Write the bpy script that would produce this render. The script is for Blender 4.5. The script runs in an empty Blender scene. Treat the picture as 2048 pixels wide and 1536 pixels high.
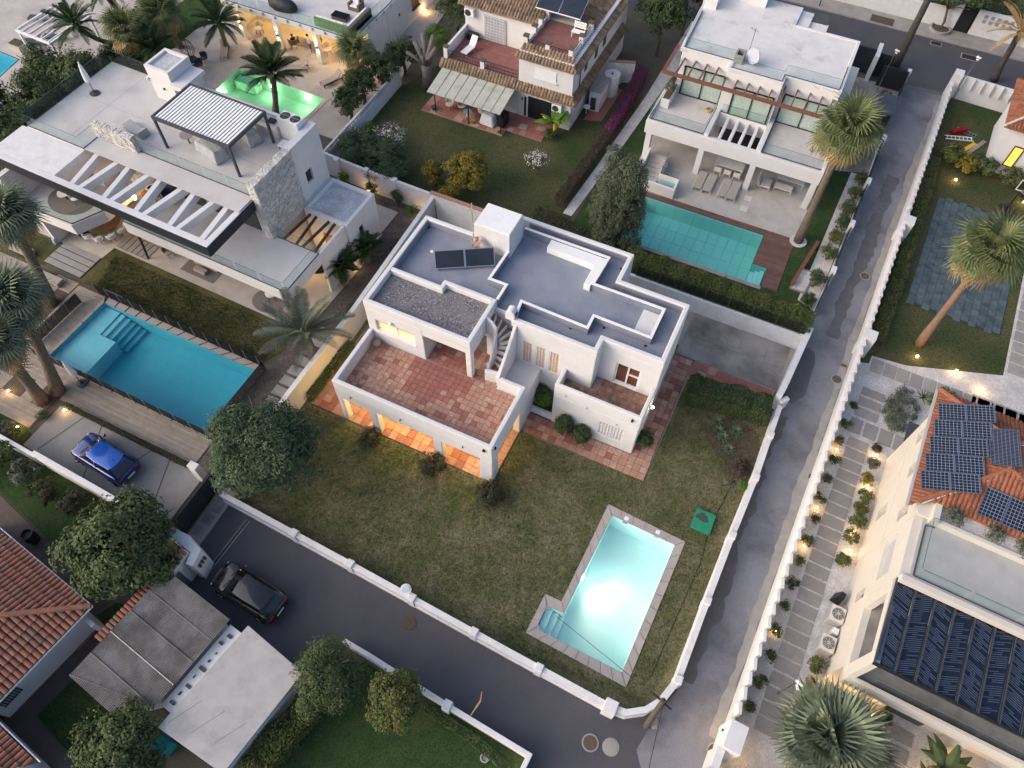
import bpy,bmesh,math,random
import numpy as np
from mathutils import Vector,Matrix
from mathutils.geometry import tessellate_polygon
R = math.radians
rng = random.Random(11)
nrg = np.random.default_rng(5)
S = bpy.context.scene
COL = S.collection

# ------------------------------------------------------------------ camera
# Site axes: X runs along the front of the white house, Y towards its back. Metres.
PITCH,ROLL,YAW = R(57.72),R(1.0),R(24.6)
CAMPOS = Vector((18.788,-16.251,40.0))
f0 = Vector((0,math.cos(PITCH),-math.sin(PITCH))); r0 = Vector((1,0,0)); u0 = r0.cross(f0)
rt = math.cos(ROLL) * r0 + math.sin(ROLL) * u0
up = -math.sin(ROLL) * r0 + math.cos(ROLL) * u0
mw = Matrix((rt,up,-f0)).transposed()
mw = Matrix.Rotation(YAW,3,'Z') @ mw
cd = bpy.data.cameras.new('camera'); cam = bpy.data.objects.new('camera',cd); COL.objects.link(cam)
cam.matrix_world = Matrix.Translation(CAMPOS) @ mw.to_4x4()
cd.sensor_width = 36.0; cd.lens = 1480.0 / 2048 * 36; cd.clip_end = 2000; cd.clip_start = .5
S.camera = cam

# ------------------------------------------------------------------ sky, sun, exposure
SUN_EL,SUN_AZ = R(26),R(233)          # azimuth clockwise from +Y: low in front of the house, to its left
wd = bpy.data.worlds.new('World'); S.world = wd; wd.use_nodes = True
wn = wd.node_tree.nodes; wl = wd.node_tree.links
bg = wn['Background']; sk = wn.new('ShaderNodeTexSky'); sk.sky_type = 'NISHITA'; sk.sun_disc = False
sk.sun_elevation = SUN_EL; sk.sun_rotation = SUN_AZ
sk.altitude = 10; sk.air_density = 1.0; sk.dust_density = 5; sk.ozone_density = 1.2
bg.inputs[1].default_value = 0.14
wl.new(sk.outputs[0],bg.inputs[0])
sl = bpy.data.lights.new('sun','SUN'); sun = bpy.data.objects.new('sun',sl); COL.objects.link(sun)
sl.energy = .88; sl.angle = R(95); sl.color = (1.0,.93,.93)
sd = Vector((math.sin(SUN_AZ) * math.cos(SUN_EL),math.cos(SUN_AZ) * math.cos(SUN_EL),math.sin(SUN_EL)))
sun.rotation_euler = sd.to_track_quat('Z','Y').to_euler()
vs = S.view_settings; vs.view_transform = 'Standard'; vs.look = 'None'; vs.gamma = 1; vs.use_curve_mapping = False
vs.exposure = 0.7
LP = .36            # lamp output against the dusk sky
S.render.engine = 'CYCLES'
cy = S.cycles; cy.use_denoising = True; cy.max_bounces = 6; cy.diffuse_bounces = 3; cy.glossy_bounces = 3
cy.transparent_max_bounces = 12; cy.transmission_bounces = 4; cy.caustics_reflective = False; cy.caustics_refractive = False
cy.sample_clamp_indirect = 6

# ------------------------------------------------------------------ helpers
class Fr:
    """a local frame turned about a pivot, so that numbers stay close to site numbers"""
    def __init__(s,px=0,py=0,deg=0):
        s.px,s.py,s.c,s.s,s.a = px,py,math.cos(R(deg)),math.sin(R(deg)),R(deg)
    def __call__(s,u,v,z=0.0):
        du,dv = u - s.px,v - s.py
        return (s.px + du * s.c - dv * s.s,s.py + du * s.s + dv * s.c,z)
W = Fr(); B = Fr(-10,4,-1.4); F = Fr(28,0,-2.6); G = Fr(-8,-15,-8.4)

LABELS = {}
def tag(o,label=None,cat=None,group=None,kind=None):
    if label:
        o['label'] = label
        LABELS.setdefault(label,[]).append(o.name)
    if cat: o['category'] = cat
    if group: o['group'] = group
    if kind: o['kind'] = kind
    return o
def empty(name,loc=(0,0,0),label=None,cat=None,group=None,rz=0.0):
    o = bpy.data.objects.new(name,None); COL.objects.link(o)
    o.location = loc; o.rotation_euler = (0,0,rz); o.empty_display_size = .3
    return tag(o,label,cat,group)
def off(p):
    v = Vector((0,0,0))
    while p is not None:
        v += p.location; p = p.parent
    return v
def copy_tree(o,parent=None):
    c = o.copy(); COL.objects.link(c); c.parent = parent
    for ch in list(o.children): copy_tree(ch,c)
    return c
def put(proto,loc,rz=0,label=None,group=None,first=[None],sc=None):
    """place a thing: the prototype itself the first time, a copy of it and of its parts afterwards"""
    if proto.get('_used'):
        o = copy_tree(proto)
    else:
        o = proto; proto['_used'] = 1
    o.location = loc; o.rotation_euler[2] = rz
    if sc is not None: o.scale = (sc,sc,sc)
    return tag(o,label,None,group)

class MB:
    def __init__(s,fr=W):
        s.v = []; s.f = []; s.fr = fr
    def add(s,vs,fs,raw=False):
        n = len(s.v)
        s.v += [tuple(p) if raw else s.fr(*p) for p in vs]
        s.f += [tuple(i + n for i in q) for q in fs]
        return s
    def box(s,x0,y0,z0,x1,y1,z1):
        if x0 > x1: x0,x1 = x1,x0
        if y0 > y1: y0,y1 = y1,y0
        if z0 > z1: z0,z1 = z1,z0
        return s.add([(x0,y0,z0),(x1,y0,z0),(x1,y1,z0),(x0,y1,z0),(x0,y0,z1),(x1,y0,z1),(x1,y1,z1),(x0,y1,z1)],
                     [(3,2,1,0),(4,5,6,7),(0,1,5,4),(1,2,6,5),(2,3,7,6),(3,0,4,7)])
    def hexa(s,bot,top):
        """eight corners, bottom loop then top loop"""
        return s.add(list(bot) + list(top),[(3,2,1,0),(4,5,6,7),(0,1,5,4),(1,2,6,5),(2,3,7,6),(3,0,4,7)])
    def bar(s,p,q,w,h=None):
        """square bar between two points"""
        h = h or w; a = Vector(p); b = Vector(q); d = (b - a).normalized()
        u = d.cross(Vector((0,0,1)))
        u = Vector((1,0,0)) if u.length < 1e-4 else u.normalized()
        v = u.cross(d).normalized(); u *= w / 2; v *= h / 2
        return s.hexa([tuple(a - u - v),tuple(a + u - v),tuple(a + u + v),tuple(a - u + v)],[tuple(b - u - v),tuple(b + u - v),tuple(b + u + v),tuple(b - u + v)])
    def prism(s,poly,z0,z1,holes=()):
        loops = [list(poly)] + [list(h) for h in holes]
        tri = tessellate_polygon([[Vector((p[0],p[1],0)) for p in l] for l in loops])
        flat = [p for l in loops for p in l]; n = len(flat)
        vs = [(p[0],p[1],z0) for p in flat] + [(p[0],p[1],z1) for p in flat]
        fs = []
        for t in tri:
            a,b,c = [flat[i] for i in t]
            ccw = (b[0] - a[0]) * (c[1] - a[1]) - (b[1] - a[1]) * (c[0] - a[0]) > 0
            t = tuple(t) if ccw else (t[0],t[2],t[1])
            fs.append(tuple(i + n for i in t)); fs.append((t[2],t[1],t[0]))
        k = 0
        for li,l in enumerate(loops):
            m = len(l); ar = sum(l[i][0] * l[(i + 1) % m][1] - l[(i + 1) % m][0] * l[i][1] for i in range(m))
            flip = (ar > 0) != (li == 0)
            for i in range(m):
                a,b = k + i,k + (i + 1) % m
                fs.append((b,a,a + n,b + n) if flip else (a,b,b + n,a + n))
            k += m
        return s.add(vs,fs)
    def sheet(s,poly,z,holes=()):
        loops = [list(poly)] + [list(h) for h in holes]
        tri = tessellate_polygon([[Vector((p[0],p[1],0)) for p in l] for l in loops])
        flat = [p for l in loops for p in l]; fs = []
        for t in tri:
            a,b,c = [flat[i] for i in t]
            ccw = (b[0] - a[0]) * (c[1] - a[1]) - (b[1] - a[1]) * (c[0] - a[0]) > 0
            fs.append(tuple(t) if ccw else (t[0],t[2],t[1]))
        return s.add([(p[0],p[1],z) for p in flat],fs)
    def strip(s,pts,w,z0,z1,closed=False):
        """a wall of even thickness along a line; z1 may be a list"""
        n = len(pts); L = []; Rr = []
        for i in range(n):
            p = Vector(pts[i][:2])
            a = Vector(pts[i - 1][:2]) if (i > 0 or closed) else None
            b = Vector(pts[(i + 1) % n][:2]) if (i < n - 1 or closed) else None
            d1 = (p - a).normalized() if a is not None else (b - p).normalized()
            d2 = (b - p).normalized() if b is not None else d1
            n1 = Vector((-d1.y,d1.x)); n2 = Vector((-d2.y,d2.x)); m = (n1 + n2)
            m = n1 if m.length < 1e-5 else m.normalized(); k = w / 2 / max(.35,m.dot(n1))
            L.append(p + m * k); Rr.append(p - m * k)
        zz = z1 if isinstance(z1,(list,tuple)) else [z1] * n
        vs = []
        for i in range(n):
            vs += [(L[i].x,L[i].y,z0),(Rr[i].x,Rr[i].y,z0),(Rr[i].x,Rr[i].y,zz[i]),(L[i].x,L[i].y,zz[i])]
        fs = []
        for i in range(n if closed else n - 1):
            a = 4 * i; b = 4 * ((i + 1) % n)
            fs += [(a,b,b + 1,a + 1),(a + 1,b + 1,b + 2,a + 2),(a + 2,b + 2,b + 3,a + 3),(a + 3,b + 3,b,a)]
        if not closed: fs += [(0,1,2,3),(4 * n - 1,4 * n - 2,4 * n - 3,4 * n - 4)]
        return s.add(vs,fs)
    def tube(s,pts,rad,n=8):
        P = [Vector(p) for p in pts]; rr = rad if isinstance(rad,(list,tuple)) else [rad] * len(P)
        vs = []; up_ = Vector((0,0,1))
        for i,p in enumerate(P):
            d = (P[min(i + 1,len(P) - 1)] - P[max(i - 1,0)]).normalized()
            u = d.cross(up_)
            u = d.cross(Vector((1,0,0))) if u.length < 1e-3 else u
            u.normalize(); v = d.cross(u).normalized()
            for k in range(n):
                t = 2 * math.pi * k / n
                vs.append(tuple(p + (u * math.cos(t) + v * math.sin(t)) * rr[i]))
        fs = []
        for i in range(len(P) - 1):
            for k in range(n):
                a = i * n + k; b = i * n + (k + 1) % n
                fs.append((a,a + n,b + n,b))
        fs += [tuple(range(n)),tuple(reversed(range((len(P) - 1) * n,len(P) * n)))]
        return s.add(vs,fs)
    def cyl(s,x,y,z0,z1,r0_,r1_=None,n=16):
        return s.tube([(x,y,z0),(x,y,z1)],[r0_,r0_ if r1_ is None else r1_],n)
    def lathe(s,x,y,prof,n=16):
        vs = []; fs = []
        for (r,z) in prof:
            for k in range(n):
                t = 2 * math.pi * k / n; vs.append((x + r * math.cos(t),y + r * math.sin(t),z))
        for i in range(len(prof) - 1):
            for k in range(n):
                a = i * n + k; b = i * n + (k + 1) % n
                fs.append((a,b,b + n,a + n))
        fs += [tuple(reversed(range(n))),tuple(range((len(prof) - 1) * n,len(prof) * n))]
        return s.add(vs,fs)
    def ball(s,c,rx,ry=None,rz=None,n=14,m=9):
        ry = ry or rx; rz = rz or rx; prof = []
        vs = [(c[0],c[1],c[2] - rz)]; fs = []
        for i in range(1,m):
            a = -math.pi / 2 + math.pi * i / m
            for k in range(n):
                t = 2 * math.pi * k / n
                vs.append((c[0] + rx * math.cos(a) * math.cos(t),c[1] + ry * math.cos(a) * math.sin(t),c[2] + rz * math.sin(a)))
        vs.append((c[0],c[1],c[2] + rz)); e = len(vs) - 1
        for k in range(n):
            fs.append((0,1 + (k + 1) % n,1 + k)); fs.append((e,e - n + k,e - n + (k + 1) % n))
        for i in range(m - 2):
            for k in range(n):
                a = 1 + i * n + k; b = 1 + i * n + (k + 1) % n
                fs.append((a,b,b + n,a + n))
        return s.add(vs,fs)
    def build(s,name,mat,parent=None,smooth=False,bevel=0.0,seg=2,base=None,merge=False,thing=None):
        """link the collected shapes as ONE mesh object; a top-level object gets its origin at its base"""
        if parent is not None: o = off(parent)
        else:
            a = np.array(s.v); o = Vector(base) if base else Vector((float(a[:,0].mean()),float(a[:,1].mean()),float(a[:,2].min())))
        me = bpy.data.meshes.new(name)
        me.from_pydata([(p[0] - o.x,p[1] - o.y,p[2] - o.z) for p in s.v],[],s.f)
        if merge or bevel:
            bm = bmesh.new(); bm.from_mesh(me); bmesh.ops.remove_doubles(bm,verts=bm.verts,dist=1e-4); bm.to_mesh(me); bm.free()
        if smooth: me.polygons.foreach_set('use_smooth',[True] * len(me.polygons))
        me.materials.append(mat); me.update()
        ob = bpy.data.objects.new(name,me); COL.objects.link(ob)
        if parent is not None: ob.parent = parent
        else: ob.location = o
        if bevel:
            b = ob.modifiers.new('soft_edges','BEVEL'); b.width = bevel; b.segments = seg; b.limit_method = 'ANGLE'; b.angle_limit = R(40)
        return ob
def cut(ob,boxes,fr=W):
    """cut box-shaped openings out of a mesh"""
    mbx = MB(fr)
    for b in boxes: mbx.box(*b)
    c = mbx.build('cutter',ob.data.materials[0],base=(0,0,0))
    if ob.parent is not None: pass
    mods = list(ob.modifiers)
    m = ob.modifiers.new('b','BOOLEAN'); m.operation = 'DIFFERENCE'; m.solver = 'EXACT'; m.object = c; m.use_self = True
    bpy.context.view_layer.update()
    for q in mods: q.show_viewport = False
    dg = bpy.context.evaluated_depsgraph_get(); dg.update()
    me = bpy.data.meshes.new_from_object(ob.evaluated_get(dg))
    ob.modifiers.remove(m); old = ob.data; ob.data = me; me.name = old.name
    for q in mods: q.show_viewport = True
    bpy.data.objects.remove(c)
    return ob
def struct(ob):
    ob['kind'] = 'structure'; return ob
def lamp(name,loc,power,col=(1,.62,.25),rad=.08,parent=None,spot=None,dirv=None,blend=.6):
    l = bpy.data.lights.new(name,'SPOT' if spot else 'POINT'); l.energy = power * LP; l.color = col; l.shadow_soft_size = rad
    o = bpy.data.objects.new(name,l); COL.objects.link(o)
    if spot: l.spot_size = R(spot); l.spot_blend = blend; o.rotation_euler = Vector(dirv).to_track_quat('-Z','Y').to_euler()
    if parent is not None:
        o.parent = parent; o.location = Vector(loc) - off(parent)
    else: o.location = loc
    return o

# ------------------------------------------------------------------ materials
def _new(name):
    m = bpy.data.materials.new(name); m.use_nodes = True; nt = m.node_tree
    return m,nt,nt.nodes.new,nt.links.new,nt.nodes['Principled BSDF']
def _mix(N,L,fac,a,b,blend='MIX'):
    x = N('ShaderNodeMix'); x.data_type = 'RGBA'; x.blend_type = blend
    for sock,val in ((x.inputs[0],fac),(x.inputs[6],a),(x.inputs[7],b)):
        if isinstance(val,bpy.types.NodeSocket): L(val,sock)
        elif isinstance(val,(tuple,list)): sock.default_value = (*val[:3],1)
        else: sock.default_value = val
    return x.outputs[2]
def _noise(N,L,vec,sc,lo=.35,hi=.65,det=5,ro=.6):
    t = N('ShaderNodeTexNoise'); t.inputs['Scale'].default_value = sc; t.inputs['Detail'].default_value = det; t.inputs['Roughness'].default_value = ro
    L(vec,t.inputs['Vector']); r = N('ShaderNodeMapRange'); r.inputs[1].default_value = lo; r.inputs[2].default_value = hi
    L(t.outputs[0],r.inputs[0]); return r.outputs[0]
def mat(name,c,c2=None,sc=3.,ro=.8,bu=0.,bsc=25.,met=0.,cols=None,isl=0.,stain=None,ssc=.3,slo=.5,shi=.75,fine=0.,fsc=60.,spec=.35,coat=0.,obj=False,bd=.02,transl=0.):
    m,nt,N,L,P = _new(name); g = N('ShaderNodeNewGeometry')
    vec = g.outputs['Position']
    if obj: vec = N('ShaderNodeTexCoord').outputs['Object']
    col = None
    if cols:
        oi = N('ShaderNodeObjectInfo'); cr = N('ShaderNodeValToRGB'); e = cr.color_ramp.elements
        cr.color_ramp.interpolation = 'LINEAR'
        while len(e) < len(cols): e.new(.5)
        for i,k in enumerate(cols): e[i].position = i / (len(cols) - 1); e[i].color = (*k,1)
        L(oi.outputs['Random'],cr.inputs[0]); col = cr.outputs[0]
        if c2 is not None: col = _mix(N,L,_noise(N,L,vec,sc),col,c2)
    elif c2 is not None: col = _mix(N,L,_noise(N,L,vec,sc),c,c2)
    else: col = c
    if stain is not None: col = _mix(N,L,_noise(N,L,vec,ssc,slo,shi,8,.65),col,stain)
    if fine:
        v = _noise(N,L,vec,fsc,.3,.7,3)
        r = N('ShaderNodeMapRange'); r.inputs[3].default_value = 1 - fine; r.inputs[4].default_value = 1 + fine; L(v,r.inputs[0])
        col = _mix(N,L,1.0,col,r.outputs[0],'MULTIPLY')
    if isl:
        r = N('ShaderNodeMapRange'); r.inputs[3].default_value = 1 - isl; r.inputs[4].default_value = 1 + isl; L(g.outputs['Random Per Island'],r.inputs[0])
        col = _mix(N,L,1.0,col,r.outputs[0],'MULTIPLY')
    if isinstance(col,tuple): P.inputs['Base Color'].default_value = (*col,1)
    else: L(col,P.inputs['Base Color'])
    P.inputs['Roughness'].default_value = ro; P.inputs['Metallic'].default_value = met
    P.inputs['Specular IOR Level'].default_value = spec; P.inputs['Coat Weight'].default_value = coat; P.inputs['Coat Roughness'].default_value = .05
    if bu:
        t = N('ShaderNodeTexNoise'); t.inputs['Scale'].default_value = bsc; t.inputs['Detail'].default_value = 4; L(vec,t.inputs['Vector'])
        b = N('ShaderNodeBump'); b.inputs['Strength'].default_value = bu; b.inputs['Distance'].default_value = bd; L(t.outputs[0],b.inputs['Height']); L(b.outputs[0],P.inputs['Normal'])
    if transl:
        tr = N('ShaderNodeBsdfTranslucent'); ms = N('ShaderNodeMixShader'); ms.inputs[0].default_value = transl
        if isinstance(col,tuple): tr.inputs[0].default_value = (*col,1)
        else: L(col,tr.inputs[0])
        L(P.outputs[0],ms.inputs[1]); L(tr.outputs[0],ms.inputs[2]); L(ms.outputs[0],nt.nodes['Material Output'].inputs[0])
    return m
def speck(name,cols,sc,ro=.9,bu=.6,bd=.03):
    """loose chippings: one flat colour per stone"""
    m,nt,N,L,P = _new(name); g = N('ShaderNodeNewGeometry'); v = N('ShaderNodeTexVoronoi'); v.inputs['Scale'].default_value = sc
    L(g.outputs['Position'],v.inputs['Vector']); s = N('ShaderNodeSeparateColor'); L(v.outputs['Color'],s.inputs[0])
    cr = N('ShaderNodeValToRGB'); e = cr.color_ramp.elements
    while len(e) < len(cols): e.new(.5)
    for i,k in enumerate(cols): e[i].position = i / (len(cols) - 1); e[i].color = (*k,1)
    L(s.outputs[0],cr.inputs[0]); col = _mix(N,L,_noise(N,L,g.outputs['Position'],1.1,.4,.7),cr.outputs[0],tuple(.8 * x for x in cols[len(cols) // 2]))
    L(col,P.inputs['Base Color']); P.inputs['Roughness'].default_value = ro; P.inputs['Specular IOR Level'].default_value = .2
    b = N('ShaderNodeBump'); b.inputs['Strength'].default_value = bu; b.inputs['Distance'].default_value = bd; b.invert = True
    L(v.outputs['Distance'],b.inputs['Height']); L(b.outputs[0],P.inputs['Normal']); return m
def glass(name,tint,refl=.25,ro=.03,wave=0.):
    m,nt,N,L,P = _new(name); nt.nodes.remove(P)
    t = N('ShaderNodeBsdfTransparent'); t.inputs[0].default_value = (*tint,1); g = N('ShaderNodeBsdfGlossy'); g.inputs['Roughness'].default_value = ro
    lw = N('ShaderNodeLayerWeight'); lw.inputs[0].default_value = .5; ms = N('ShaderNodeMixShader')
    pw_ = N('ShaderNodeMath'); pw_.operation = 'POWER'; pw_.inputs[1].default_value = 3.; L(lw.outputs['Facing'],pw_.inputs[0]); ma = N('ShaderNodeMath'); ma.operation = 'MULTIPLY_ADD'; ma.inputs[1].default_value = refl * 1.6; ma.inputs[2].default_value = .03; L(pw_.outputs[0],ma.inputs[0]); L(ma.outputs[0],ms.inputs[0]); L(t.outputs[0],ms.inputs[1]); L(g.outputs[0],ms.inputs[2]); L(ms.outputs[0],nt.nodes['Material Output'].inputs[0])
    if wave:
        ge = N('ShaderNodeNewGeometry'); n = N('ShaderNodeTexNoise'); n.inputs['Scale'].default_value = 2.2; n.inputs['Detail'].default_value = 3; L(ge.outputs['Position'],n.inputs['Vector'])
        b = N('ShaderNodeBump'); b.inputs['Strength'].default_value = wave; b.inputs['Distance'].default_value = .05; L(n.outputs[0],b.inputs['Height'])
        L(b.outputs[0],g.inputs['Normal']); L(b.outputs[0],lw.inputs['Normal'])
    return m
def emit(name,col,st):
    m,nt,N,L,P = _new(name); P.inputs['Base Color'].default_value = (*col,1); P.inputs['Emission Color'].default_value = (*col,1); P.inputs['Emission Strength'].default_value = st
    return m
def gridmat(name,base,line,sx,sy,w,ro=.12,line2=None):
    """printed cells of a solar panel, in the panel's own axes"""
    m,nt,N,L,P = _new(name); tc = N('ShaderNodeTexCoord'); sp = N('ShaderNodeSeparateXYZ'); L(tc.outputs['Object'],sp.inputs[0])
    def ln(o,s_,ww):
        d = N('ShaderNodeMath'); d.operation = 'DIVIDE'; L(o,d.inputs[0]); d.inputs[1].default_value = s_
        f_ = N('ShaderNodeMath'); f_.operation = 'FRACT'; L(d.outputs[0],f_.inputs[0])
        c = N('ShaderNodeMath'); c.operation = 'LESS_THAN'; L(f_.outputs[0],c.inputs[0]); c.inputs[1].default_value = ww / s_; return c.outputs[0]
    mx = N('ShaderNodeMath'); mx.operation = 'MAXIMUM'; L(ln(sp.outputs[0],sx,w),mx.inputs[0]); L(ln(sp.outputs[1],sy,w),mx.inputs[1])
    ge = N('ShaderNodeNewGeometry'); b2 = _mix(N,L,_noise(N,L,ge.outputs['Position'],.8),base,tuple(k * 1.5 for k in base))
    L(_mix(N,L,mx.outputs[0],b2,line),P.inputs['Base Color']); P.inputs['Roughness'].default_value = ro; P.inputs['Specular IOR Level'].default_value = .5
    return m

WHITE = mat('white_plaster',(.67,.665,.685),(.62,.62,.64),sc=1.3,ro=.85,bu=.25,bsc=30,stain=(.62,.61,.61),ssc=.55,slo=.56,shi=.85)
WHITE2 = mat('white_render_weathered',(.70,.70,.715),(.63,.635,.65),sc=2.1,ro=.9,bu=.25,bsc=25,stain=(.48,.48,.46),ssc=.7,slo=.55,shi=.8)
CREAM = mat('cream_render',(.60,.565,.52),(.56,.53,.49),sc=1.1,ro=.85,bu=.2,bsc=30)
ROOFGREY = mat('blue_grey_roof_paint',(.215,.235,.295),(.25,.272,.335),sc=.8,ro=.75,bu=.15,bsc=18,stain=(.17,.19,.275),ssc=.5,fine=.08,fsc=14)
COPING = mat('white_coping_paint',(.80,.80,.81),(.74,.75,.77),sc=3,ro=.8)
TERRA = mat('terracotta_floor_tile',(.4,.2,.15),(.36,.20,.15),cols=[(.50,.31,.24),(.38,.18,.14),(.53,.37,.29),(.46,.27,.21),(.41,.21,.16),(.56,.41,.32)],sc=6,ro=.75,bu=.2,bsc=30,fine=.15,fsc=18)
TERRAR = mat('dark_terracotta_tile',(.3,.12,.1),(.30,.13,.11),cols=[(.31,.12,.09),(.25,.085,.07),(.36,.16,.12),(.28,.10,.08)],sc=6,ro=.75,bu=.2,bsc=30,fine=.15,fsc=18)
GROUT = mat('grout',(.36,.29,.25),(.27,.21,.18),sc=9,ro=.9)
GRAVELD = speck('dark_roof_gravel',[(.05,.05,.06),(.13,.13,.15),(.10,.095,.11),(.24,.23,.25),(.09,.085,.10),(.45,.44,.46)],16)
GRAVELW = speck('white_gravel',[(.42,.41,.41),(.66,.65,.65),(.56,.54,.53),(.75,.74,.73)],16)
GRAVELB = speck('brown_gravel',[(.07,.06,.055),(.14,.12,.11),(.10,.085,.08),(.20,.17,.155)],14)
GRAVELR = speck('pale_roof_chippings',[(.34,.36,.40),(.60,.62,.66),(.46,.48,.53),(.66,.68,.71)],13)
ASPH = mat('dark_asphalt',(.066,.067,.082),(.080,.080,.095),sc=.5,ro=.9,bu=.4,bsc=60,stain=(.088,.082,.088),ssc=.22,slo=.5,shi=.72,fine=.25,fsc=45,bd=.01)
ASPHL = mat('old_grey_asphalt',(.19,.195,.225),(.215,.22,.25),sc=.7,ro=.9,bu=.4,bsc=50,stain=(.125,.125,.148),ssc=.25,slo=.46,shi=.62,fine=.22,fsc=40,bd=.01)
ASPHP = mat('patched_asphalt',(.10,.102,.115),(.125,.125,.138),sc=1.1,ro=.92,bu=.4,bsc=50,stain=(.16,.16,.17),ssc=.5,slo=.55,shi=.7,fine=.22,fsc=40,bd=.01)
CONC = mat('concrete',(.33,.315,.30),(.27,.26,.25),sc=1.4,ro=.9,bu=.2,bsc=30,stain=(.20,.195,.185),ssc=.5,fine=.1)
CONCD = mat('stained_concrete_drive',(.24,.23,.22),(.31,.295,.28),sc=1.0,ro=.92,bu=.2,bsc=30,stain=(.11,.105,.10),ssc=.4,slo=.42,shi=.68,fine=.14)
PAVE = mat('pale_stone_paving',(.50,.46,.43),(.42,.39,.37),sc=1.1,ro=.75,bu=.1,bsc=20,stain=(.34,.31,.29),ssc=.4)
SLAB = mat('grey_path_slab',(.3,.3,.3),(.28,.27,.26),cols=[(.33,.31,.295),(.27,.26,.25),(.36,.345,.325),(.30,.285,.27)],sc=2.5,ro=.9,bu=.25,bsc=18,fine=.12,fsc=30)
SLABB = mat('polished_concrete_slab',(.3,.3,.3),(.25,.25,.255),cols=[(.29,.29,.295),(.33,.32,.32),(.26,.26,.27)],sc=2,ro=.8,fine=.08)
PAVERD = mat('dark_slate_paver',(.06,.08,.09),(.10,.13,.15),cols=[(.035,.055,.058),(.06,.085,.095),(.045,.07,.068),(.11,.145,.165)],sc=1.6,ro=.6,bu=.3,bsc=14,fine=.25,fsc=15,stain=(.15,.20,.235),ssc=.25,slo=.55,shi=.75)
LAWN = mat('dry_lawn',(.145,.142,.070),(.215,.195,.122),sc=1.2,ro=.95,bu=.9,bsc=30,stain=(.098,.118,.048),ssc=.32,slo=.42,shi=.64,fine=.50,fsc=15,spec=.1,bd=.05)
LAWNB = mat('evening_lawn',(.105,.105,.046),(.13,.122,.060),sc=.9,ro=.95,bu=.9,bsc=30,stain=(.046,.055,.022),ssc=.3,slo=.4,shi=.62,fine=.45,fsc=13,spec=.1,bd=.05)
LAWNG = mat('green_lawn',(.030,.062,.022),(.045,.075,.028),sc=1.2,ro=.95,bu=.9,bsc=26,stain=(.08,.082,.035),ssc=.3,slo=.5,shi=.75,fine=.45,fsc=13,spec=.1,bd=.05)
LAWND = mat('garden_lawn',(.070,.078,.034),(.115,.105,.056),sc=.8,ro=.95,bu=.9,bsc=24,stain=(.040,.062,.024),ssc=.2,slo=.42,shi=.62,fine=.45,fsc=10,spec=.1,bd=.05)
SOIL = mat('bare_soil',(.10,.075,.062),(.075,.058,.048),sc=2.5,ro=.95,bu=.8,bsc=20,fine=.3,fsc=25,stain=(.06,.062,.035),ssc=.6)
GROUND = mat('open_ground',(.105,.095,.078),(.08,.078,.055),sc=.6,ro=.95,bu=.6,bsc=15,fine=.25,fsc=14)
DECK = mat('weathered_deck_board',(.27,.235,.20),(.33,.29,.25),sc=2.0,ro=.8,isl=.14,bu=.2,bsc=40,fine=.1,fsc=25)
DECKR = mat('red_hardwood_board',(.135,.072,.058),(.165,.09,.075),sc=2.0,ro=.7,isl=.16,fine=.1)
WOOD = mat('red_brown_timber',(.20,.085,.06),(.15,.06,.045),sc=5,ro=.6,bu=.2,bsc=30)
DOORW = mat('warm_oak_door',(.45,.20,.06),(.36,.15,.045),sc=6,ro=.5)
STONE = mat('rough_white_stone',(.56,.545,.53),(.40,.38,.365),sc=6,ro=.95,bu=1.0,bsc=8,stain=(.66,.66,.66),ssc=3.2,slo=.45,shi=.62,fine=.18,fsc=22,bd=.12)
GLASS = glass('clear_green_glass',(.93,.965,.96),.16,.02)
GLASSD = glass('smoked_glass',(.16,.18,.20),.16,.03)
NET = glass('black_fence_mesh',(.30,.31,.33),.05,.5)
NETG = glass('green_wire_mesh',(.62,.66,.63),.03,.5)
WATERA = glass('lit_pool_water',(.86,.975,.97),.10,.03,.25)
WATERB = glass('blue_pool_water',(.64,.92,.96),.12,.03,.3)
WATERE = glass('teal_pool_water',(.74,.95,.93),.12,.03,.15)
WATERC = glass('green_pool_water',(.66,.95,.80),.10,.03,.3)
POOLA = mat('pale_pool_plaster',(.66,.84,.83),(.60,.81,.82),sc=.8,ro=.6)
POOLB = mat('blue_pool_mosaic',(.10,.42,.52),(.12,.46,.56),sc=1.5,ro=.4)
POOLB2 = mat('pale_pool_ledge',(.42,.66,.74),(.38,.62,.70),sc=1.5,ro=.4)
POOLE = mat('teal_pool_tile',(.2,.5,.5),(.26,.60,.58),cols=[(.24,.56,.55),(.30,.62,.60),(.27,.59,.57)],sc=2,ro=.5)
POOLEJ = mat('pool_tile_joint',(.14,.40,.40),(.16,.43,.42),sc=2,ro=.6)
POOLC = mat('green_pool_plaster',(.45,.66,.52),(.40,.62,.48),sc=1,ro=.6)
BLACK = mat('black_metal',(.012,.013,.016),(.02,.021,.025),sc=4,ro=.45)
DARK = mat('anthracite_metal',(.045,.048,.058),(.06,.063,.074),sc=3,ro=.5)
NAVY = mat('black_cladding',(.014,.018,.026),(.022,.027,.036),sc=3,ro=.6,bu=.2,bsc=40)
STEEL = mat('brushed_steel',(.55,.56,.58),ro=.3,met=1.0)
WMETAL = mat('white_powder_coat',(.78,.78,.80),(.72,.73,.75),sc=4,ro=.45)
GMETAL = mat('grey_pvc',(.42,.43,.45),ro=.5)
FABW = mat('white_cushion',(.74,.74,.76),(.66,.66,.69),sc=8,ro=.9,bu=.3,bsc=14)
FABG = mat('taupe_sling_fabric',(.36,.33,.31),(.30,.275,.26),sc=20,ro=.9)
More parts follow.
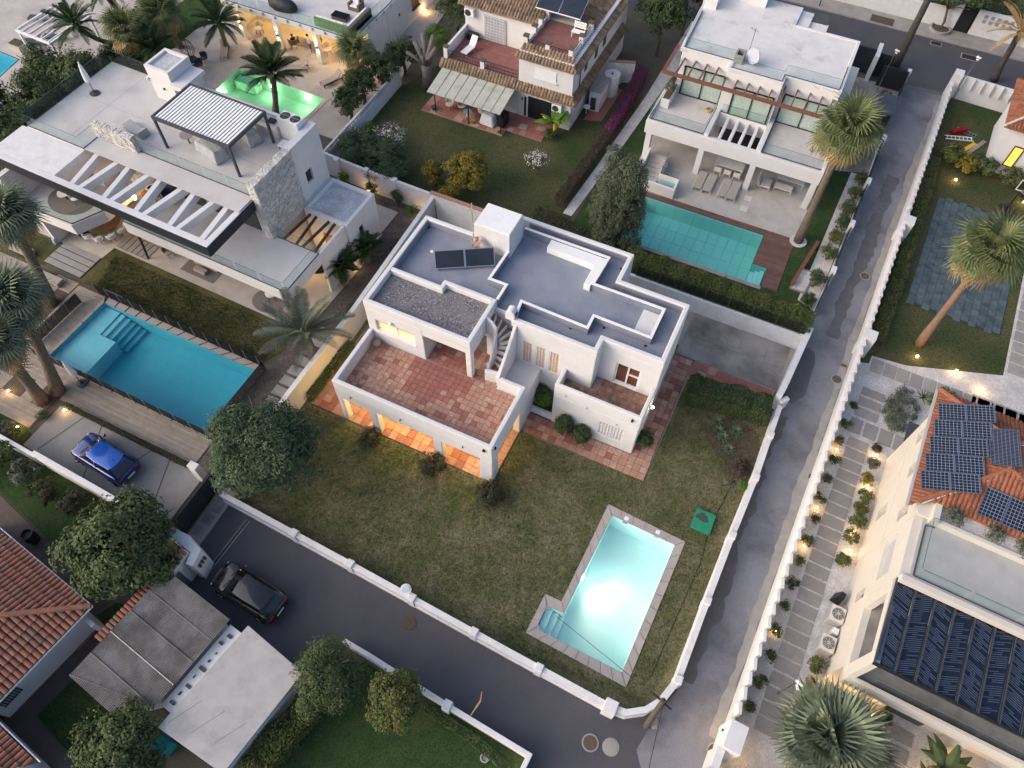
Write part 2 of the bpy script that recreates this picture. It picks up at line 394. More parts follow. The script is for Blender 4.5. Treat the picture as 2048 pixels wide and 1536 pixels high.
FABC = mat('grey_dust_cover',(.42,.44,.45),(.34,.36,.37),sc=3,ro=.85,bu=.6,bsc=5,bd=.08)
WICK = mat('brown_wicker',(.16,.125,.095),(.10,.08,.06),sc=30,ro=.8,bu=.5,bsc=60)
GREENC = mat('green_outdoor_fabric',(.16,.24,.13),(.13,.20,.11),sc=6,ro=.9)
BLUEF = mat('navy_fabric',(.02,.028,.11),(.015,.02,.08),sc=6,ro=.9)
CURT = mat('pale_curtain',(.66,.70,.67),(.50,.55,.53),sc=9,ro=.9)
BARK = mat('tree_bark',(.085,.068,.055),(.13,.11,.092),sc=7,ro=.95,bu=.8,bsc=14,bd=.05)
PBARK = mat('palm_trunk_bark',(.12,.095,.075),(.18,.145,.115),sc=5,ro=.95,bu=.9,bsc=9,bd=.06)
PBARKR = mat('warm_palm_trunk',(.26,.17,.12),(.20,.13,.095),sc=5,ro=.95,bu=.9,bsc=9,bd=.06)
STUMPB = mat('bleached_wood',(.17,.16,.155),(.11,.10,.095),sc=6,ro=.95,bu=.8,bsc=10,bd=.05)
def leaf(name,a,b,isl=.4,c=None):
    a,b,c = [None if k is None else tuple(1.22 * q for q in k) for k in (a,b,c)]
    return mat(name,a,b,sc=.9,ro=.75,isl=isl,spec=.25,stain=c,ssc=.7,transl=.12)
LF1 = leaf('olive_green_leaf',(.050,.076,.030),(.080,.102,.042))
LF2 = leaf('dark_green_leaf',(.034,.060,.024),(.056,.080,.032),c=(.085,.08,.034))
LF3 = leaf('blue_green_leaf',(.040,.070,.036),(.064,.098,.050))
LFY = leaf('golden_leaf',(.19,.145,.022),(.13,.115,.025))
LFG = leaf('bright_green_leaf',(.055,.12,.018),(.085,.15,.025))
LFB = leaf('brown_green_leaf',(.052,.042,.026),(.034,.044,.022))
LFC = leaf('cypress_green',(.052,.066,.040),(.074,.086,.054),isl=.3)
LFH = leaf('hedge_green',(.056,.080,.024),(.095,.108,.032),c=(.12,.095,.035))
LFP = leaf('bougainvillea_pink',(.135,.030,.10),(.085,.03,.06))
LFR = leaf('reddish_hedge',(.062,.038,.034),(.042,.045,.026))
LFGR = leaf('silver_green_leaf',(.075,.09,.066),(.10,.11,.082))
PALM1 = leaf('palm_green',(.085,.115,.046),(.15,.165,.075),isl=.3)
PALMB = leaf('palm_blue_green',(.105,.135,.092),(.185,.215,.145),isl=.3)
PALM2 = leaf('palm_feather_green',(.030,.060,.022),(.05,.08,.03),isl=.3)
PALMG = leaf('palm_grey_green',(.115,.13,.095),(.165,.17,.13),isl=.3)
PALMD = leaf('dry_palm_thatch',(.36,.25,.125),(.26,.18,.09),isl=.3)
FLW = mat('white_petal',(.62,.58,.56),ro=.8)
LAMP = emit('warm_lamp',(1.0,.58,.22),26)
LAMPW = emit('white_lamp',(1.0,.80,.55),30)
LITWIN = emit('lit_window_amber',(1.0,.40,.06),1.1)
ROOFT = mat('terracotta_roof_tile',(.33,.13,.08),(.27,.11,.075),cols=[(.37,.145,.085),(.27,.10,.07),(.33,.17,.115),(.23,.10,.075),(.40,.19,.12)],sc=5,ro=.85,fine=.2,fsc=16,stain=(.15,.105,.085),ssc=1.4,slo=.48,shi=.72)
ROOFJ = mat('terracotta_roof_rows',(.30,.115,.065),(.225,.085,.05),sc=2.5,ro=.85,isl=.2,fine=.18,fsc=16,stain=(.14,.07,.05),ssc=1.6)
ROOFM = mat('mossy_clay_roof',(.27,.185,.125),(.20,.135,.095),sc=2.2,ro=.9,isl=.28,fine=.2,fsc=14,stain=(.10,.085,.06),ssc=1.6,slo=.45,shi=.7)
CORR = mat('weathered_corrugated_sheet',(.20,.18,.165),(.27,.255,.245),sc=1.0,ro=.9,bu=.2,stain=(.13,.12,.11),ssc=.9,slo=.42,shi=.65,fine=.12)
AWN = mat('aged_translucent_roofing',(.40,.42,.36),(.46,.48,.45),sc=1.2,ro=.7,stain=(.30,.30,.235),ssc=.8)
RUST = mat('rusty_white_enamel',(.62,.60,.58),(.25,.075,.04),sc=5,ro=.7)
MORTAR = mat('white_ridge_mortar',(.66,.60,.56),(.52,.42,.36),sc=5,ro=.9)
IRON = mat('manhole_iron',(.085,.065,.055),(.12,.09,.075),sc=9,ro=.8,bu=.5,bsc=20)
CABLE = mat('black_cable',(.015,.015,.016),ro=.6)
CARBLUE = mat('blue_car_paint',(.006,.024,.15),(.007,.028,.17),sc=.5,ro=.22,met=.35,coat=1.0)
CARBLUE2 = mat('bright_blue_roof_paint',(.012,.085,.42),ro=.25,met=.3,coat=1.0)
CARBLK = mat('black_car_paint',(.010,.010,.013),ro=.18,met=.2,coat=1.0)
CARGL = mat('car_window',(.006,.008,.011),ro=.06,spec=.7)
TYRE = mat('tyre_rubber',(.012,.012,.013),ro=.85)
CARRED = mat('rear_lamp',(.22,.012,.015),ro=.2)
SOLAR = gridmat('solar_cells',(.006,.012,.030),(.34,.36,.42),.165,.165,.012)
SOLARH = gridmat('half_cut_solar_cells',(.006,.012,.030),(.30,.32,.38),.165,.083,.009)
COLLECT = gridmat('collector_glass',(.018,.022,.034),(.030,.035,.05),.12,50,.012,ro=.15)
SKIN = mat('skin',(.5,.3,.2),ro=.6); HAIR = mat('dark_hair',(.02,.015,.012),ro=.6)
# ------------------------------------------------------------------ ground, roads, pools (holes)
def rect(x0,y0,x1,y1): return [(x0,y0),(x1,y0),(x1,y1),(x0,y1)]
def grow(poly,d):
    cx = sum(p[0] for p in poly) / len(poly); cy_ = sum(p[1] for p in poly) / len(poly)
    return [(p[0] + (d if p[0] > cx else -d),p[1] + (d if p[1] > cy_ else -d)) for p in poly]
PA_IN = [(17.31,1.12),(17.01,-5.18),(16.22,-5.2),(16.02,-5.5),(15.99,-6.2),(16.15,-6.5),(16.6,-6.57),(20.88,-6.66),(21.13,1.0)]
PA_OUT = [(16.86,1.68),(16.64,-4.66),(15.68,-4.67),(15.59,-6.98),(21.32,-7.25),(21.61,1.44)]
PB_IN = [(-19.72,-4.40),(-7.20,-4.54),(-7.08,.43),(-19.55,.52)]
PE_IN = [(9.6,21.55),(20.45,21.55),(20.45,23.38),(19.38,23.38),(19.38,26.42),(9.6,26.42)]
PC_IN = [(-27.0,22.3),(-18.2,22.3),(-18.05,25.45),(-27.1,25.7)]
PX_IN = [(-54,8),(-43.6,8),(-45.0,18.2),(-54,18.6)]
POOLS = [PA_IN,PB_IN,PE_IN,PC_IN,PX_IN]
def ground_sheet(name,poly,z,m,holes=(),fr=W):
    return struct(MB(fr).sheet(poly,z,holes).build(name,m,base=(0,0,0)))
ground_sheet('ground',rect(-420,-300,420,520),0,GROUND,POOLS)
FWX = lambda y: F(26.66,y)[0]
# the lane between the lots, the dead-end street in front of the house, the street behind
lane = [(23.2,-7.7),(23.75,-6.2),(24.35,12),(24.4,18),(24.55,21.4),(25.15,36),(25.55,49.2),(29.0,49.6),(FWX(30),30),(FWX(0),0),(FWX(-9),-9),(26.2,-13),(26,-22),(20,-22),(22.4,-14),(23.3,-10.4),(22.8,-9.7)]
ground_sheet('lane_road',lane,.012,ASPHL)
ground_sheet('front_street_road',[(-3.3,-7.4),(-1,-8.0),(6,-8.2),(15.6,-8.65),(21.4,-8.8),(22.9,-7.9),(23.2,-7.7),(22.8,-9.7),(23.3,-10.4),(22.4,-14),(20,-22),(18.35,-22),(18.3,-12.3),(8.7,-11.75),(6.3,-11.3),(5.8,-14),(-2.4,-13.4),(-2.9,-10.5)],.016,ASPH)
ground_sheet('back_street_road',[(-30,50),(17,49.2),(25.5,48.9),(28.9,49.3),(70,50),(70,57.1),(25,57.1),(-30,57.8)],.02,ASPH)
MB().strip([(25.5,48.95),(28.9,49.3)],.5,.024,.026).build('road_joint',ASPHP,base=(0,0,0))['kind'] = 'structure'
def blob(cx,cy_,rx,ry,n=26,j=.25,rot=0):
    out = []
    for k in range(n):
        t = 2 * math.pi * k / n; q = 1 + rng.uniform(-j,j)
        x,y = rx * q * math.cos(t),ry * q * math.sin(t)
        out.append((cx + x * math.cos(rot) - y * math.sin(rot),cy_ + x * math.sin(rot) + y * math.cos(rot)))
    return out
def ragged(pts,w,j):
    L_,R_ = [],[]; dl = [0,0]
    for i in range(len(pts) - 1):
        a = Vector(pts[i]); b = Vector(pts[i + 1]); d = (b - a); n = Vector((-d.y,d.x)).normalized(); m = max(2,int(d.length / .33))
        for k in range(m):
            p = a + d * (k / m)
            dl[0] = .8 * dl[0] + rng.uniform(-j,j) * .6; dl[1] = .8 * dl[1] + rng.uniform(-j,j) * .6
            L_.append(tuple(p + n * (w / 2 + dl[0]))); R_.append(tuple(p - n * (w / 2 + dl[1])))
    return L_ + R_[::-1]
# darker repaired strip and the pale broken gutter along the fin wall
ground_sheet('road_repair',ragged([(26.9,37),(26.2,24),(26.0,19)],.9,.22),.024,ASPHP)
ground_sheet('road_repair',ragged([(24.35,12),(24.3,6),(24.1,-1),(24.05,-6)],.8,.3),.0242,mat('brown_grey_asphalt',(.115,.108,.112),(.14,.13,.13),sc=1.2,ro=.92,bu=.4,bsc=50,fine=.22,fsc=40,bd=.01))
ground_sheet('road_repair',blob(24.7,15.5,.75,2.4,j=.12),.0245,ASPHP)
ground_sheet('road_gutter',ragged([F(26.5,48)[:2],F(26.42,30)[:2],F(26.38,10)[:2],F(26.42,-8)[:2]],.48,.12),.028,CONC)
ground_sheet('road_gutter',ragged([(24.75,38),(24.65,30),(24.5,22)],.35,.1),.028,CONC)
# street furniture flush with the road
def manhole(x,y,r,label,m=IRON,sq=False):
    e = empty('manhole_cover',(x,y,.02),label,'manhole cover','manhole covers in the roads')
    if sq:
        MB().box(x - r,y - r * .6,.02,x + r,y + r * .6,.04).build('frame',CONC,e)
        MB().box(x - r * .86,y - r * .48,.03,x + r * .86,y + r * .48,.05).build('lid',m,e)
    else:
        MB().cyl(x,y,.02,.038,r,n=24).build('frame',CONC if m is IRON else m,e)
        MB().cyl(x,y,.03,.05,r * .82,n=24).build('lid',m,e)
manhole(26.9,25.73,.36,'round rusty manhole cover in the lane beside the hardwood pool deck')
manhole(26.98,16.14,.36,'round manhole cover in the lane level with the concrete driveway')
manhole(20.65,-10.39,.42,'dark round manhole cover in the dark street below the curved wall corner')
manhole(21.63,-10.13,.42,'pale concrete ringed manhole cover beside a darker one in the street',CONC)
manhole(26.3,-8.12,.42,'large rusty manhole cover in front of the lit gate pillar')
manhole(9.8,-9.2,.4,'faint brown round cover in the street under the round mirror',SOIL)
manhole(27.15,17.4,.22,'small square iron lid by the fin wall in the lane',sq=True)
manhole(27.2,8.56,.3,'brown rectangular meter lid against the fin wall',SOIL,sq=True)
manhole(27.26,56.5,.5,'narrow drain grate at the far kerb of the back street',BLACK,sq=True)
manhole(30.23,55.7,.7,'wide drain grate in the back street near the palm trunk',BLACK,sq=True)
# pavement of the back street
pv = struct(MB().box(-30,57.1,.0,70,59.15,.14).build('back_street_pavement',CONC,base=(0,57,0)))
MB().box(21.1,57.25,.145,23.2,58.45,.15).build('tree_pit',SOIL,pv)
# street wall and planting behind it
w = empty('street_wall',(20,59.3,0),'long low white wall behind the back street pavement','wall')
MB().box(0,59.2,0,27.6,59.55,1.7).build('wall',WHITE2,w,bevel=.03)
MB().box(0,59.15,1.702,27.6,59.6,1.8).build('coping',WHITE2,w)
w = empty('gate_wall',(31,59.3,0),'white wall with pierced block openings and dark gate in the far corner','wall')
g = MB().box(29.6,59.2,0,35.5,59.5,2.3).build('wall',WHITE2,w)
MB().box(28.3,59.2,0,29.4,59.4,2.1).build('door',BLACK,w)
MB().box(27.6,59.15,0,28.25,59.55,2.6).build('gate_post',WHITE2,w)
for i in range(5):
    for j in range(2):
        MB().box(30.2 + i * .55,59.17,1.35 + j * .42,30.5 + i * .55,59.198,1.65 + j * .42).build('pierced_block',CONC,w)
# kerb-side planter for the street tree
p = empty('tree_planter',(27.2,58.6,.14),'round concrete ring round the street tree base','planter')
MB().lathe(27.2,58.7,[(.95,.14),(.95,.36),(.78,.36),(.78,.2)],20).build('ring',CONC,p); MB().cyl(27.2,58.7,.14,.26,.77,n=20).build('soil',SOIL,p)

# ------------------------------------------------------------------ lot of the white house: lawn, walls, pool
LOT = [(-2.9,-7.6),(6,-7.95),(15.4,-8.35),(21.3,-8.5),(22.6,-7.85),(23.4,-6.3),(23.9,6),(24.0,12),(23.9,17.3),(-2.9,17.3)]
ground_sheet('lawn',LOT,.03,LAWN,[grow(PA_OUT,-.02)])
w = empty('garden_wall',(10,-7.9,0),'low white garden wall curving round the pool corner of the lawn','wall')
wp = [(-3.2,-7.68),(6,-8.02),(15.4,-8.42),(20.9,-8.62),(21.7,-8.52),(22.5,-8.0),(23.1,-7.2),(23.5,-6.0),(23.62,-1.6),(23.78,2.5),(24.0,6.5),(24.05,11.9)]
MB().strip(wp,.26,0,.95).build('wall',WHITE2,w,bevel=.02)
MB().strip(wp,.34,0,.30).build('plinth',WHITE2,w)
MB().strip(wp,.30,.951,1.0).build('coping',WHITE2,w)
for (x,y) in ((1.9,-7.86),(5.6,-8.0),(9.5,-8.16),(13.25,-8.32),(17.0,-8.48),(20.9,-8.62),(23.5,-6.0),(23.62,-1.6),(23.78,2.5),(24.0,6.5),(24.05,9.6)):
    s_ = .26 if x != 20.9 else .42
    MB().box(x - s_ * .75,y - s_ * .8,0,x + s_ * .75,y + s_ * .8,1.14).build('pillar',WHITE2,w,bevel=.02)
w = empty('driveway_wall',(24.2,16,0),'thick white boundary wall beside the concrete driveway, by the lane','wall')
MB().strip([(23.75,12.2),(23.85,12.9),(23.9,13.4),(24.3,18.25)],.36,0,1.5).build('wall',WHITE2,w,bevel=.03)
MB().strip([(23.95,12.1),(24.35,12.65)],.3,0,1.1).build('return_wall',WHITE2,w,bevel=.03)
w = empty('back_garden_wall',(12,17.35,0),'white rendered wall behind the driveway carrying a wire fence','wall')
MB().box(-2.9,17.3,0,24.2,17.52,1.45).build('wall',WHITE2,w)
MB().box(-3.25,17.3,1.45,3.4,17.5,2.5).build('raised_wall',WHITE2,w); MB().box(-3.3,17.25,2.5,3.4,17.55,2.56).build('tile_coping',TERRA,w)
w = empty('wire_fence',(19,17.45,1.4),'green wire mesh fence on the wall along the clipped hedge','fence')
for i in range(8): MB().cyl(12.5 + i * 1.6,17.42,1.45,2.5,.025,n=6).build('post',LF2,w)
MB().box(12.5,17.415,1.47,23.8,17.425,2.45).build('mesh',NETG,w)
w = empty('side_boundary_wall',(-3,6,0),'cream side wall between the palm path and the tiled porch','wall')
MB().strip([(-3.02,-7.6),(-2.95,0),(-2.85,6),(-3.15,17.4)],.24,0,2.1).build('wall',CREAM,w,bevel=.02)
MB().strip([(-3.02,-7.6),(-2.95,0),(-2.85,6),(-3.15,17.4)],.3,2.101,2.16).build('coping',WHITE2,w)
# concrete drive with slabs
dv = struct(MB().prism([(16.95,13.55),(23.7,13.5),(24.1,17.28),(12.2,17.28),(12.2,14.3),(16.95,14.3)],.0,.05).build('driveway',CONC,base=(20,15,0)))
for i,(x0,x1) in enumerate(((17.0,18.95),(18.98,20.6),(20.63,22.3),(22.33,23.68))):
    for j,(y0,y1) in enumerate(((13.58,15.3),(15.33,17.25))):
        MB().box(x0,y0,.03,x1,y1,.068 + .004 * ((i + j) % 2)).build('concrete_slab',CONCD,dv)
# terracotta path round the house
path = struct(MB().prism([(-2.44,-.1),(10.2,-.1),(10.2,3.9),(18.2,3.95),(18.15,13.5),(23.6,13.45),(23.5,12.2),(18.3,12.0),(18.3,13.5),(16.9,13.5),(16.9,7),(10,7),(10,8),(-2.44,8)],.0,.085).build('tiled_path',GROUT,base=(8,2,0)))
def tilefield(parent,x0,y0,x1,y1,s,z,m,m2=None,name='tile',gap=.022,skip=None,th=.03,pr=.0):
    nx = max(1,round((x1 - x0) / s)); ny = max(1,round((y1 - y0) / s)); sx = (x1 - x0) / nx; sy = (y1 - y0) / ny
    key = (round(sx,4),round(sy,4)); me = [None,None]
    for i in range(nx):
        for j in range(ny):
            cx,cy_ = x0 + (i + .5) * sx,y0 + (j + .5) * sy
            if skip and skip(cx,cy_): continue
            k = 1 if (m2 is not None and rng.random() < pr(cx,cy_)) else 0
            if me[k] is None:
                o = MB().box(-sx / 2 + gap / 2,-sy / 2 + gap / 2,-th,sx / 2 - gap / 2,sy / 2 - gap / 2,0).build(name,m2 if k else m,base=(0,0,0)); me[k] = o
            else:
                o = bpy.data.objects.new(name,me[k].data); COL.objects.link(o)
            o.parent = parent; o.location = Vector((cx,cy_,z + rng.uniform(-.003,.003))) - off(parent)
            o.rotation_euler = (rng.uniform(-.004,.004),rng.uniform(-.004,.004),rng.uniform(-.006,.006))
tilefield(path,-2.42,-.08,10.18,4.15,.5,.105,TERRA,TERRAR,pr=lambda x,y: .25,skip=lambda x,y: 3 < y and -.1 < x < 9)
tilefield(path,10.2,3.92,18.17,5.25,.45,.105,TERRA,TERRAR,pr=lambda x,y: .22)
tilefield(path,16.9,5.25,18.14,13.4,.45,.105,TERRA,TERRAR,pr=lambda x,y: .35)
tilefield(path,18.2,12.25,23.5,13.45,.52,.105,TERRAR,TERRA,pr=lambda x,y: .15)
# main swimming pool
def basin(name,poly,depth,m,parent,rimz=0.0):
    n = len(poly); vs = [(p[0],p[1],rimz) for p in poly] + [(p[0],p[1],-depth) for p in poly]
    q = MB().add(vs,[(i,(i + 1) % n,(i + 1) % n + n,i + n) for i in range(n)]); q.sheet(poly,-depth)
    return q.build(name,m,parent)
pool = empty('swimming_pool',(19,-3,0),'pale glowing L-shaped swimming pool with stone coping in the lawn','swimming pool')
basin('basin',PA_IN,1.5,POOLA,pool,.06)
MB().sheet(PA_IN,-.06).build('water',WATERA,pool)
for i in range(3):
    x = 16.05 + .36 * i
    MB().box(x,-6.5,-1.4,x + .36 if i < 2 else 17.1,-5.22,-.22 - .24 * i).build('pool_step',POOLA,pool)
MB().prism(PA_OUT,0,.045,[PA_IN]).build('coping_bed',CONC,pool)
COPST = mat('coping_stone',(.3,.3,.3),(.34,.31,.30),cols=[(.40,.36,.345),(.36,.325,.315),(.43,.39,.37)],sc=2,ro=.85,fine=.1)
def lerp2(a,b,t): return (a[0] + (b[0] - a[0]) * t,a[1] + (b[1] - a[1]) * t)
def coping_run(o0,o1,i0,i1,n,m,parent,z0=.03,z1=.075,gap=.008,name='coping_stone'):
    for k in range(n):
        t0,t1 = k / n + gap / 2,(k + 1) / n - gap / 2
        MB().prism([lerp2(o0,o1,t0),lerp2(o0,o1,t1),lerp2(i0,i1,t1),lerp2(i0,i1,t0)],z0,z1).build(name,m,parent)
coping_run((16.86,1.68),(21.61,1.44),(17.31,1.14),(21.13,1.02),6,COPST,pool)
coping_run((21.61,1.44),(21.32,-7.25),(21.15,1.0),(20.9,-6.66),10,COPST,pool)
coping_run((21.32,-7.25),(15.59,-6.98),(20.88,-6.68),(16.1,-6.56),8,COPST,pool)
coping_run((15.59,-6.98),(15.68,-4.67),(16.0,-6.4),(16.0,-5.28),3,COPST,pool)
coping_run((15.68,-4.67),(16.64,-4.66),(16.12,-5.18),(17.0,-5.16),2,COPST,pool)
coping_run((16.64,-4.66),(16.86,1.68),(16.99,-5.1),(17.29,1.1),7,COPST,pool)
for x in (18.0,19.9): MB().box(x,1.18,.076,x + .24,1.42,.085).build('skimmer_lid',WMETAL,pool); MB().box(x - .02,1.02,-.06,x + .26,1.09,.03).build('skimmer_mouth',CONC,pool)
MB().tube([(17.08,-2.75,-.55),(17.2,-2.75,-.55)],.13,14).build('pool_lamp',emit('pool_lamp',(1.0,.93,.72),40),pool)
lamp('pool_light',(17.3,-2.8,-.45),520,(1,.84,.50),.12,pool,spot=120,dirv=(1,-.42,-.22),blend=.75)
lamp('pool_glow',(18.9,-2.2,-.35),110,(.85,1,.95),.5,pool)
# small things on the lawn
g_ = empty('pump_box',(22.1,2.95,.03),'green box hatch with dark stained lid standing on the lawn','pump box')
GRN = mat('green_fibreglass',(.02,.20,.11),(.025,.25,.14),sc=4,ro=.5); GRN2 = mat('faded_dark_lid_patch',(.05,.085,.075),(.035,.05,.05),sc=6,ro=.8)
MB().box(21.6,2.35,.03,22.65,3.55,.26).build('body',GRN,g_,bevel=.02); MB().box(21.56,2.31,.262,22.69,3.59,.32).build('lid',GRN,g_,bevel=.015)
MB().prism(blob(22.0,3.15,.34,.28,18,.3),.32,.324).build('worn_patch',GRN2,g_)
t_ = empty('camera_tripod',(22.87,5.4,.03),'small black tripod standing on the lawn by the wall','tripod')
for k in range(3):
    a = k * 2.1 + .4; MB().tube([(22.87,5.4,1.2),(22.87 + .5 * math.cos(a),5.4 + .5 * math.sin(a),.03)],.018,6).build('leg',BLACK,t_)
MB().cyl(22.87,5.4,1.15,1.45,.03,n=8).build('column',BLACK,t_); MB().box(22.78,5.34,1.45,22.96,5.46,1.58).build('head',BLACK,t_)
tag(MB().tube([(22.9,5.3,.05),(22.6,3.0,.05),(22.75,.5,.05),(22.5,-3,.05),(22.3,-6.2,.05)],.015,5).build('garden_hose',CABLE),'thin dark hose lying on the lawn along the lane wall','hose')
m_ = empty('traffic_mirror',(9.14,-7.95,1.1),'round white convex mirror on the garden wall pillar','mirror')
MB().tube([(9.3,-8.05,1.1),(9.2,-8.0,1.6)],.035,8).build('bracket',WMETAL,m_)
MB().tube([(9.14,-8.0,1.62),(9.17,-8.06,1.7)],[.27,.29],24).build('rim',WMETAL,m_); MB().tube([(9.175,-8.07,1.705),(9.18,-8.08,1.715)],[.25,.2],24).build('mirror_face',mat('mirror_face',(.62,.68,.74),(.5,.56,.63),sc=4,ro=.25),m_)
# utility pole with cables at the corner
u_ = empty('utility_pole',(22.87,-8.5,0),'leaning wooden utility pole with cables at the wall corner','pole')
MB().tube([(22.87,-8.5,0),(22.55,-8.45,6.3)],[.16,.11],12).build('pole',BARK,u_)
MB().bar((22.1,-8.3,6.0),(23.0,-8.6,6.05),.07).build('crossarm',BLACK,u_); MB().cyl(22.57,-8.45,6.3,6.5,.05,n=8).build('insulator',BLACK,u_)
MB().cyl(23.2,-8.2,0,.25,.3,.12,n=8).build('concrete_foot',CONC,u_)
cb = tag(MB().tube([(22.5,-8.4,6.2),(21.0,-8.0,5.7),(17,-7.0,5.6)],.012,5).build('overhead_cable',CABLE),'thin overhead cable running over the pool coping from the pole','cable')
tag(MB().tube([(22.6,-8.5,6.2),(23.3,-14,5.4),(23.9,-20,5.2)],.014,5).build('overhead_cable',CABLE),'overhead cable crossing the street towards the bottom edge','cable')
# ------------------------------------------------------------------ the white house
H = empty('white_house',(8,6,0),'white two-storey villa with blue-grey roof terrace and glowing arcade porch','house')
BODY = [(0,4.15),(3.78,4.15),(3.78,7.3),(8.3,7.3),(8.3,6.6),(13.4,6.6),(13.4,7.55),(16.95,7.55),(16.95,12.0),(12.75,12.0),(12.75,14.2),(3.6,14.2),(3.6,11.6),(0,11.6)]
b = MB().prism(BODY,0,6.3).build('wall',WHITE,H)
cut(b,[(.6,3.9,4.42,3.15,4.42,5.40),(14.4,7.3,3.30,15.85,7.8,5.25)] + [(9.0 + .85 * i,6.3,3.35,9.55 + .85 * i,6.85,5.3) for i in range(3)])
bv = b.modifiers.new('soft_edges','BEVEL'); bv.width = .06; bv.segments = 2; bv.limit_method = 'ANGLE'; bv.angle_limit = R(40)
# loggia under the gravel roof
MB().prism([(3.78,4.15),(6.85,4.15),(6.85,7.3),(3.78,7.3)],5.75,6.3).build('loggia_roof',WHITE,H)
MB().box(6.5,4.17,3.3,6.87,4.55,5.75).build('column',WHITE,H,bevel=.06); MB().box(6.5,4.56,5.4,6.83,7.28,5.75).build('beam',WHITE,H)
# parapets
PAR = [(.13,4.28),(6.72,4.28),(6.72,7.42)]
def ringw(pts,w,z0,z1,name,m,closed=False,bevel=.05): return MB().strip(pts,w,z0,z1,closed).build(name,m,H,bevel=bevel)
ringw([(6.74,7.55),(6.74,4.28),(.13,4.28),(.13,11.47),(3.62,11.47)],.28,6.30,6.9,'parapet',WHITE)
ringw([(.28,6.95),(3.6,6.95),(3.6,7.42),(6.6,7.42)],.26,6.301,6.9,'parapet',WHITE)
ringw([(8.2,6.74),(13.27,6.74),(13.27,7.69),(16.81,7.69),(16.81,11.86),(12.61,11.86),(12.61,14.06),(5.4,14.06)],.28,6.30,6.9,'parapet',WHITE)
ringw([(.285,7.1),(.285,11.31),(3.6,11.31)],.03,6.3,6.80,'parapet_lining',ROOFGREY,bevel=0)
ringw([(8.35,6.9),(13.12,6.9),(13.12,7.85),(16.65,7.85),(16.65,11.7),(12.45,11.7),(12.45,13.9),(6.0,13.9)],.03,6.3,6.78,'parapet_lining',ROOFGREY,bevel=0)
# roof floors
MB().sheet([(.28,7.09),(3.46,7.09),(3.46,7.56),(6.87,7.56),(6.87,7.3),(8.34,7.3),(8.34,6.9),(13.1,6.9),(13.1,7.85),(16.64,7.85),(16.64,11.7),(12.45,11.7),(12.45,13.9),(3.7,13.9),(3.7,11.3),(.28,11.3)],6.306).build('roof_floor',ROOFGREY,H)
MB().sheet([(.28,4.43),(6.58,4.43),(6.58,7.28),(3.75,7.28),(3.75,6.8),(.28,6.8)],6.5).build('gravel_roof',GRAVELD,H)
# kerb walls round the sun terrace on the roof
for pts in ([(5.95,13.3),(11.45,13.3),(11.36,11.03),(15.7,11.05),(15.68,8.86),(12.27,8.9),(12.27,7.96),(8.16,8.06),(8.3,6.95)],[(5.85,11.1),(5.78,8.76),(6.88,8.77),(6.86,7.58)]):
    ringw(pts,.13,6.307,6.86,'roof_kerb',ROOFGREY,bevel=0); ringw(pts,.17,6.861,6.90,'kerb_coping',COPING,bevel=.01)
MB().sheet([(6.0,13.2),(11.35,13.2),(11.27,11.1),(15.6,11.0),(15.6,8.95),(12.35,9),(12.35,8.05),(8.2,8.15),(8.0,7.6),(6.95,7.6),(6.95,8.85),(5.9,8.85),(5.95,11.1)],6.34).build('sun_terrace_floor',ROOFGREY,H)
# stair tower
MB().box(3.62,11.08,6.3,5.97,13.0,8.25).build('stair_tower',WHITE,H,bevel=.05); MB().box(3.68,11.14,8.252,5.91,12.94,8.29).build('tower_roof',COPING,H)
# masonry bench, pad, drains
MB().prism([(7.78,12.5),(10.85,12.42),(10.86,10.82),(11.26,10.82),(11.34,13.18),(7.78,13.18)],6.341,6.83).build('roof_bench',COPING,H,bevel=.02)
MB().box(14.6,9.33,6.341,15.58,10.95,6.40).build('roof_pad',WHITE2,H,bevel=.01)
for (x,y) in ((.36,11.2),(12.3,13.3),(12.7,10.9),(14.5,10.92),(15.55,8.6),(13.0,8.75),(11.3,7.9)): MB().cyl(x,y,6.31,6.335,.075,n=12).build('roof_drain',BLACK,H)
# curved hood chimney
c_ = MB(); prof = [(7.82,6.75),(7.82,7.15),(7.88,7.4),(8.02,7.52),(8.2,7.52),(8.34,7.4),(8.4,7.15),(8.4,6.75)]
c_.add([(x,6.62,z) for x,z in prof] + [(x,7.12,z) for x,z in prof],[tuple(range(8)),tuple(reversed(range(8,16)))] + [(i,i + 8,(i + 1) % 8 + 8,(i + 1) % 8) for i in range(8)])
ch = c_.build('chimney',WHITE,H,bevel=.03); MB().box(8.401,6.75,7.0,8.41,7.0,7.3).build('flue_opening',BLACK,ch)
# first floor terrace over the porch
MB().box(0,0,2.55,10.2,4.14,3.27).build('terrace_slab',WHITE,H)
ringw([(.12,4.15),(.12,.12),(10.08,.12),(10.08,4.3),(8.62,4.3)],.26,3.271,4.3,'terrace_parapet',WHITE)
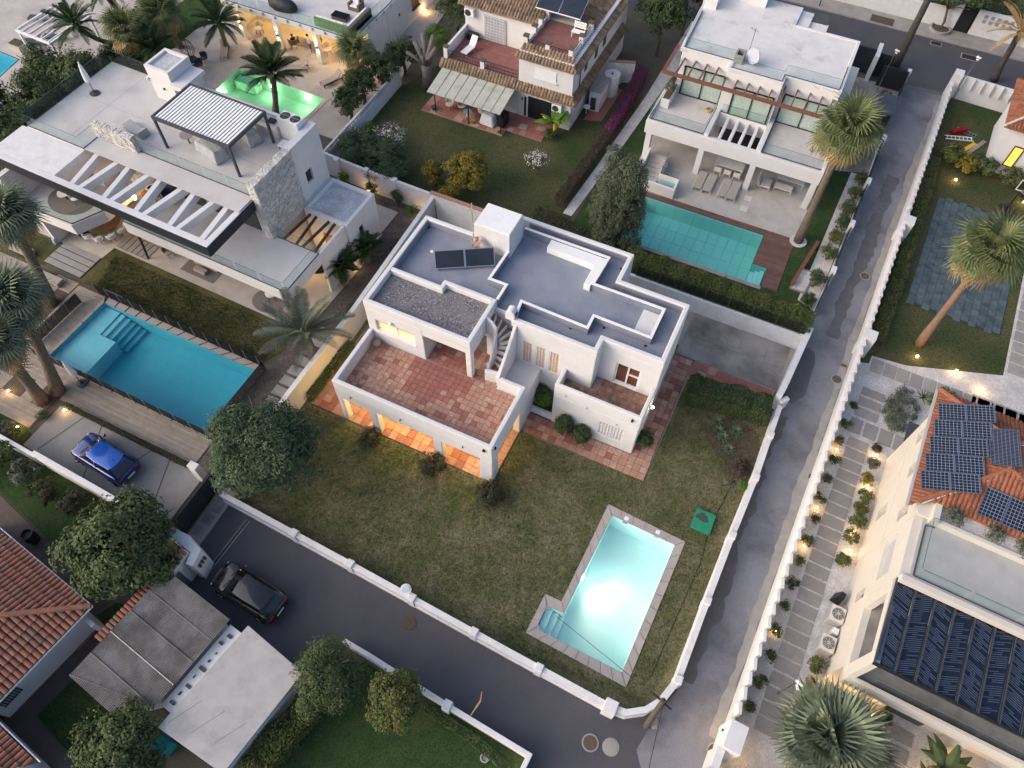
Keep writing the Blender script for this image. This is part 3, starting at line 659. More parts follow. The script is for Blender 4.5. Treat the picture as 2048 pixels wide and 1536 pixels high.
# porch piers
po = MB()
def pier(x0,y0,x1,y1): MB().box(x0,y0,0,x1,y1,2.56).build('porch_pier',WHITE,H,bevel=.05)
for (a_,c2_) in ((0,.36),(2.12,2.66),(6.42,6.96),(9.4,10.2)): pier(a_,0.004,c2_,.42)
pier(9.78,3.7,10.196,4.3); pier(9.5,.425,10.19,.85); pier(.004,3.4,.4,4.14)
MB().box(0,4.14,0,10.2,4.35,3.26).build('porch_back_wall',WHITE,H)
MB().box(8.3,4.35,0,10.2,6.6,3.2).build('side_wall',WHITE,H)
MB().box(1.5,4.125,.05,4.2,4.139,2.2).build('porch_glass_door',mat('dusk_door_glass',(.10,.08,.06),ro=.1),H)
MB().box(5.2,4.125,.05,8.8,4.139,2.2).build('porch_glass_door',bpy.data.materials['dusk_door_glass'],H)
for x in (1.2,3.4,5.6,8.1):
    cl = MB().cyl(x,2.2,2.48,2.549,.16,n=16).build('porch_ceiling_lamp',LAMP,H)
    lamp('porch_light',(x,1.9,2.36),360,(1,.66,.2),.15,H)
for (x,z) in ((1.09,3.23),(4.39,3.15),(8.4,3.15)): MB().tube([(x,-.01,z),(x,-.12,z - .03)],[.05,.035],10).build('spotlight',DARK,H)
for (x,y) in ((9.75,-.06),(10.23,.35)): MB().box(x - .07,y - .05,3.75,x + .07,y + .05,3.95).build('wall_lamp',BLACK,H)
# terrace tiles
TB = struct_part = MB().box(.25,.25,3.272,9.95,4.14,3.275).build('terrace_bed',GROUT,H)
MB().sheet([(3.8,4.15),(8.4,4.15),(8.4,7.28),(3.8,7.28)],3.276).build('loggia_bed',GROUT,H)
MB().box(3.8,4.15,3.1,8.3,7.28,3.274).build('loggia_slab',WHITE,H)
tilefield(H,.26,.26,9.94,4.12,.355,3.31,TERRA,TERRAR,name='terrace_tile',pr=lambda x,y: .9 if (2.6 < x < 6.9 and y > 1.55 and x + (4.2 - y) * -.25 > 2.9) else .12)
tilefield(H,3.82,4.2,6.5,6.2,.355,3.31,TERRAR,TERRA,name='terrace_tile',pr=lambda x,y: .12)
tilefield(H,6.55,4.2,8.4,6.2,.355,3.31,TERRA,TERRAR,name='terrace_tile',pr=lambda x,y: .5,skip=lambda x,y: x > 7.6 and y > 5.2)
# corner stair from the terrace to the roof
RIS = [((7.58,5.15),(8.30,4.75)),((7.62,5.5),(8.32,5.25)),((7.64,5.72),(8.33,5.62)),((7.66,5.92),(8.34,5.98)),((7.68,6.05),(8.35,6.35)),((7.70,6.12),(8.34,6.7)),((7.66,6.18),(8.05,7.0)),((7.55,6.22),(7.7,7.1)),((7.4,6.25),(7.35,7.15)),((7.2,6.25),(7.0,7.15)),((7.0,6.25),(6.88,7.2))]
for i in range(len(RIS) - 1):
    z = 3.28 + .275 * (i + 1); a_,c2_ = RIS[i]; d_,e_ = RIS[i + 1]
    q = [a_,c2_,e_,d_]
    st = MB().prism(q,3.28,z - .03).build('stair_step',WHITE,H)
    MB().prism(q,z - .03,z).build('tread',mat('worn_stair_tile',(.30,.18,.13),(.24,.14,.10),sc=7,ro=.8) if i == 0 else bpy.data.materials['worn_stair_tile'],st)
    MB().strip([a_,c2_],.05,z - .275,z + .006).build('riser',COPING,st)
MB().strip([(8.48,6.6),(8.48,5.6),(8.48,4.3)],.2,3.27,[6.55,5.5,4.33]).build('stair_wall',WHITE,H,bevel=.04)
MB().strip([(7.56,4.48),(8.38,4.62)],.2,3.27,4.28).build('stair_wall',WHITE,H,bevel=.04)
MB().strip([(6.86,6.22),(7.3,6.1),(7.58,5.95),(7.6,5.6),(7.55,5.1)],.14,3.27,[6.85,6.7,6.5,5.5,4.2]).build('stair_balustrade',WHITE,H,bevel=.03)
MB().box(7.44,4.9,3.27,7.66,5.12,4.25).build('newel',WHITE,H,bevel=.03)
MB().box(6.86,7.28,6.2,8.2,7.36,6.42).build('stair_threshold',COPING,H)
# window on the terrace, sliding door, pierced brick screens
LITW = emit('lit_room_window',(.95,.62,.27),.55)
wv = MB().box(.6,4.38,4.42,3.15,4.41,5.40).build('window',LITW,H)
fr_ = MB()
for (x0,x1,z0,z1) in ((.6,3.15,4.42,4.50),(.6,3.15,5.32,5.40),(.6,.68,4.5,5.32),(3.07,3.15,4.5,5.32),(1.82,1.93,4.5,5.32)): fr_.box(x0,4.30,z0,x1,4.379,z1)
fr_.build('frame',WMETAL,wv); MB().box(.5,4.05,4.36,3.25,4.37,4.415).build('sill',WHITE2,wv)
MB().box(.7,4.383,5.0,3.05,4.379,5.3).build('blind',mat('roller_blind',(.36,.28,.18),ro=.9),wv)
MB().ball((1.72,4.05,5.75),.11).build('round_wall_lamp',WMETAL,H)
dr = MB().box(14.4,7.74,3.3,15.85,7.78,5.25).build('terrace_door',mat('door_room_glass',(.16,.06,.035),(.09,.04,.03),sc=2,ro=.08),H)
fr_ = MB()
for (x0,x1,z0,z1) in ((14.4,15.85,3.3,3.4),(14.4,15.85,5.17,5.25),(14.4,14.48,3.4,5.17),(15.77,15.85,3.4,5.17),(15.08,15.18,3.4,5.17),(15.18,15.77,4.35,4.43)): fr_.box(x0,7.66,z0,x1,7.739,z1)
fr_.build('door_frame',WMETAL,dr)
def screen(x0,z0,x1,z1,nx,nz,y,m,glow):
    s_ = MB().box(x0,y + .21,z0,x1,y + .235,z1).build('pierced_brick_window',glow,H)
    t = MB(); dx = (x1 - x0) / nx; dz = (z1 - z0) / nz
    for i in range(nx + 1): t.box(x0 + i * dx - .03,y + .02,z0,x0 + i * dx + .03,y + .14,z1)
    t.build('brick_mullion',m,s_)
    t = MB()
    for j in range(nz + 1): t.box(x0,y + .035,z0 + j * dz - .025,x1,y + .15,z0 + j * dz + .025)
    t.build('brick_course',m,s_)
SCG = emit('screen_glow',(.80,.30,.07),.38)
PBR = mat('pale_pierced_brick',(.70,.62,.56),(.60,.46,.38),sc=9,ro=.9)
for i in range(3): screen(9.0 + .85 * i,3.35,9.55 + .85 * i,5.3,3,13,6.6,PBR,SCG)
# the lower wing with its own terrace
WG = MB().prism([(11.6,5.3),(16.9,5.3),(16.95,7.54),(13.42,7.54),(13.42,6.6),(11.6,6.6)],0,3.2).build('wing_wall',WHITE,H)
cut(WG,[(14.6,5.0,.95,16.1,5.56,2.3)])
bv = WG.modifiers.new('soft_edges','BEVEL'); bv.width = .06; bv.segments = 2; bv.limit_method = 'ANGLE'; bv.angle_limit = R(40)
ringw([(11.72,6.6),(11.72,5.42),(16.8,5.42),(16.83,7.55)],.24,3.2,4.25,'wing_parapet',WHITE)
screen(14.6,.95,16.1,2.3,8,7,5.3,WMETAL,mat('brown_shutter',(.17,.05,.04),ro=.7))
MB().box(11.84,5.54,3.2,16.7,6.6,3.232).build('wing_terrace_bed',GROUT,H); MB().box(13.42,6.6,3.2,16.7,7.55,3.232).build('wing_terrace_bed',GROUT,H)
TERW = mat('stained_wing_tile',(.3,.15,.1),(.13,.095,.085),cols=[(.33,.16,.115),(.28,.13,.10),(.36,.20,.15),(.30,.145,.105)],sc=2.2,ro=.8,fine=.2,fsc=14)
tilefield(H,11.86,5.56,13.38,6.58,.4,3.262,mat('mossy_wing_tile',(.3,.2,.15),(.12,.095,.075),cols=[(.36,.25,.18),(.30,.19,.13),(.40,.29,.21)],sc=2.5,ro=.85,fine=.2,fsc=12),name='terrace_tile')
tilefield(H,13.42,5.56,16.68,7.53,.41,3.272,TERW,name='terrace_tile',skip=lambda x,y: x < 13.7 and y > 6.6)
for (x,z) in ((12.35,3.6),(13.7,3.2),(15.6,2.75)): MB().tube([(x,5.29,z),(x,5.2,z)],[.05,.03],8).build('wall_bracket',STEEL,H)
MB().box(16.35,5.2,3.72,16.47,5.29,3.95).build('wall_lamp',BLACK,H)
# lit lamp on the right wall and shutters along that side
MB().box(16.96,7.0,2.9,17.06,7.14,3.2).build('wall_lantern_body',WMETAL,H); MB().ball((17.1,7.08,3.05),.09).build('wall_lantern',LAMPW,H)
lamp('wall_lantern_light',(17.24,7.08,3.05),30,(1,.7,.35),.06,H)
for y in (8.0,9.6,11.0): MB().box(16.951,y,.3,16.98,y + .9,2.4).build('side_shutter',mat('grey_shutter',(.30,.27,.26),ro=.7) if y == 8.0 else bpy.data.materials['grey_shutter'],H)
# planter between porch and wing
pl = empty('planter_bed',(10.7,5.9,.08),'raised white planter bed of shrubs between the porch and the wing','planter')
MB().strip([(10.2,5.46),(11.6,5.46)],.22,.06,.62).build('planter_wall',WHITE2,pl,bevel=.02); MB().box(10.2,5.57,.06,11.6,6.6,.5).build('soil',SOIL,pl)
# things on the roof
sc_ = empty('solar_water_heater',(3.6,9.6,6.35),'pair of dark solar collectors tilted on the blue-grey roof','solar panel')
a_ = Vector((2.42,8.3,6.5)); c2_ = Vector((5.5,10.12,6.5)); ux = (c2_ - a_).normalized(); uy = Vector((-ux.y,ux.x,0)); uv = (uy * .78 + Vector((0,0,.62))).normalized()
Lp = (c2_ - a_).length
for k in range(2):
    o_ = MB().box(0,0,-.06,Lp / 2 - .05,1.05,0).build('collector',COLLECT,base=(0,0,0)); o_.parent = sc_
    M3 = Matrix((ux,uv,ux.cross(uv))).transposed(); o_.matrix_local = Matrix.Translation(a_ + ux * (k * Lp / 2 + .02) - off(sc_)) @ M3.to_4x4()
    f_ = MB()
    w_ = Lp / 2 - .05
    for bx_ in ((-.02,-.02,-.07,w_ + .02,.03,.015),(-.02,1.02,-.07,w_ + .02,1.07,.015),(-.02,.03,-.07,.03,1.02,.015),(w_ - .03,.03,-.07,w_ + .02,1.02,.015)): f_.box(*bx_)
    fo = f_.build('collector_frame',STEEL,base=(0,0,0)); fo.parent = o_; fo.location = (0,0,0)
for t in (.05,.5,.95):
    p_ = a_ + ux * (Lp * t); q_ = p_ + uv * 1.0
    MB().bar(tuple(q_),(q_.x,q_.y,6.34),.05).build('leg',STEEL,sc_); MB().bar((p_.x,p_.y,6.36),(q_.x,q_.y,6.36),.05).build('rail',STEEL,sc_)
MB().tube([tuple(a_ + uv * 1.02 - ux * .05),tuple(a_ + uv * 1.02 - ux * .22)],.09,10).build('end_pipe',WMETAL,sc_); MB().tube([tuple(c2_ + uv * 1.0),tuple(c2_ + uv * 1.0 + Vector((0,0,.5)))],.03,8).build('vent_pipe',WMETAL,sc_)
an = empty('roof_antenna',(3.4,11.3,6.4),'rusty antenna mast with round dish beside the stair tower','antenna')
MB().cyl(3.42,11.3,6.4,9.6,.03,n=8).build('mast',RUST,an)
MB().bar((3.42,11.3,9.2),(3.3,11.0,9.2),.03).build('crossbar',RUST,an)
MB().tube([(3.95,10.8,7.15),(3.98,10.72,7.2),(4.02,10.62,7.27)],[.08,.27,.36],20).build('dish',RUST,an,smooth=False); MB().bar((3.42,11.3,7.2),(3.95,10.82,7.18),.04).build('dish_arm',RUST,an)
pt = empty('potted_plant',(.65,3.75,3.31),'small plant in a clay pot in the terrace corner','potted plant')
MB().lathe(.65,3.75,[(.13,3.312),(.24,3.5),(.25,3.68),(.21,3.72),(.17,3.66)],14).build('pot',mat('clay_pot',(.40,.26,.17),(.33,.21,.14),sc=8,ro=.85),pt)
CLAYPOT = bpy.data.materials['clay_pot']
# ------------------------------------------------------------------ modern villa with the slatted frame (frame B)
ground_sheet('lawn',[B(-22.45,1.0)[:2],B(-7.1,1.05)[:2],B(-5.9,3.2)[:2],B(-6.4,4.35)[:2],B(-22.4,4.4)[:2]],.03,LAWNB)
ground_sheet('lawn',[(-30,.9),(-25.8,1.3),(-25.9,3.4),(-30,3.2)],.031,LAWNB)
ground_sheet('gravel_yard',[(-9.5,16),(-6.3,4.2),(-6.2,-6.6),(-3.1,-6.8),(-3.0,6),(-3.25,17.2),(-9.5,17.2)],.026,GRAVELB)
MB(B).sheet([(-30,3.0),(-22.5,3.2),(-22.4,4.42),(-5.9,4.42),(-5.7,11.1),(-6.2,14.3),(-6.2,16.8),(-30,16.8)],.04).build('patio',PAVE,base=(0,0,0))['kind'] = 'structure'
V = empty('frame_villa',(-16,9,0),'modern white villa with black-edged slatted frame and stone wall panels','house')
def vb(name,m,*bx,bevel=.02,parent=None): return MB(B).box(*bx).build(name,m,parent or V,bevel=bevel)
vb('ground_floor_wall',WHITE,-27.5,8.6,0,-9.62,14.3,3.0); vb('upper_wall',WHITE,-22.78,8.12,3.9,-10.35,14.45,7.18)
vb('upper_wall',WHITE,-27.75,6.47,3.9,-22.79,14.45,7.17)
vb('floor_slab',WHITE,-27.5,8.1,3.0,-9.62,14.4,3.895)
vb('terrace_slab',WHITE,-19.52,4.45,3.0,-6.25,8.2,3.88); MB(B).box(-19.45,4.52,3.881,-6.35,8.12,3.9).build('terrace_floor',mat('pale_terrace_tile',(.58,.565,.57),(.52,.51,.515),sc=1.2,ro=.6),V)
vb('roof_floor',mat('pale_roof_tile',(.55,.53,.53),(.50,.485,.485),sc=.8,ro=.7,stain=(.43,.415,.41),ssc=.4),-27.7,6.5,7.18,-10.3,14.4,7.2,bevel=0)
for (p_,q_) in (((-27.7,10.6),(-10.4,10.45)),((-24.5,6.5),(-24.4,14.4)),((-19.5,8.1),(-19.5,12.5))): MB(B).strip([p_,q_],.02,7.2,7.203).build('roof_joint',CONC,V)
# balcony
BAL = [(-27.0,2.5),(-22.3,2.7),(-21.3,4.65),(-21.3,8.1),(-27.0,8.1)]
MB(B).prism(BAL,3.0,3.88).build('balcony',WHITE,V,bevel=.02); MB(B).sheet([(-26.9,2.6),(-22.36,2.8),(-21.4,4.68),(-21.4,8.1),(-26.9,8.1)],3.9).build('balcony_floor',bpy.data.materials['pale_terrace_tile'],V)
vb('wing_wall',WHITE,-27.4,2.6,3.9,-27.0,6.4,6.1); vb('wing_wall',WHITE,-26.6,2.9,0,-26.3,8.1,3.0)
# frame roof
vb('left_roof',WHITE2,-28.2,3.86,6.1,-22.75,6.46,7.1); vb('frame_beam',WHITE,-28.2,3.42,6.4,-10.25,3.85,7.1); vb('frame_beam',WHITE,-10.68,3.86,6.4,-10.25,8.11,7.1)
vb('frame_beam',WHITE,-22.74,7.8,6.4,-10.69,8.11,7.1)
vb('black_fascia',NAVY,-28.25,3.36,6.33,-10.2,3.418,7.07,bevel=0); vb('black_fascia',NAVY,-10.248,3.42,6.33,-10.19,8.1,7.07,bevel=0); vb('black_fascia',NAVY,-28.25,3.42,6.1,-28.21,6.4,7.07,bevel=0)
for (xf,xb) in ((-21.3,-22.05),(-20.6,-19.95),(-18.65,-19.4),(-18.05,-17.4),(-16.1,-16.85),(-15.45,-14.68),(-13.45,-14.12),(-12.85,-12.2),(-10.98,-11.5)):
    MB(B).hexa([(xf - .17,3.84,6.55),(xf + .19,3.84,6.55),(xb + .19,7.81,6.55),(xb - .17,7.81,6.55)],[(xf - .17,3.84,7.08),(xf + .19,3.84,7.08),(xb + .19,7.81,7.08),(xb - .17,7.81,7.08)]).build('slanted_beam',WHITE,V,bevel=.015)
# stone panels (courses of uneven blocks)
def stone_panel(name,x0,x1,y0,y1,z0,z1,face):
    p_ = vb(name,STONE,x0,y0,z0,x1,y1,z1,bevel=0)
    t = MB(B); z = z0
    while z < z1 - .02:
        hz = min(rng.uniform(.12,.3),z1 - z)
        along = (y0,y1) if face == 'x' else (x0,x1); a = along[0]
        while a < along[1] - .02:
            l = min(rng.uniform(.2,.6),along[1] - a); d = rng.uniform(.01,.07); g = .012
            if face == 'x': t.box(x1 - .01,a + g,z + g,x1 + d,a + l - g,z + hz - g)
            else: t.box(a + g,y0 - d,z + g,a + l - g,y0 + .01,z + hz - g)
            a += l
        z += hz
    k = along[0]
    while k < along[1]:
        l = min(rng.uniform(.15,.3),along[1] - k)
        if face == 'x': t.box(x0,k + .01,z1 - .01,x1,k + l - .01,z1 + rng.uniform(.01,.06))
        else: t.box(k + .01,y0,z1 - .01,k + l - .01,y1,z1 + rng.uniform(.01,.06))
        k += l
    o = t.build('stone_block',STONE,p_); o['kind'] = 'stuff'; return p_
stone_panel('stone_wall',-10.32,-9.72,7.8,11.5,3.9,8.38,'x'); stone_panel('stone_wall',-22.82,-19.35,7.78,8.14,3.9,8.38,'y')
# tall end wall with a small window
ew = vb('end_wall',WHITE,-10.34,11.2,3.9,-9.78,14.45,8.38); cut(ew,[(-10.0,12.3,4.95,-9.6,12.95,5.95)],B)
wi = MB(B).box(-9.99,12.3,4.95,-9.96,12.95,5.95).build('window',mat('dark_window',(.02,.03,.04),ro=.05,spec=.7),V); DWIN = bpy.data.materials['dark_window']
MB(B).box(-9.958,12.58,4.95,-9.92,12.64,5.95).build('frame',BLACK,wi)
vb('end_wall',WHITE,-10.35,7.9,0,-9.62,14.44,3.89)
vb('back_parapet',WHITE,-19.0,14.2,7.18,-10.36,14.45,8.0)
# dark glazing of the upper floor
for (x0,x1) in ((-19.0,-17.6),(-17.2,-15.2),(-14.6,-12.8),(-12.4,-10.8)): o_ = MB(B).box(x0,8.06,3.95,x1,8.115,6.3).build('sliding_window',DWIN,V); MB(B).box(x0 - .05,8.0,6.3,x1 + .05,8.118,6.36).build('frame',BLACK,o_)
vb('timber_panel',DOORW,-22.6,8.4,.1,-20.0,8.59,2.9); vb('timber_panel',DOORW,-25.9,6.4,3.95,-23.4,6.465,6.05)
for (x0,x1) in ((-19.5,-15),(-14.6,-10.4)): vb('patio_window',DWIN,x0,8.55,.1,x1,8.595,2.7,bevel=0)
# glass balustrades
def balus(pts,z,h=.95,w=1.9,parent=None,fr=B,m=GLASS):
    for a_,b_ in zip(pts[:-1],pts[1:]):
        a_ = Vector(a_); b_ = Vector(b_); L_ = (b_ - a_).length; n = max(1,round(L_ / w))
        for k in range(n):
            p_ = a_ + (b_ - a_) * (k / n + .008); q_ = a_ + (b_ - a_) * ((k + 1) / n - .008)
            o_ = MB(fr).strip([tuple(p_),tuple(q_)],.016,z + .02,z + h).build('glass_panel',m,parent or V)
            MB(fr).strip([tuple(p_),tuple(q_)],.02,z + h,z + h + .012).build('glass_edge',GEDGE,o_)
        MB(fr).strip([tuple(a_),tuple(b_)],.05,z,z + .035).build('glass_channel',DARK,parent or V)
GEDGE = mat('green_glass_edge',(.05,.13,.12),ro=.2)
balus([(-19.4,8.0),(-10.4,8.0)],7.2); balus([(-22.8,7.75),(-22.8,6.5),(-27.7,6.5)],7.2); balus([(-27.7,6.5),(-27.75,14.4)],7.2,w=2.6,m=glass('grey_glass',(.55,.60,.60),.2,.03)); balus([(-27.7,14.4),(-24.1,14.4)],7.2,m=bpy.data.materials['grey_glass'])
balus([(-19.45,4.55),(-6.35,4.55),(-6.35,8.12),(-9.6,8.12)],3.9,.85); balus([(-26.8,2.62),(-22.36,2.82),(-21.42,4.7)],3.9,.85)
# entry court with log beams, annex
vb('court_wall',WHITE,-6.45,8.2,0,-6.25,10.94,3.9)
an_ = vb('annex_wall',WHITE,-9.5,10.96,0,-6.07,14.35,3.7); cut(an_,[(-6.2,12.1,1.7,-6.0,12.55,2.75)],B)
MB(B).box(-6.19,12.1,1.7,-6.17,12.55,2.75).build('window',DWIN,V)
MB(B).strip([(-9.4,11.1),(-6.2,11.1),(-6.2,14.25),(-9.4,14.25)],.25,3.7,3.98,closed=True).build('annex_parapet',WHITE,V,bevel=.03); MB(B).box(-9.3,11.2,3.7,-6.3,14.15,3.78).build('annex_roof',GRAVELR,V)
for (x0,y0,x1,y1) in ((-9.3,8.3,-9.06,10.95),(-8.3,8.3,-8.58,10.95),(-7.8,8.3,-7.56,10.95),(-6.85,8.3,-7.09,10.95)): MB(B).tube([(x0,y0,3.66),(x1,y1,3.66)],.1,10).build('log_beam',mat('dark_log',(.05,.04,.045),ro=.7) if x0 == -9.3 else bpy.data.materials['dark_log'],V)
MB(B).box(-8.3,10.90,.05,-7.2,10.955,2.3).build('entry_door',DOORW,V); MB(B).ball((-8.6,9.2,1.2),.12).build('entry_lamp',LAMP,V); lamp('entry_light',B(-8.2,9.4,1.5),90,(1,.62,.24),.12,V)
lamp('niche_light',B(-5.75,10.6,.9),18,(1,.72,.42),.1,V); MB(B).ball((-5.85,10.7,.35),.05).build('niche_lamp',LAMP,V)
MB(B).tube([(-19.54,4.75,.04),(-18.92,4.7,3.0)],.08,10).build('leaning_post',BLACK,V)
# stair tower and roof cabinet
MB(B).box(-22.0,12.75,7.2,-19.98,14.85,9.55).build('roof_tower',WHITE,V,bevel=.03); MB(B).strip([(-21.9,12.85),(-20.08,12.85),(-20.08,14.75),(-21.9,14.75)],.2,9.55,9.75,closed=True).build('tower_parapet',WHITE,V); MB(B).box(-21.8,12.95,9.55,-20.18,14.65,9.6).build('tower_gravel',GRAVELR,V)
MB(B).box(-19.979,12.52,8.75,-18.95,14.85,9.05).build('tower_canopy',WHITE,V,bevel=.02); MB(B).box(-19.979,13.3,7.2,-19.3,14.8,8.74).build('tower_lobby',WHITE,V)
MB(B).cyl(-22.1,12.7,8.6,8.85,.1,n=10).build('wall_lamp',WHITE2,V); MB(B).tube([(-20.9,12.74,8.3),(-20.9,12.66,8.3)],.08,10).build('spotlight',BLACK,V)
# rooftop pergola
pg = empty('roof_pergola',B(-15.1,10.9,7.2),'louvred white and anthracite pergola on the left villa roof','pergola')
for (x,y) in ((-18.03,9.09),(-12.17,9.09),(-12.2,12.66),(-18.05,12.66)): MB(B).box(x - .07,y - .07,7.2,x + .07,y + .07,9.45).build('post',DARK,pg)
for bx_ in ((-18.12,9.0,9.45,-12.08,9.12,9.68),(-18.12,12.6,9.45,-12.08,12.72,9.68),(-18.12,9.12,9.45,-18.0,12.6,9.68),(-12.2,9.12,9.45,-12.08,12.6,9.68)): MB(B).box(*bx_).build('roof_beam',DARK,pg)
MB(B).box(-17.99,9.13,9.46,-12.21,12.59,9.48).build('gutter_pan',mat('blue_grey_louvre_gap',(.13,.17,.23),ro=.5),pg)
for k in range(24):
    x = -17.97 + k * .2405; MB(B).hexa([(x + .02,9.14,9.50),(x + .19,9.14,9.53),(x + .19,12.58,9.53),(x + .02,12.58,9.50)],[(x + .02,9.14,9.63),(x + .19,9.14,9.66),(x + .19,12.58,9.66),(x + .02,12.58,9.63)]).build('louvre',WMETAL,pg)
# rooftop things
def thingb(name,loc,label,cat,group=None): return empty(name,B(*loc),label,cat,group)
u = thingb('closed_parasol',(-26.17,11.09,7.2),'closed white parasol on a round dark base on the left villa roof','parasol')
def parasol(e,x,y,z,h,fr=B):
    MB(fr).lathe(x,y,[(.32,z + .003),(.34,z + .08),(.1,z + .12),(.05,z + .3)],16).build('base',DARK,e)
    MB(fr).cyl(x,y,z + .1,z + h,.025,n=8).build('pole',DARK,e)
    MB(fr).lathe(x,y,[(.19,z + h * .42),(.22,z + h * .5),(.17,z + h * .75),(.1,z + h * .95),(.02,z + h * 1.02)],9).build('canopy',FABW,e); MB(fr).ball((x,y,z + h * 1.04),.05).build('finial',FABW,e)
parasol(u,-26.17,11.09,7.2,2.3)
u = thingb('closed_parasol',(-16.09,-5.3,.05),'closed white parasol on a dark base beside the blue pool','parasol'); parasol(u,-16.05,-5.3,.06,2.4)
u = thingb('covered_lounger',(-20.9,9.4,7.2),'grey covered sun lounger beside the stone panel on the roof','lounger')
MB(B).hexa([(-21.9,9.2,7.22),(-20.1,8.9,7.22),(-20.0,9.6,7.22),(-21.8,9.9,7.22)],[(-21.9,9.2,7.55),(-20.5,8.95,7.5),(-20.4,9.65,7.5),(-21.8,9.9,7.55)]).build('cover',FABC,u,bevel=.05); MB(B).hexa([(-20.5,8.95,7.45),(-20.0,8.88,7.25),(-19.9,9.58,7.25),(-20.4,9.65,7.45)],[(-20.5,8.95,7.5),(-20.05,8.88,7.75),(-19.95,9.58,7.75),(-20.4,9.65,7.5)]).build('raised_head',FABC,u,bevel=.04)
def cover(name,label,x,y,z,lx,ly,h,rot=0):
    u_ = empty(name,B(x,y,z),label,'covered furniture','covered furniture on the roof'); t = MB(Fr(*B(x,y)[:2],math.degrees(B.a) + rot)); bx,by,_ = B(x,y)
    t.hexa([(bx - lx,by - ly,z + .004),(bx + lx,by - ly,z + .004),(bx + lx,by + ly,z + .004),(bx - lx,by + ly,z + .004)],[(bx - lx * .88,by - ly * .8,z + h * .9),(bx + lx * .9,by - ly * .78,z + h),(bx + lx * .86,by + ly * .8,z + h * .95),(bx - lx * .9,by + ly * .82,z + h)])
    o_ = t.build('cover',FABC,u_,smooth=True); s_ = o_.modifiers.new('folds','SUBSURF'); s_.levels = s_.render_levels = 3; s_.subdivision_type = 'SIMPLE'
    tx = bpy.data.textures.new('folds','CLOUDS'); tx.noise_scale = .35; dm = o_.modifiers.new('sag','DISPLACE'); dm.texture = tx; dm.strength = .16; dm.texture_coords = 'GLOBAL'
    MB(B).cyl(x,y,z,z + .05,.1,n=8).build('foot',DARK,u_)
cover('covered_sofa','long grey dust cover over furniture under the roof pergola',-15.0,9.95,7.2,1.15,.5,.85,-14); cover('covered_table','rounded grey dust cover behind the roof pergola post',-13.7,12.2,7.2,.75,.5,.8,-20)
u = thingb('outdoor_table',(-17.0,10.1,7.2),'small round table on the roof half under the pergola','table'); MB(B).cyl(-17.05,10.1,7.85,7.89,.45,n=20).build('top',FABG,u); MB(B).cyl(-17.05,10.1,7.2,7.85,.05,n=8).build('leg',DARK,u)
u = thingb('roof_kitchen',(-13.3,13.6,7.2),'white masonry kitchen counter on the roof behind the pergola','counter'); MB(B).box(-14.6,13.1,7.2,-12.1,13.95,8.1).build('counter',WHITE,u,bevel=.02); MB(B).box(-14.5,13.2,8.101,-12.3,13.9,8.13).build('worktop',PAVE,u); MB(B).box(-12.9,13.3,8.131,-12.4,13.7,8.25).build('hob',BLACK,u)
u = thingb('heat_pump',(-11.0,13.8,7.2),'white twin-fan heat pump in the corner of the left villa roof','air conditioner'); MB(B).box(-12.0,13.3,7.22,-10.4,14.18,8.8).build('body',WMETAL,u,bevel=.02)
for x in (-11.6,-10.82): MB(B).cyl(x,13.74,8.801,8.82,.34,n=22).build('fan_well',mat('fan_well_brown',(.07,.045,.04),ro=.6) if x == -11.6 else bpy.data.materials['fan_well_brown'],u); MB(B).cyl(x,13.74,8.82,8.84,.09,n=12).build('fan_hub',DARK,u)
for k in range(4): MB(B).box(-11.6 - .33 if k < 2 else -10.82 - .33,13.74 - .02 + .0,8.841,(-11.6 if k < 2 else -10.82) + .33,13.76,8.846).build('guard_bar',STEEL,u) if k % 2 == 0 else MB(B).box((-11.61 if k < 2 else -10.83),13.42,8.848,(-11.59 if k < 2 else -10.81),14.06,8.853).build('guard_bar',STEEL,u)
u = thingb('low_table',(-11.1,12.6,7.2),'white low table against the end wall on the roof','table'); MB(B).box(-11.5,12.2,7.55,-10.5,12.9,7.6).build('top',WMETAL,u)
for x in (-11.4,-10.6):
    for y in (12.3,12.8): MB(B).box(x - .03,y - .03,7.2,x + .03,y + .03,7.549).build('leg',DARK,u)
# balcony and terrace furniture
def seat(name,label,x,y,z,fr,m=FABW,rot=0,s=1.,group=None,legm=DARK):
    e = empty(name,fr(x,y,z),label,'chair',group,fr.a + R(rot)); o0 = Fr()
    t = MB(); t.lathe(0,0,[(.26,.36),(.33,.40),(.33,.47),(.2,.5)],14); sh = t.build('seat',m,base=(0,0,0)); sh.parent = e
    t = MB()
    for k in range(9):
        a = R(20 + k * 17.5); b_ = R(20 + (k + 1) * 17.5)
        t.hexa([(.34 * math.cos(a),.34 * math.sin(a),.42),(.34 * math.cos(b_),.34 * math.sin(b_),.42),(.28 * math.cos(b_),.28 * math.sin(b_),.42),(.28 * math.cos(a),.28 * math.sin(a),.42)],[(.40 * math.cos(a),.40 * math.sin(a),.8),(.40 * math.cos(b_),.40 * math.sin(b_),.8),(.33 * math.cos(b_),.33 * math.sin(b_),.8),(.33 * math.cos(a),.33 * math.sin(a),.8)])
    bk = t.build('backrest',m,base=(0,0,0)); bk.parent = e
    for k in range(4):
        a = R(45 + 90 * k); l = MB().tube([(.2 * math.cos(a),.2 * math.sin(a),.38),(.28 * math.cos(a),.28 * math.sin(a),.003)],.02,6).build('leg',legm,base=(0,0,0)); l.parent = e
    e.scale = (s,s,s); return e
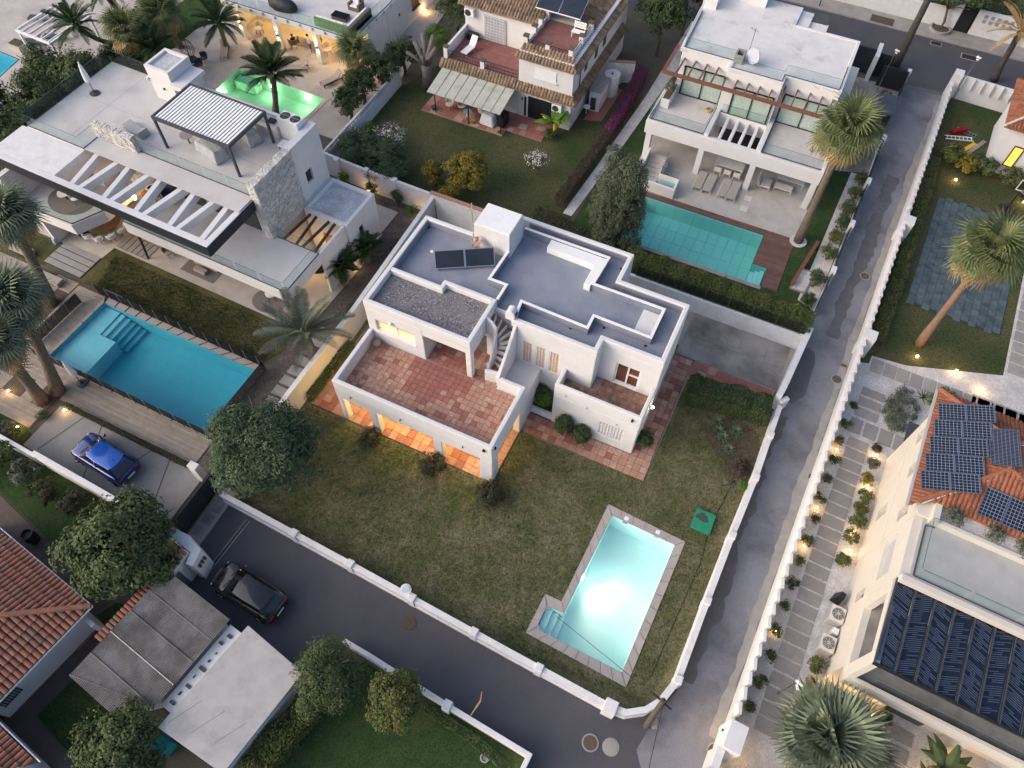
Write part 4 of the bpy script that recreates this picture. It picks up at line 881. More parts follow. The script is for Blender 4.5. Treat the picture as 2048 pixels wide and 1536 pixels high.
tag(MB(B).add([(-24.0 + 1.75 * math.cos(t * .196),4.5 + 1.35 * math.sin(t * .196),3.905) for t in range(32)],[tuple(range(32))]).build('balcony_rug',mat('grey_rug',(.20,.18,.175),(.17,.155,.15),sc=20,ro=.95)),'oval grey rug on the glazed balcony of the left villa','rug'); RUG = bpy.data.materials['grey_rug']
seat('balcony_chair','cream chair nearest the frame beam on the balcony rug',-23.4,4.55,3.91,B,rot=60,s=1.1); u = thingb('balcony_table',(-24.3,4.4,3.91),'round cream table on the oval balcony rug','table'); MB(B).cyl(-24.3,4.4,4.45,4.5,.42,n=20).build('top',FABW,u); MB(B).cyl(-24.3,4.4,3.91,4.45,.05,n=8).build('leg',DARK,u)
seat('balcony_chair','cream chair behind the round table on the balcony',-25.0,4.9,3.91,B,rot=-120,s=1.1)
for i,(x,y) in enumerate(((-18.9,7.15),(-17.85,7.4))): seat('terrace_chair',('navy','second navy')[i] + ' chair seen between the slanted beams on the terrace',x,y,3.9,B,BLUEF,30 * i,1.15)
u = thingb('dining_table',(-24.8,6.0,.05),'round brown dining table lit warm under the balcony','table'); MB(B).cyl(-24.3,5.7,.72,.78,1.25,n=30).build('top',mat('brown_table',(.17,.10,.06),(.12,.07,.045),sc=12,ro=.6),u); MB(B).cyl(-24.3,5.7,.05,.72,.3,.2,n=12).build('pedestal',DARK,u)
for k in range(4): a = R(-95 + k * 32); seat('dining_chair',('first','second','third','fourth')[k] + ' cream dining chair round the brown table, counted from the left',-24.3 + 1.55 * math.cos(a),5.7 + 1.5 * math.sin(a),.05,B,FABW,math.degrees(a) - 90,.9,'chairs round the dining table')
MB(B).ball((-20.6,6.7,3.75),.14,.14,.2).build('pendant_lamp',LAMP,V); MB(B).cyl(-20.6,6.7,3.9,6.4,.012,n=5).build('pendant_cord',BLACK,V); lamp('pendant_light',B(-20.6,6.5,3.5),60,(1,.55,.18),.15,V)
MB(B).ball((-23.2,8.3,2.4),.08).build('wall_light',LAMP,V); lamp('wall_light_glow',B(-22.8,8.0,2.2),45,(1,.6,.25),.1,V)
tag(MB(B).box(-16.9,5.0,.045,-14.0,6.6,.055).build('patio_rug',RUG),'rectangular grey rug on the patio under the terrace','rug')
u = thingb('patio_sofa',(-15.3,6.2,.05),'low grey sofa on the rectangular patio rug','sofa'); MB(B).box(-16.4,5.9,.057,-14.3,6.7,.4).build('seat',FABG,u,bevel=.05); MB(B).box(-16.4,6.5,.4,-14.3,6.75,.8).build('backrest',FABG,u,bevel=.05); MB(B).box(-15.9,5.3,.057,-14.9,5.7,.33).build('ottoman',FABG,u,bevel=.04)
tag(MB(B).add([(-9.6 + 1.25 * math.cos(t * .196),5.55 + 1.0 * math.sin(t * .196),.05) for t in range(32)],[tuple(range(32))]).build('patio_rug',RUG),'round grey rug at the palm end of the patio','rug')
seat('patio_chair','cream armchair on the round patio rug',-9.5,5.9,.055,B,FABW,20,1.35); seat('patio_chair','grey patio chair near the leaning post',-18.3,5.7,.045,B,FABG,70,1.1)
sl_ = empty('stacked_chairs',B(-25.0,4.3,.04),'folded dark chairs leaning together at the patio edge','chair')
for k in range(4): MB(B).hexa([(-25.5 + k * .16,4.1,.045),(-25.46 + k * .16,4.1,.045),(-25.46 + k * .16,4.7,.045),(-25.5 + k * .16,4.7,.045)],[(-25.3 + k * .16,4.1,.95),(-25.26 + k * .16,4.1,.95),(-25.26 + k * .16,4.7,.95),(-25.3 + k * .16,4.7,.95)]).build('folded_chair',DARK,sl_)
tag(MB(B).hexa([(-26.7,2.8,.05),(-26.3,2.7,.05),(-26.2,3.1,.05),(-26.6,3.2,.05)],[(-26.6,2.85,.6),(-26.35,2.8,.5),(-26.28,3.05,.55),(-26.55,3.1,.62)]).build('cushion_bag',mat('blue_white_plastic',(.20,.30,.48),(.5,.55,.6),sc=6,ro=.6)),'blue and white bag slumped by the patio lawn','bag')
st_ = struct(MB(B).box(-22.4,4.6,.02,-19.6,5.95,.05).build('slatted_step',SOIL,base=B(-21,5.2,0)))
for k in range(6): MB(B).box(-22.35 + k * .47,4.62,.03,-21.95 + k * .47,5.9,.09).build('plank',SLABB,st_)
gp = struct(MB(B).sheet([(-25.95,1.15),(-22.5,1.15),(-22.5,3.25),(-25.95,3.25)],.034).build('slab_path',mat('dark_joint',(.03,.035,.03),ro=.9),base=B(-24,2,0)))
for k in range(4): MB(B).box(-25.9,1.2 + k * .52,.02,-22.55,1.65 + k * .52,.075).build('slab',SLABB,gp)
# ------------------------------------------------------------------ its pool, deck, fence and drive
def deck(name,rects,z=.05):
    base_ = struct(MB().box(*[0] * 6).build(name,SOIL,base=(0,0,0))) if False else None
    t = MB()
    for (x0,y0,x1,y1) in rects:
        n = max(1,round((y1 - y0) / .15)); s_ = (y1 - y0) / n
        for k in range(n):
            a = x0
            while a < x1 - .01:
                l = min(rng.uniform(1.6,3.2),x1 - a)
                if x1 - a - l < .4: l = x1 - a
                t.box(a + .004,y0 + k * s_ + .006,z - .04,a + l - .004,y0 + (k + 1) * s_ - .006,z + rng.uniform(0,.003)); a += l
    return t
o_ = struct(MB().sheet([(-31,-9.3),(-16.8,-9.05),(-16.7,-6.7),(-6.2,-6.75),(-6.3,-4.7),(-7.15,-4.6),(-19.8,-4.5),(-19.6,.6),(-19.6,1.0),(-22.5,1.3),(-31,.6)],.018).build('pool_deck',SOIL,base=(-20,-5,0)))
q = deck('d',[(-16.75,-6.65,-6.3,-4.85),(-20.75,-4.85,-16.75,-4.5),(-22.2,-4.4,-19.85,.95),(-31,-9.0,-24.2,.9),(-24.2,.1,-22.3,1.1),(-24.2,-3.4,-23.3,.1),(-24.2,-9.0,-20.6,-4.4),(-20.6,-9,-16.95,-7.6),(-20.6,-6.2,-16.75,-4.85),(-19.1,-7.6,-18.2,-6.2)]).build('board',DECK,o_); q['kind'] = 'stuff'
for k,(x0,y0,x1,y1) in enumerate(((-23.3,-2.4,-22.2,-.3),(-20.6,-7.6,-19.1,-6.2),(-18.2,-7.6,-16.95,-6.2))): MB().box(x0,y0,.02,x1,y1,.06).build('planting_hole',SOIL,o_)
p = empty('swimming_pool',(-13,-2,0),'long blue swimming pool with pale entry ledge beside the timber deck','swimming pool')
basin('basin',PB_IN,1.45,POOLB,p,.03); MB().sheet(PB_IN,-.08).build('water',WATERB,p)
MB().prism([(-19.70,-4.38),(-16.95,-4.42),(-16.92,-1.58),(-18.3,-1.55),(-18.35,.46),(-19.53,.46)],-1.44,-.32).build('entry_ledge',POOLB2,p)
for k in range(5): MB().box(-18.3 + k * .36,-1.54,-1.43,-17.95 + k * .36,.44,-.42 - .2 * k).build('pool_step',POOLB2 if k < 2 else POOLB,p)
coping_run((-19.6,.98),(-6.5,.88),(-19.55,.53),(-7.06,.45),14,COPST,p); coping_run((-6.48,.88),(-6.56,-4.8),(-7.06,.43),(-7.18,-4.54),6,COPST,p); coping_run((-19.85,-4.85),(-6.56,-4.82),(-19.74,-4.42),(-7.2,-4.56),14,COPST,p); coping_run((-19.9,-4.8),(-19.85,.95),(-19.72,-4.4),(-19.57,.52),5,COPST,p)
def fence(label,pts,h=1.0,step=1.04,tilt=0):
    e = empty('pool_fence',(pts[0][0],pts[0][1],.05),label,'fence')
    for a_,b_ in zip(pts[:-1],pts[1:]):
        a_ = Vector(a_); b_ = Vector(b_); n = max(1,round((b_ - a_).length / step))
        for k in range(n + 1):
            p_ = a_ + (b_ - a_) * (k / n); MB().cyl(p_.x,p_.y,.05,.05 + h,.022,n=7).build('post',STEEL,e)
            if k < n: q_ = a_ + (b_ - a_) * ((k + 1) / n); MB().strip([tuple(p_),tuple(q_)],.012,.08,.05 + h * .97).build('mesh_panel',NET,e)
    return e
fence('black mesh safety fence along the lawn side of the blue pool',[(-20.5,1.0),(-7.0,.9)]); fence('black mesh safety fence on the deck side of the blue pool',[(-20.6,-4.75),(-6.7,-4.78)],step=1.15); fence('black mesh fence at the short drive end of the blue pool',[(-6.55,-4.6),(-6.45,.8)],step=1.4); fence('black mesh fence across the deck at the shallow end of the pool',[(-21.1,-4.2),(-20.95,-.1)],step=1.05)
tag(MB().hexa([(-19.9,1.1,.05),(-18.1,1.08,.05),(-18.1,1.2,.05),(-19.9,1.22,.05)],[(-19.5,1.06,.85),(-18.05,1.04,.85),(-18.05,1.09,.85),(-19.5,1.11,.85)]).build('towel',mat('pale_blue_towel',(.42,.46,.58),ro=.95)),'pale blue towel hung over the pool fence','towel')
u = empty('deck_lounger',(-24.2,.4,.05),'pale grey sun lounger on the deck under the left palms','lounger'); MB().hexa([(-25.15,.1,.1),(-23.2,.15,.1),(-23.2,.78,.1),(-25.15,.72,.1)],[(-25.15,.1,.5),(-23.2,.15,.42),(-23.2,.78,.42),(-25.15,.72,.5)]).build('mattress',FABG,u,bevel=.04); MB().box(-25.1,.14,.05,-23.25,.7,.1).build('base',DARK,u)
u = empty('deck_lounger',(-28.0,1.6,.05),'pale sun lounger half hidden behind the upper palm trunk','lounger'); MB().hexa([(-28.9,1.3,.1),(-27,1.3,.1),(-27,1.95,.1),(-28.9,1.95,.1)],[(-28.9,1.3,.5),(-27,1.3,.42),(-27,1.95,.42),(-28.9,1.95,.5)]).build('mattress',FABG,u,bevel=.04); MB().box(-28.8,1.35,.04,-27.1,1.9,.1).build('base',DARK,u)
d_ = struct(MB().sheet([(-16.35,-6.98),(-16.4,-10.05),(-5.3,-10.45),(-5.3,-7.0)],.05).build('parking_court',mat('pale_exposed_concrete',(.29,.28,.275),(.25,.245,.24),sc=1.2,ro=.9,fine=.16,fsc=35,stain=(.22,.215,.21),ssc=.35),base=(-11,-8.5,0)))
for (a_,b_) in (((-14.45,-6.98),(-15.4,-9.9)),((-13.05,-7.0),(-11.6,-10.2)),((-9.2,-7.0),(-9.7,-8.2)),((-7.8,-7.05),(-6.6,-10.3)),((-5.6,-9.4),(-6.0,-10.4))): MB().strip([a_,b_],.06,.052,.056).build('grass_joint',LF2,d_)
w = empty('drive_wall',(-10,-10.5,0),'white wall between the blue car court and the lower garden','wall'); MB().strip([(-14.05,-10.42),(-5.2,-10.75)],.26,0,1.8).build('wall',WHITE2,w,bevel=.02); MB().strip([(-30,-10.0),(-14.2,-10.45)],.22,0,1.2).build('low_wall',WHITE2,w,bevel=.02); MB().box(-5.5,-7.35,0,-4.9,-6.95,1.9).build('gate_pillar',WHITE2,w,bevel=.02)
g = empty('sliding_gate',(-3.95,-8.8,0),'tall black sliding gate at the end of the front street','gate'); MB().box(-4.05,-10.4,.08,-3.95,-7.1,1.85).build('panel',NAVY,g); MB().box(-4.08,-10.45,1.85,-3.92,-7.05,1.93).build('top_rail',BLACK,g)
for k in range(4): MB().box(-3.949,-10.3 + k * 1.05,.1,-3.92,-10.22 + k * 1.05,1.84).build('stile',BLACK,g)
pv = struct(MB().box(-3.85,-10.55,0,-2.85,-6.9,.1).build('gate_pavement',CONC,base=(-3.3,-8.8,0)))
for k in range(3): MB().box(-3.7,-10.2 + k * .8,.095,-3.05,-9.6 + k * .8,.106).build('meter_lid',CONCD,pv)
dr_ = tag(MB().strip([(-1.55,-11.8),(-1.33,-8.15)],.26,.02,.03).build('drain_grate',CONCD),'long drain grate crossing the dark street by the gate','drain'); MB().strip([(-1.55,-11.8),(-1.33,-8.15)],.12,.03,.033).build('grate_slots',BLACK,dr_)
w = empty('letterbox_wall',(-2.6,-11,0),'white wall block with letterboxes at the street corner by the big tree','wall'); MB().prism([(-4.1,-10.65),(-2.6,-10.62),(-1.5,-11.0),(-1.35,-11.9),(-1.75,-11.95),(-1.95,-11.35),(-4.1,-11.0)],0,2.15).build('wall',WHITE,w,bevel=.02)
for k in range(3): MB().box(-1.42 + .02 * k,-11.25 - k * .22,1.3,-1.36 + .02 * k,-11.12 - k * .22,1.65).build('letterbox',DARK,w)
def garden_lamp(name,x,y,z,label,pw,fr=W,m=LAMP,group='ground spotlights',aim=None,rad=.06,sz=.07,col=(1,.56,.18)):
    e = empty(name,fr(x,y,z),label,'spotlight',group); MB(fr).cyl(x,y,z,z + .12,.03,n=8).build('spike',BLACK,e); MB(fr).ball((x,y,z + .19),sz,n=10,m=7).build('bulb',m,e)
    lamp('spotlight_light',fr(x,y,z + .34),pw,col,rad,e); return e
garden_lamp('ground_spotlight',-19.9,-7.6,.06,'ground light in the palm bed at the left edge of the deck',26); garden_lamp('ground_spotlight',-15.75,-7.15,.05,'ground light at the deck corner of the parking court',26); garden_lamp('ground_spotlight',-17.45,-9.3,.05,'bright ground light among grasses beside the left drive wall',45)
# ------------------------------------------------------------------ barrel-tile roofs
def clip_t(poly,s,dirv,org):
    """where the line org + s*side + t*dir lies inside the polygon (2-D): list of (t0, t1)"""
    sd_ = Vector((-dirv.y,dirv.x)); o = org + sd_ * s; ts = []
    n = len(poly)
    for i in range(n):
        a = Vector(poly[i]) - o; b = Vector(poly[(i + 1) % n]) - o; da,db = a.dot(sd_),b.dot(sd_)
        if (da > 0) != (db > 0): ts.append((a + (b - a) * (da / (da - db))).dot(dirv))
    ts.sort(); return list(zip(ts[::2],ts[1::2]))
def barrel(poly,zf,up2,w=.24,l=.42,r=.095,fr=W,each=None,lim=300):
    """curved tiles in rows on a sloping plane zf(x,y); up2 points up the slope. each: callback per tile (centre, frame) or joined"""
    d = Vector(up2).normalized(); sd_ = Vector((-d.y,d.x)); org = Vector(poly[0]); ss = [(Vector(p) - org).dot(sd_) for p in poly]; t = MB(fr); tiles = []
    s = min(ss) + w / 2
    while s < max(ss):
        for (t0,t1) in clip_t(poly,s,d,org):
            k = t0
            while k < t1 - .08:
                e = min(k + l,t1); p0 = org + sd_ * s + d * k; p1 = org + sd_ * s + d * (e + .03); tiles.append((p0,p1)); k += l
        s += w
    return tiles
def barrel_join(name,poly,zf,up2,m,parent,fr=W,w=.24,l=.42,r=.1):
    t = MB(fr); d = Vector(up2).normalized(); sd_ = Vector((-d.y,d.x)); N_ = 4
    for (p0,p1) in barrel(poly,zf,up2,w,l):
        jit = rng.uniform(-.012,.012); vs_ = []
        for (p,rr,dz) in ((p0,r * 1.08,.03),(p1,r * .9,0.)):
            for k in range(N_ + 1):
                a = math.pi * k / N_; q = p + sd_ * (rr * math.cos(a) + jit); vs_.append((q.x,q.y,zf(q.x,q.y) + rr * .75 * math.sin(a) + dz))
        t.add(vs_,[(k,k + 1,k + 1 + N_ + 1,k + N_ + 1) for k in range(N_)] + [tuple(range(N_ + 1))])
    o = t.build(name,m,parent); o['kind'] = 'stuff'; return o
def slope_sheet(name,poly,zf,m,parent,fr=W,th=.1):
    n = len(poly); q = MB(fr).add([(x,y,zf(x,y) + .01) for x,y in poly] + [(x,y,zf(x,y) - th) for x,y in poly],[tuple(range(n)),tuple(reversed(range(n,2 * n)))] + [(i,i + n,(i + 1) % n + n,(i + 1) % n) for i in range(n)])
    return q.build(name,m,parent)

# ------------------------------------------------------------------ old house with clay tiles (top centre)
ground_sheet('lawn',[(-13.2,18.3),(-8.5,18.2),(-3.0,18.4),(-3,17.6),(4.6,17.6),(6.0,21.3),(5.6,26),(6.4,36),(4.2,40),(2.0,40),(-9.6,40),(-13.4,29)],.03,LAWND)
ground_sheet('garden_bed',[(-13.2,18.0),(-3.2,18.0),(-3.2,19.2),(-13.2,20.5)],.034,SOIL)
o_ = struct(MB().box(-10.1,27.75,0,-2.65,30.8,.1).build('porch_floor',GROUT,base=(-6,29,0))); tilefield(o_,-10.08,27.77,-2.67,30.75,.75,.125,TERRAR,TERRA,name='floor_tile',pr=lambda x,y: .25)
o_ = struct(MB().box(-2.64,28.55,0,.5,30.8,.08).build('entrance_paving',GROUT,base=(-1,29,0))); tilefield(o_,-2.62,28.57,.48,30.75,.5,.105,TERRAR,TERRA,name='floor_tile',pr=lambda x,y: .2); MB().box(-1.9,29.2,.1,-1.2,29.8,.135).build('pale_slab',CONC,o_)
D = empty('clay_tile_house',(-3,34,0),'old white house with clay tile eaves and two red roof terraces','house')
MB().prism([(-9.3,30.82),(1.93,30.82),(1.93,43),(-9.3,43)],0,3.15).build('wall',WHITE,D)
uw = MB().prism([(-2.65,30.84),(1.92,30.84),(1.92,43),(-2.65,43)],3.15,5.9).build('upper_wall',WHITE,D); MB().prism([(-9.3,34.6),(-2.66,34.6),(-2.66,43),(-9.3,43)],3.15,6.2).build('upper_wall',WHITE,D)
MB().box(-9.3,30.9,3.151,-2.66,34.59,3.19).build('terrace_bed',GROUT,D); RT = mat('red_terrace_paving',(.25,.105,.095),(.20,.085,.08),sc=1.5,ro=.8,fine=.1,stain=(.28,.15,.13),ssc=2.2)
MB().box(-9.1,31.0,3.191,-2.7,34.55,3.21).build('terrace_floor',RT,D); MB().box(-2.3,31.5,5.9,1.45,35.45,5.93).build('upper_terrace_floor',RT,D)
MB().strip([(-9.2,34.6),(-9.2,31.0)],.2,3.19,4.1).build('terrace_wall',WHITE,D)
# clay tile eaves
def skirt(pts,zi,zo,outd,m=ROOFM):
    pass
zf = lambda x,y: 2.74 + .9 * max(0,(y - 30.32)); barrel_join('clay_eave',[(-9.6,30.28),(2.4,30.28),(2.0,30.84),(-9.6,30.84)],zf,(0,1),ROOFM,D,w=.27,l=.3); slope_sheet('eave_board',[(-9.6,30.32),(2.4,30.32),(2.0,30.84),(-9.6,30.84)],zf,ROOFM,D)
zf = lambda x,y: 2.74 + .9 * max(0,(2.45 - x)); barrel_join('clay_eave',[(2.48,30.3),(2.48,42),(1.93,42),(1.93,30.84)],zf,(-1,0),ROOFM,D,w=.27,l=.3); slope_sheet('eave_board',[(2.45,30.32),(2.45,42),(1.95,42),(1.95,30.84)],zf,ROOFM,D)
zf = lambda x,y: 5.5 + .75 * max(0,(y - 30.45)); barrel_join('clay_eave',[(-2.95,30.4),(2.3,30.4),(1.6,31.4),(-2.4,31.4)],zf,(0,1),ROOFM,D,w=.27,l=.35); slope_sheet('eave_board',[(-2.9,30.45),(2.25,30.45),(1.6,31.4),(-2.4,31.4)],zf,ROOFM,D)
zr = lambda x,y: 5.5 + .5 * max(0,(2.35 - x)); zfr = lambda x,y: 6.05 + .48 * (y - 34.2)
RP = [(2.4,30.5),(2.4,43),(-2.8,43),(-2.8,38.9),(.45,35.5),(1.6,35.5),(1.6,31.2)]; barrel_join('clay_roof',RP,zr,(-1,0),ROOFM,D,w=.27,l=.42); slope_sheet('roof_deck',RP,zr,ROOFM,D)
FP = [(-9.7,34.15),(-2.45,34.15),(-2.45,35.5),(.3,35.5),(-2.8,38.8),(-2.8,43),(-9.7,43)]; barrel_join('clay_roof',FP,zfr,(0,1),ROOFM,D,w=.27,l=.42); slope_sheet('roof_deck',FP,zfr,ROOFM,D)
MB().tube([(.4,35.5,6.62),(-2.8,38.8,8.2)],.12,8).build('hip_ridge',ROOFM,D)
# terrace pillars, railings
CAPT = mat('mossy_pillar_cap',(.13,.095,.065),(.09,.08,.05),sc=9,ro=.9)
def pillar(x,y,z,h=.85): q_ = MB().box(x - .17,y - .17,z,x + .17,y + .17,z + h).build('terrace_pillar',WHITE,D); MB().box(x - .21,y - .21,z + h,x + .21,y + .21,z + h + .1).build('pillar_cap',CAPT,q_)
for (x,y,z,h) in ((-9.2,31.0,3.15,1.0),(-5.9,31.0,3.15,.75),(-2.4,31.55,5.85,.85),(-.55,31.5,5.85,.75),(1.35,31.5,5.85,.85),(-2.35,33.0,5.9,.8),(-2.35,34.2,5.9,.8),(-2.3,35.4,5.9,.8),(1.4,33.4,5.9,.8),(1.4,35.3,5.9,.8)): pillar(x,y,z,h)
def rail(a_,b_,z,h=.7,m=BLACK,n=12,name='railing'):
    t = MB(); a_ = Vector(a_); b_ = Vector(b_)
    for k in (0.15,.55,1): t.bar((a_.x,a_.y,z + h * k),(b_.x,b_.y,z + h * k),.035)
    for k in range(n + 1): p_ = a_ + (b_ - a_) * (k / n); t.bar((p_.x,p_.y,z),(p_.x,p_.y,z + h),.02)
    t.build(name,m,D)
rail((-9.0,31.0),(-6.1,31.0),3.2); rail((-5.7,31.0),(-2.75,31.0),3.2); rail((-2.2,31.55),(-.75,31.5),5.9,.55,n=2); rail((-.35,31.5),(1.15,31.5),5.9,.55,n=2); rail((1.4,31.7),(1.4,33.2),5.9,.6,n=2); rail((1.4,33.6),(1.4,35.1),5.9,.6,n=2); rail((-2.75,33.0),(-2.75,34.5),3.2,1.0)
MB().box(-2.45,31.6,5.9,-2.25,35.4,6.25).build('terrace_kerb',WHITE,D); MB().box(1.3,31.7,5.9,1.5,35.3,6.2).build('terrace_kerb',WHITE,D)
# openings
dr = MB().box(-7.55,34.55,3.22,-5.6,34.61,5.35).build('terrace_door',GMETAL,D); t = MB()
for k in range(15): t.box(-7.5 + k * .135,34.5,3.25,-7.47 + k * .135,34.545,5.3)
for k in range(9): t.box(-7.55,34.49,3.3 + k * .25,-5.6,34.499,3.33 + k * .25)
t.build('white_grille',WMETAL,dr)
wi = MB().box(-1.25,30.80,3.95,.55,30.845,4.85).build('shuttered_window',WMETAL,D); MB().box(-1.35,30.72,3.86,.65,30.845,3.945).build('sill',WHITE,wi); t = MB()
for k in range(9): t.box(-1.22,30.785,3.98 + k * .095,.52,30.799,4.05 + k * .095)
t.build('shutter_slats',WMETAL,wi)
dr = MB().box(-1.75,30.78,.12,.35,30.825,2.1).build('entrance_door',DWIN,D); t = MB()
for k in range(17): t.box(-1.72 + k * .125,30.70,.14,-1.70 + k * .125,30.73,2.08)
for z_ in (.5,1.1,1.7): t.box(-1.75,30.69,z_,.35,30.70,z_ + .03)
t.build('iron_grille',BLACK,dr); MB().box(-2.1,30.78,.15,-1.92,30.825,1.95).build('side_light',DWIN,D)
MB().box(-3.4,30.75,.12,-2.75,30.825,2.1).build('porch_grille',WMETAL,D); MB().box(-2.35,30.77,1.55,-2.22,30.825,1.8).build('meter_plate',CAPT,D)
MB().tube([(-2.4,30.6,2.42),(.3,30.55,2.4)],.06,8).build('awning_roll',CREAM,D); MB().tube([(-9.0,34.5,5.75),(-4.5,34.5,5.75)],.09,8).build('awning_roll',CREAM,D)
for (y,z0_,z1_) in ((33.2,3.9,5.0),(35.4,3.7,5.1),(37.2,3.7,5.2)): MB().box(1.921,y,z0_,1.96,y + .6,z1_).build('side_window',DARK,D)
MB().cyl(1.99,32.2,2.9,5.4,.04,n=6).build('downpipe',DARK,D)
def acunit(name,label,x,y,z,fr=W,rz=0,s=1.,parentless=True):
    e = empty(name,fr(x,y,z),label,'air conditioner',None,fr.a + rz)
    def P_(t,n,m,par=e,**k): o = t.build(n,m,base=(0,0,0),**k); o.parent = par; o.location = (0,0,0); return o
    P_(MB().box(-.42,-.17,.02,.42,.17,.66),'body',WMETAL,bevel=.015); P_(MB().tube([(-.1,-.171,.34),(-.1,-.185,.34)],.27,22),'fan_well',DARK)
    t = MB()
    for k in range(3):
        r_ = .08 + .08 * k
        for j in range(16): a = j * math.pi / 8; b_ = (j + 1) * math.pi / 8; t.bar((-.1 + r_ * math.cos(a),-.195,.34 + r_ * math.sin(a)),(-.1 + r_ * math.cos(b_),-.195,.34 + r_ * math.sin(b_)),.012)
    for j in range(4): a = j * math.pi / 4; t.bar((-.1 - .27 * math.cos(a),-.195,.34 - .27 * math.sin(a)),(-.1 + .27 * math.cos(a),-.195,.34 + .27 * math.sin(a)),.012)
    P_(t,'fan_guard',STEEL); P_(MB().box(-.36,-.14,0,-.3,.14,.02),'foot',DARK); P_(MB().box(.3,-.14,0,.36,.14,.02),'foot',DARK)
    e.scale = (s,s,s); return e
acunit('wall_air_conditioner','white air conditioner high on the wall above the red terrace',-8.75,34.4,5.0); acunit('wall_air_conditioner','white air conditioner beside the iron grille door of the old house',.85,30.62,1.65)
# terrace things
u = empty('folding_lounger',(-7.9,32.5,3.21),'white folding lounger draped with a towel on the red terrace','lounger'); MB().hexa([(-8.3,31.7,3.5),(-7.7,31.6,3.5),(-7.5,32.7,3.55),(-8.1,32.8,3.55)],[(-8.3,31.7,3.54),(-7.7,31.6,3.54),(-7.5,32.7,3.59),(-8.1,32.8,3.59)]).build('seat',FABW,u); MB().hexa([(-8.1,32.8,3.55),(-7.5,32.7,3.55),(-7.42,33.2,4.2),(-8.0,33.3,4.2)],[(-8.1,32.85,3.59),(-7.5,32.75,3.59),(-7.42,33.25,4.22),(-8.0,33.35,4.22)]).build('backrest',FABW,u)
for (x,y) in ((-8.2,31.8),(-7.75,31.75),(-8.0,32.7),(-7.6,32.65)): MB().cyl(x,y,3.211,3.52,.02,n=6).build('leg',WMETAL,u)
tag(MB().box(-8.9,33.9,3.211,-7.95,34.4,3.75).build('storage_box',BLACK,bevel=.03),'black storage box in the corner of the red terrace','box')
u = empty('white_bench',(.9,34.6,5.93),'white slatted bench on the upper red terrace','bench')
for k in range(3): MB().box(.25,34.0 + k * .17,6.36,1.25,34.14 + k * .17,6.4).build('seat_slat',WMETAL,u)
for k in range(3): MB().box(.25,34.55 + k * .05,6.5 + k * .15,1.25,34.59 + k * .05,6.62 + k * .15).build('back_slat',WMETAL,u)
for x in (.32,1.15): MB().bar((x,34.05,5.931),(x,34.05,6.36),.05).build('leg',WMETAL,u); MB().bar((x,34.5,5.931),(x,34.7,6.95),.05).build('back_leg',WMETAL,u)
u = empty('roof_solar_heater',(-1.3,35.7,6.9),'two dark collector panels on the clay tile roof','solar panel')
for k in range(2):
    x = -3.1 + k * 1.9; MB().hexa([(x,34.85,7.0),(x + 1.8,34.85,7.0),(x + 1.8,36.5,7.85),(x,36.5,7.85)],[(x,34.82,7.07),(x + 1.8,34.82,7.07),(x + 1.8,36.47,7.92),(x,36.47,7.92)]).build('collector',mat('roof_collector',(.02,.028,.05),(.03,.038,.06),sc=2,ro=.15) if k == 0 else bpy.data.materials['roof_collector'],u)
    MB().hexa([(x - .04,34.8,6.95),(x + 1.84,34.8,6.95),(x + 1.84,36.54,7.83),(x - .04,36.54,7.83)],[(x - .04,34.8,7.0),(x + 1.84,34.8,7.0),(x + 1.84,36.54,7.86),(x - .04,36.54,7.86)]).build('frame',WMETAL,u)
    MB().bar((x + .9,36.3,6.95),(x + .9,36.3,7.75),.05).build('strut',STEEL,u)
# porch awning
u = empty('porch_awning',(-6,29,0),'pale corrugated porch roof on thin posts in front of the old house','awning')
for k in range(8):
    x0,x1 = -9.25 + k * .82,-8.45 + k * .82; MB().hexa([(x0,27.55,2.2),(x1,27.55,2.2),(x1,30.28,2.66),(x0,30.28,2.66)],[(x0,27.55,2.24),(x1,27.55,2.24),(x1,30.28,2.70),(x0,30.28,2.70)]).build('roof_sheet',AWN,u); MB().bar((x1,27.56,2.24),(x1,30.28,2.71),.04).build('sheet_rib',mat('rusty_rib',(.24,.19,.11),ro=.9) if k == 0 else bpy.data.materials['rusty_rib'],u)
for (x,y) in ((-8.8,27.95),(-5.72,27.9),(-2.8,27.87)): MB().cyl(x,y,.1,2.22,.05,n=8).build('post',BLACK,u)
MB().bar((-9.25,27.7,2.17),(-2.7,27.7,2.17),.06).build('front_beam',BLACK,u)
u = empty('garden_table',(-6.1,28.5,.12),'small turquoise round table at the porch edge','table'); MB().cyl(-6.1,28.5,.72,.76,.36,n=18).build('top',mat('turquoise_top',(.20,.34,.34),ro=.6),u)
for k in range(3): MB().tube([(-6.1,28.5,.72),(-6.1 + .3 * math.cos(k * 2.1),28.5 + .3 * math.sin(k * 2.1),.126)],.02,6).build('leg',WMETAL,u)
u = empty('covered_barbecue',(-4.3,28.6,.12),'pale sheet draped over a porch barbecue','covered furniture'); o_ = MB().hexa([(-5.0,28.2,.13),(-3.6,28.1,.13),(-3.5,29.1,.13),(-4.9,29.2,.13)],[(-4.8,28.4,1.15),(-3.8,28.3,.95),(-3.75,29.0,.95),(-4.7,29.1,1.15)]).build('sheet',FABW,u,bevel=.15,seg=3)
tag(MB().box(-3.4,28.5,.13,-2.85,29.6,1.1).build('garden_cabinet',BLACK,bevel=.1),'black covered cabinet beside the last porch post','cabinet')
for i,(x,y,lab) in enumerate(((-9.1,28.2,'by the left porch post'),(-5.5,28.1,'by the middle porch post'),(-3.1,28.0,'by the right porch post'))):
    u = empty('flower_pot',(x,y,.12),'round plant pot ' + lab,'flower pot'); MB().lathe(x,y,[(.16,.127),(.24,.45),(.2,.45)],12).build('pot',CLAYPOT if i else DARK,u)
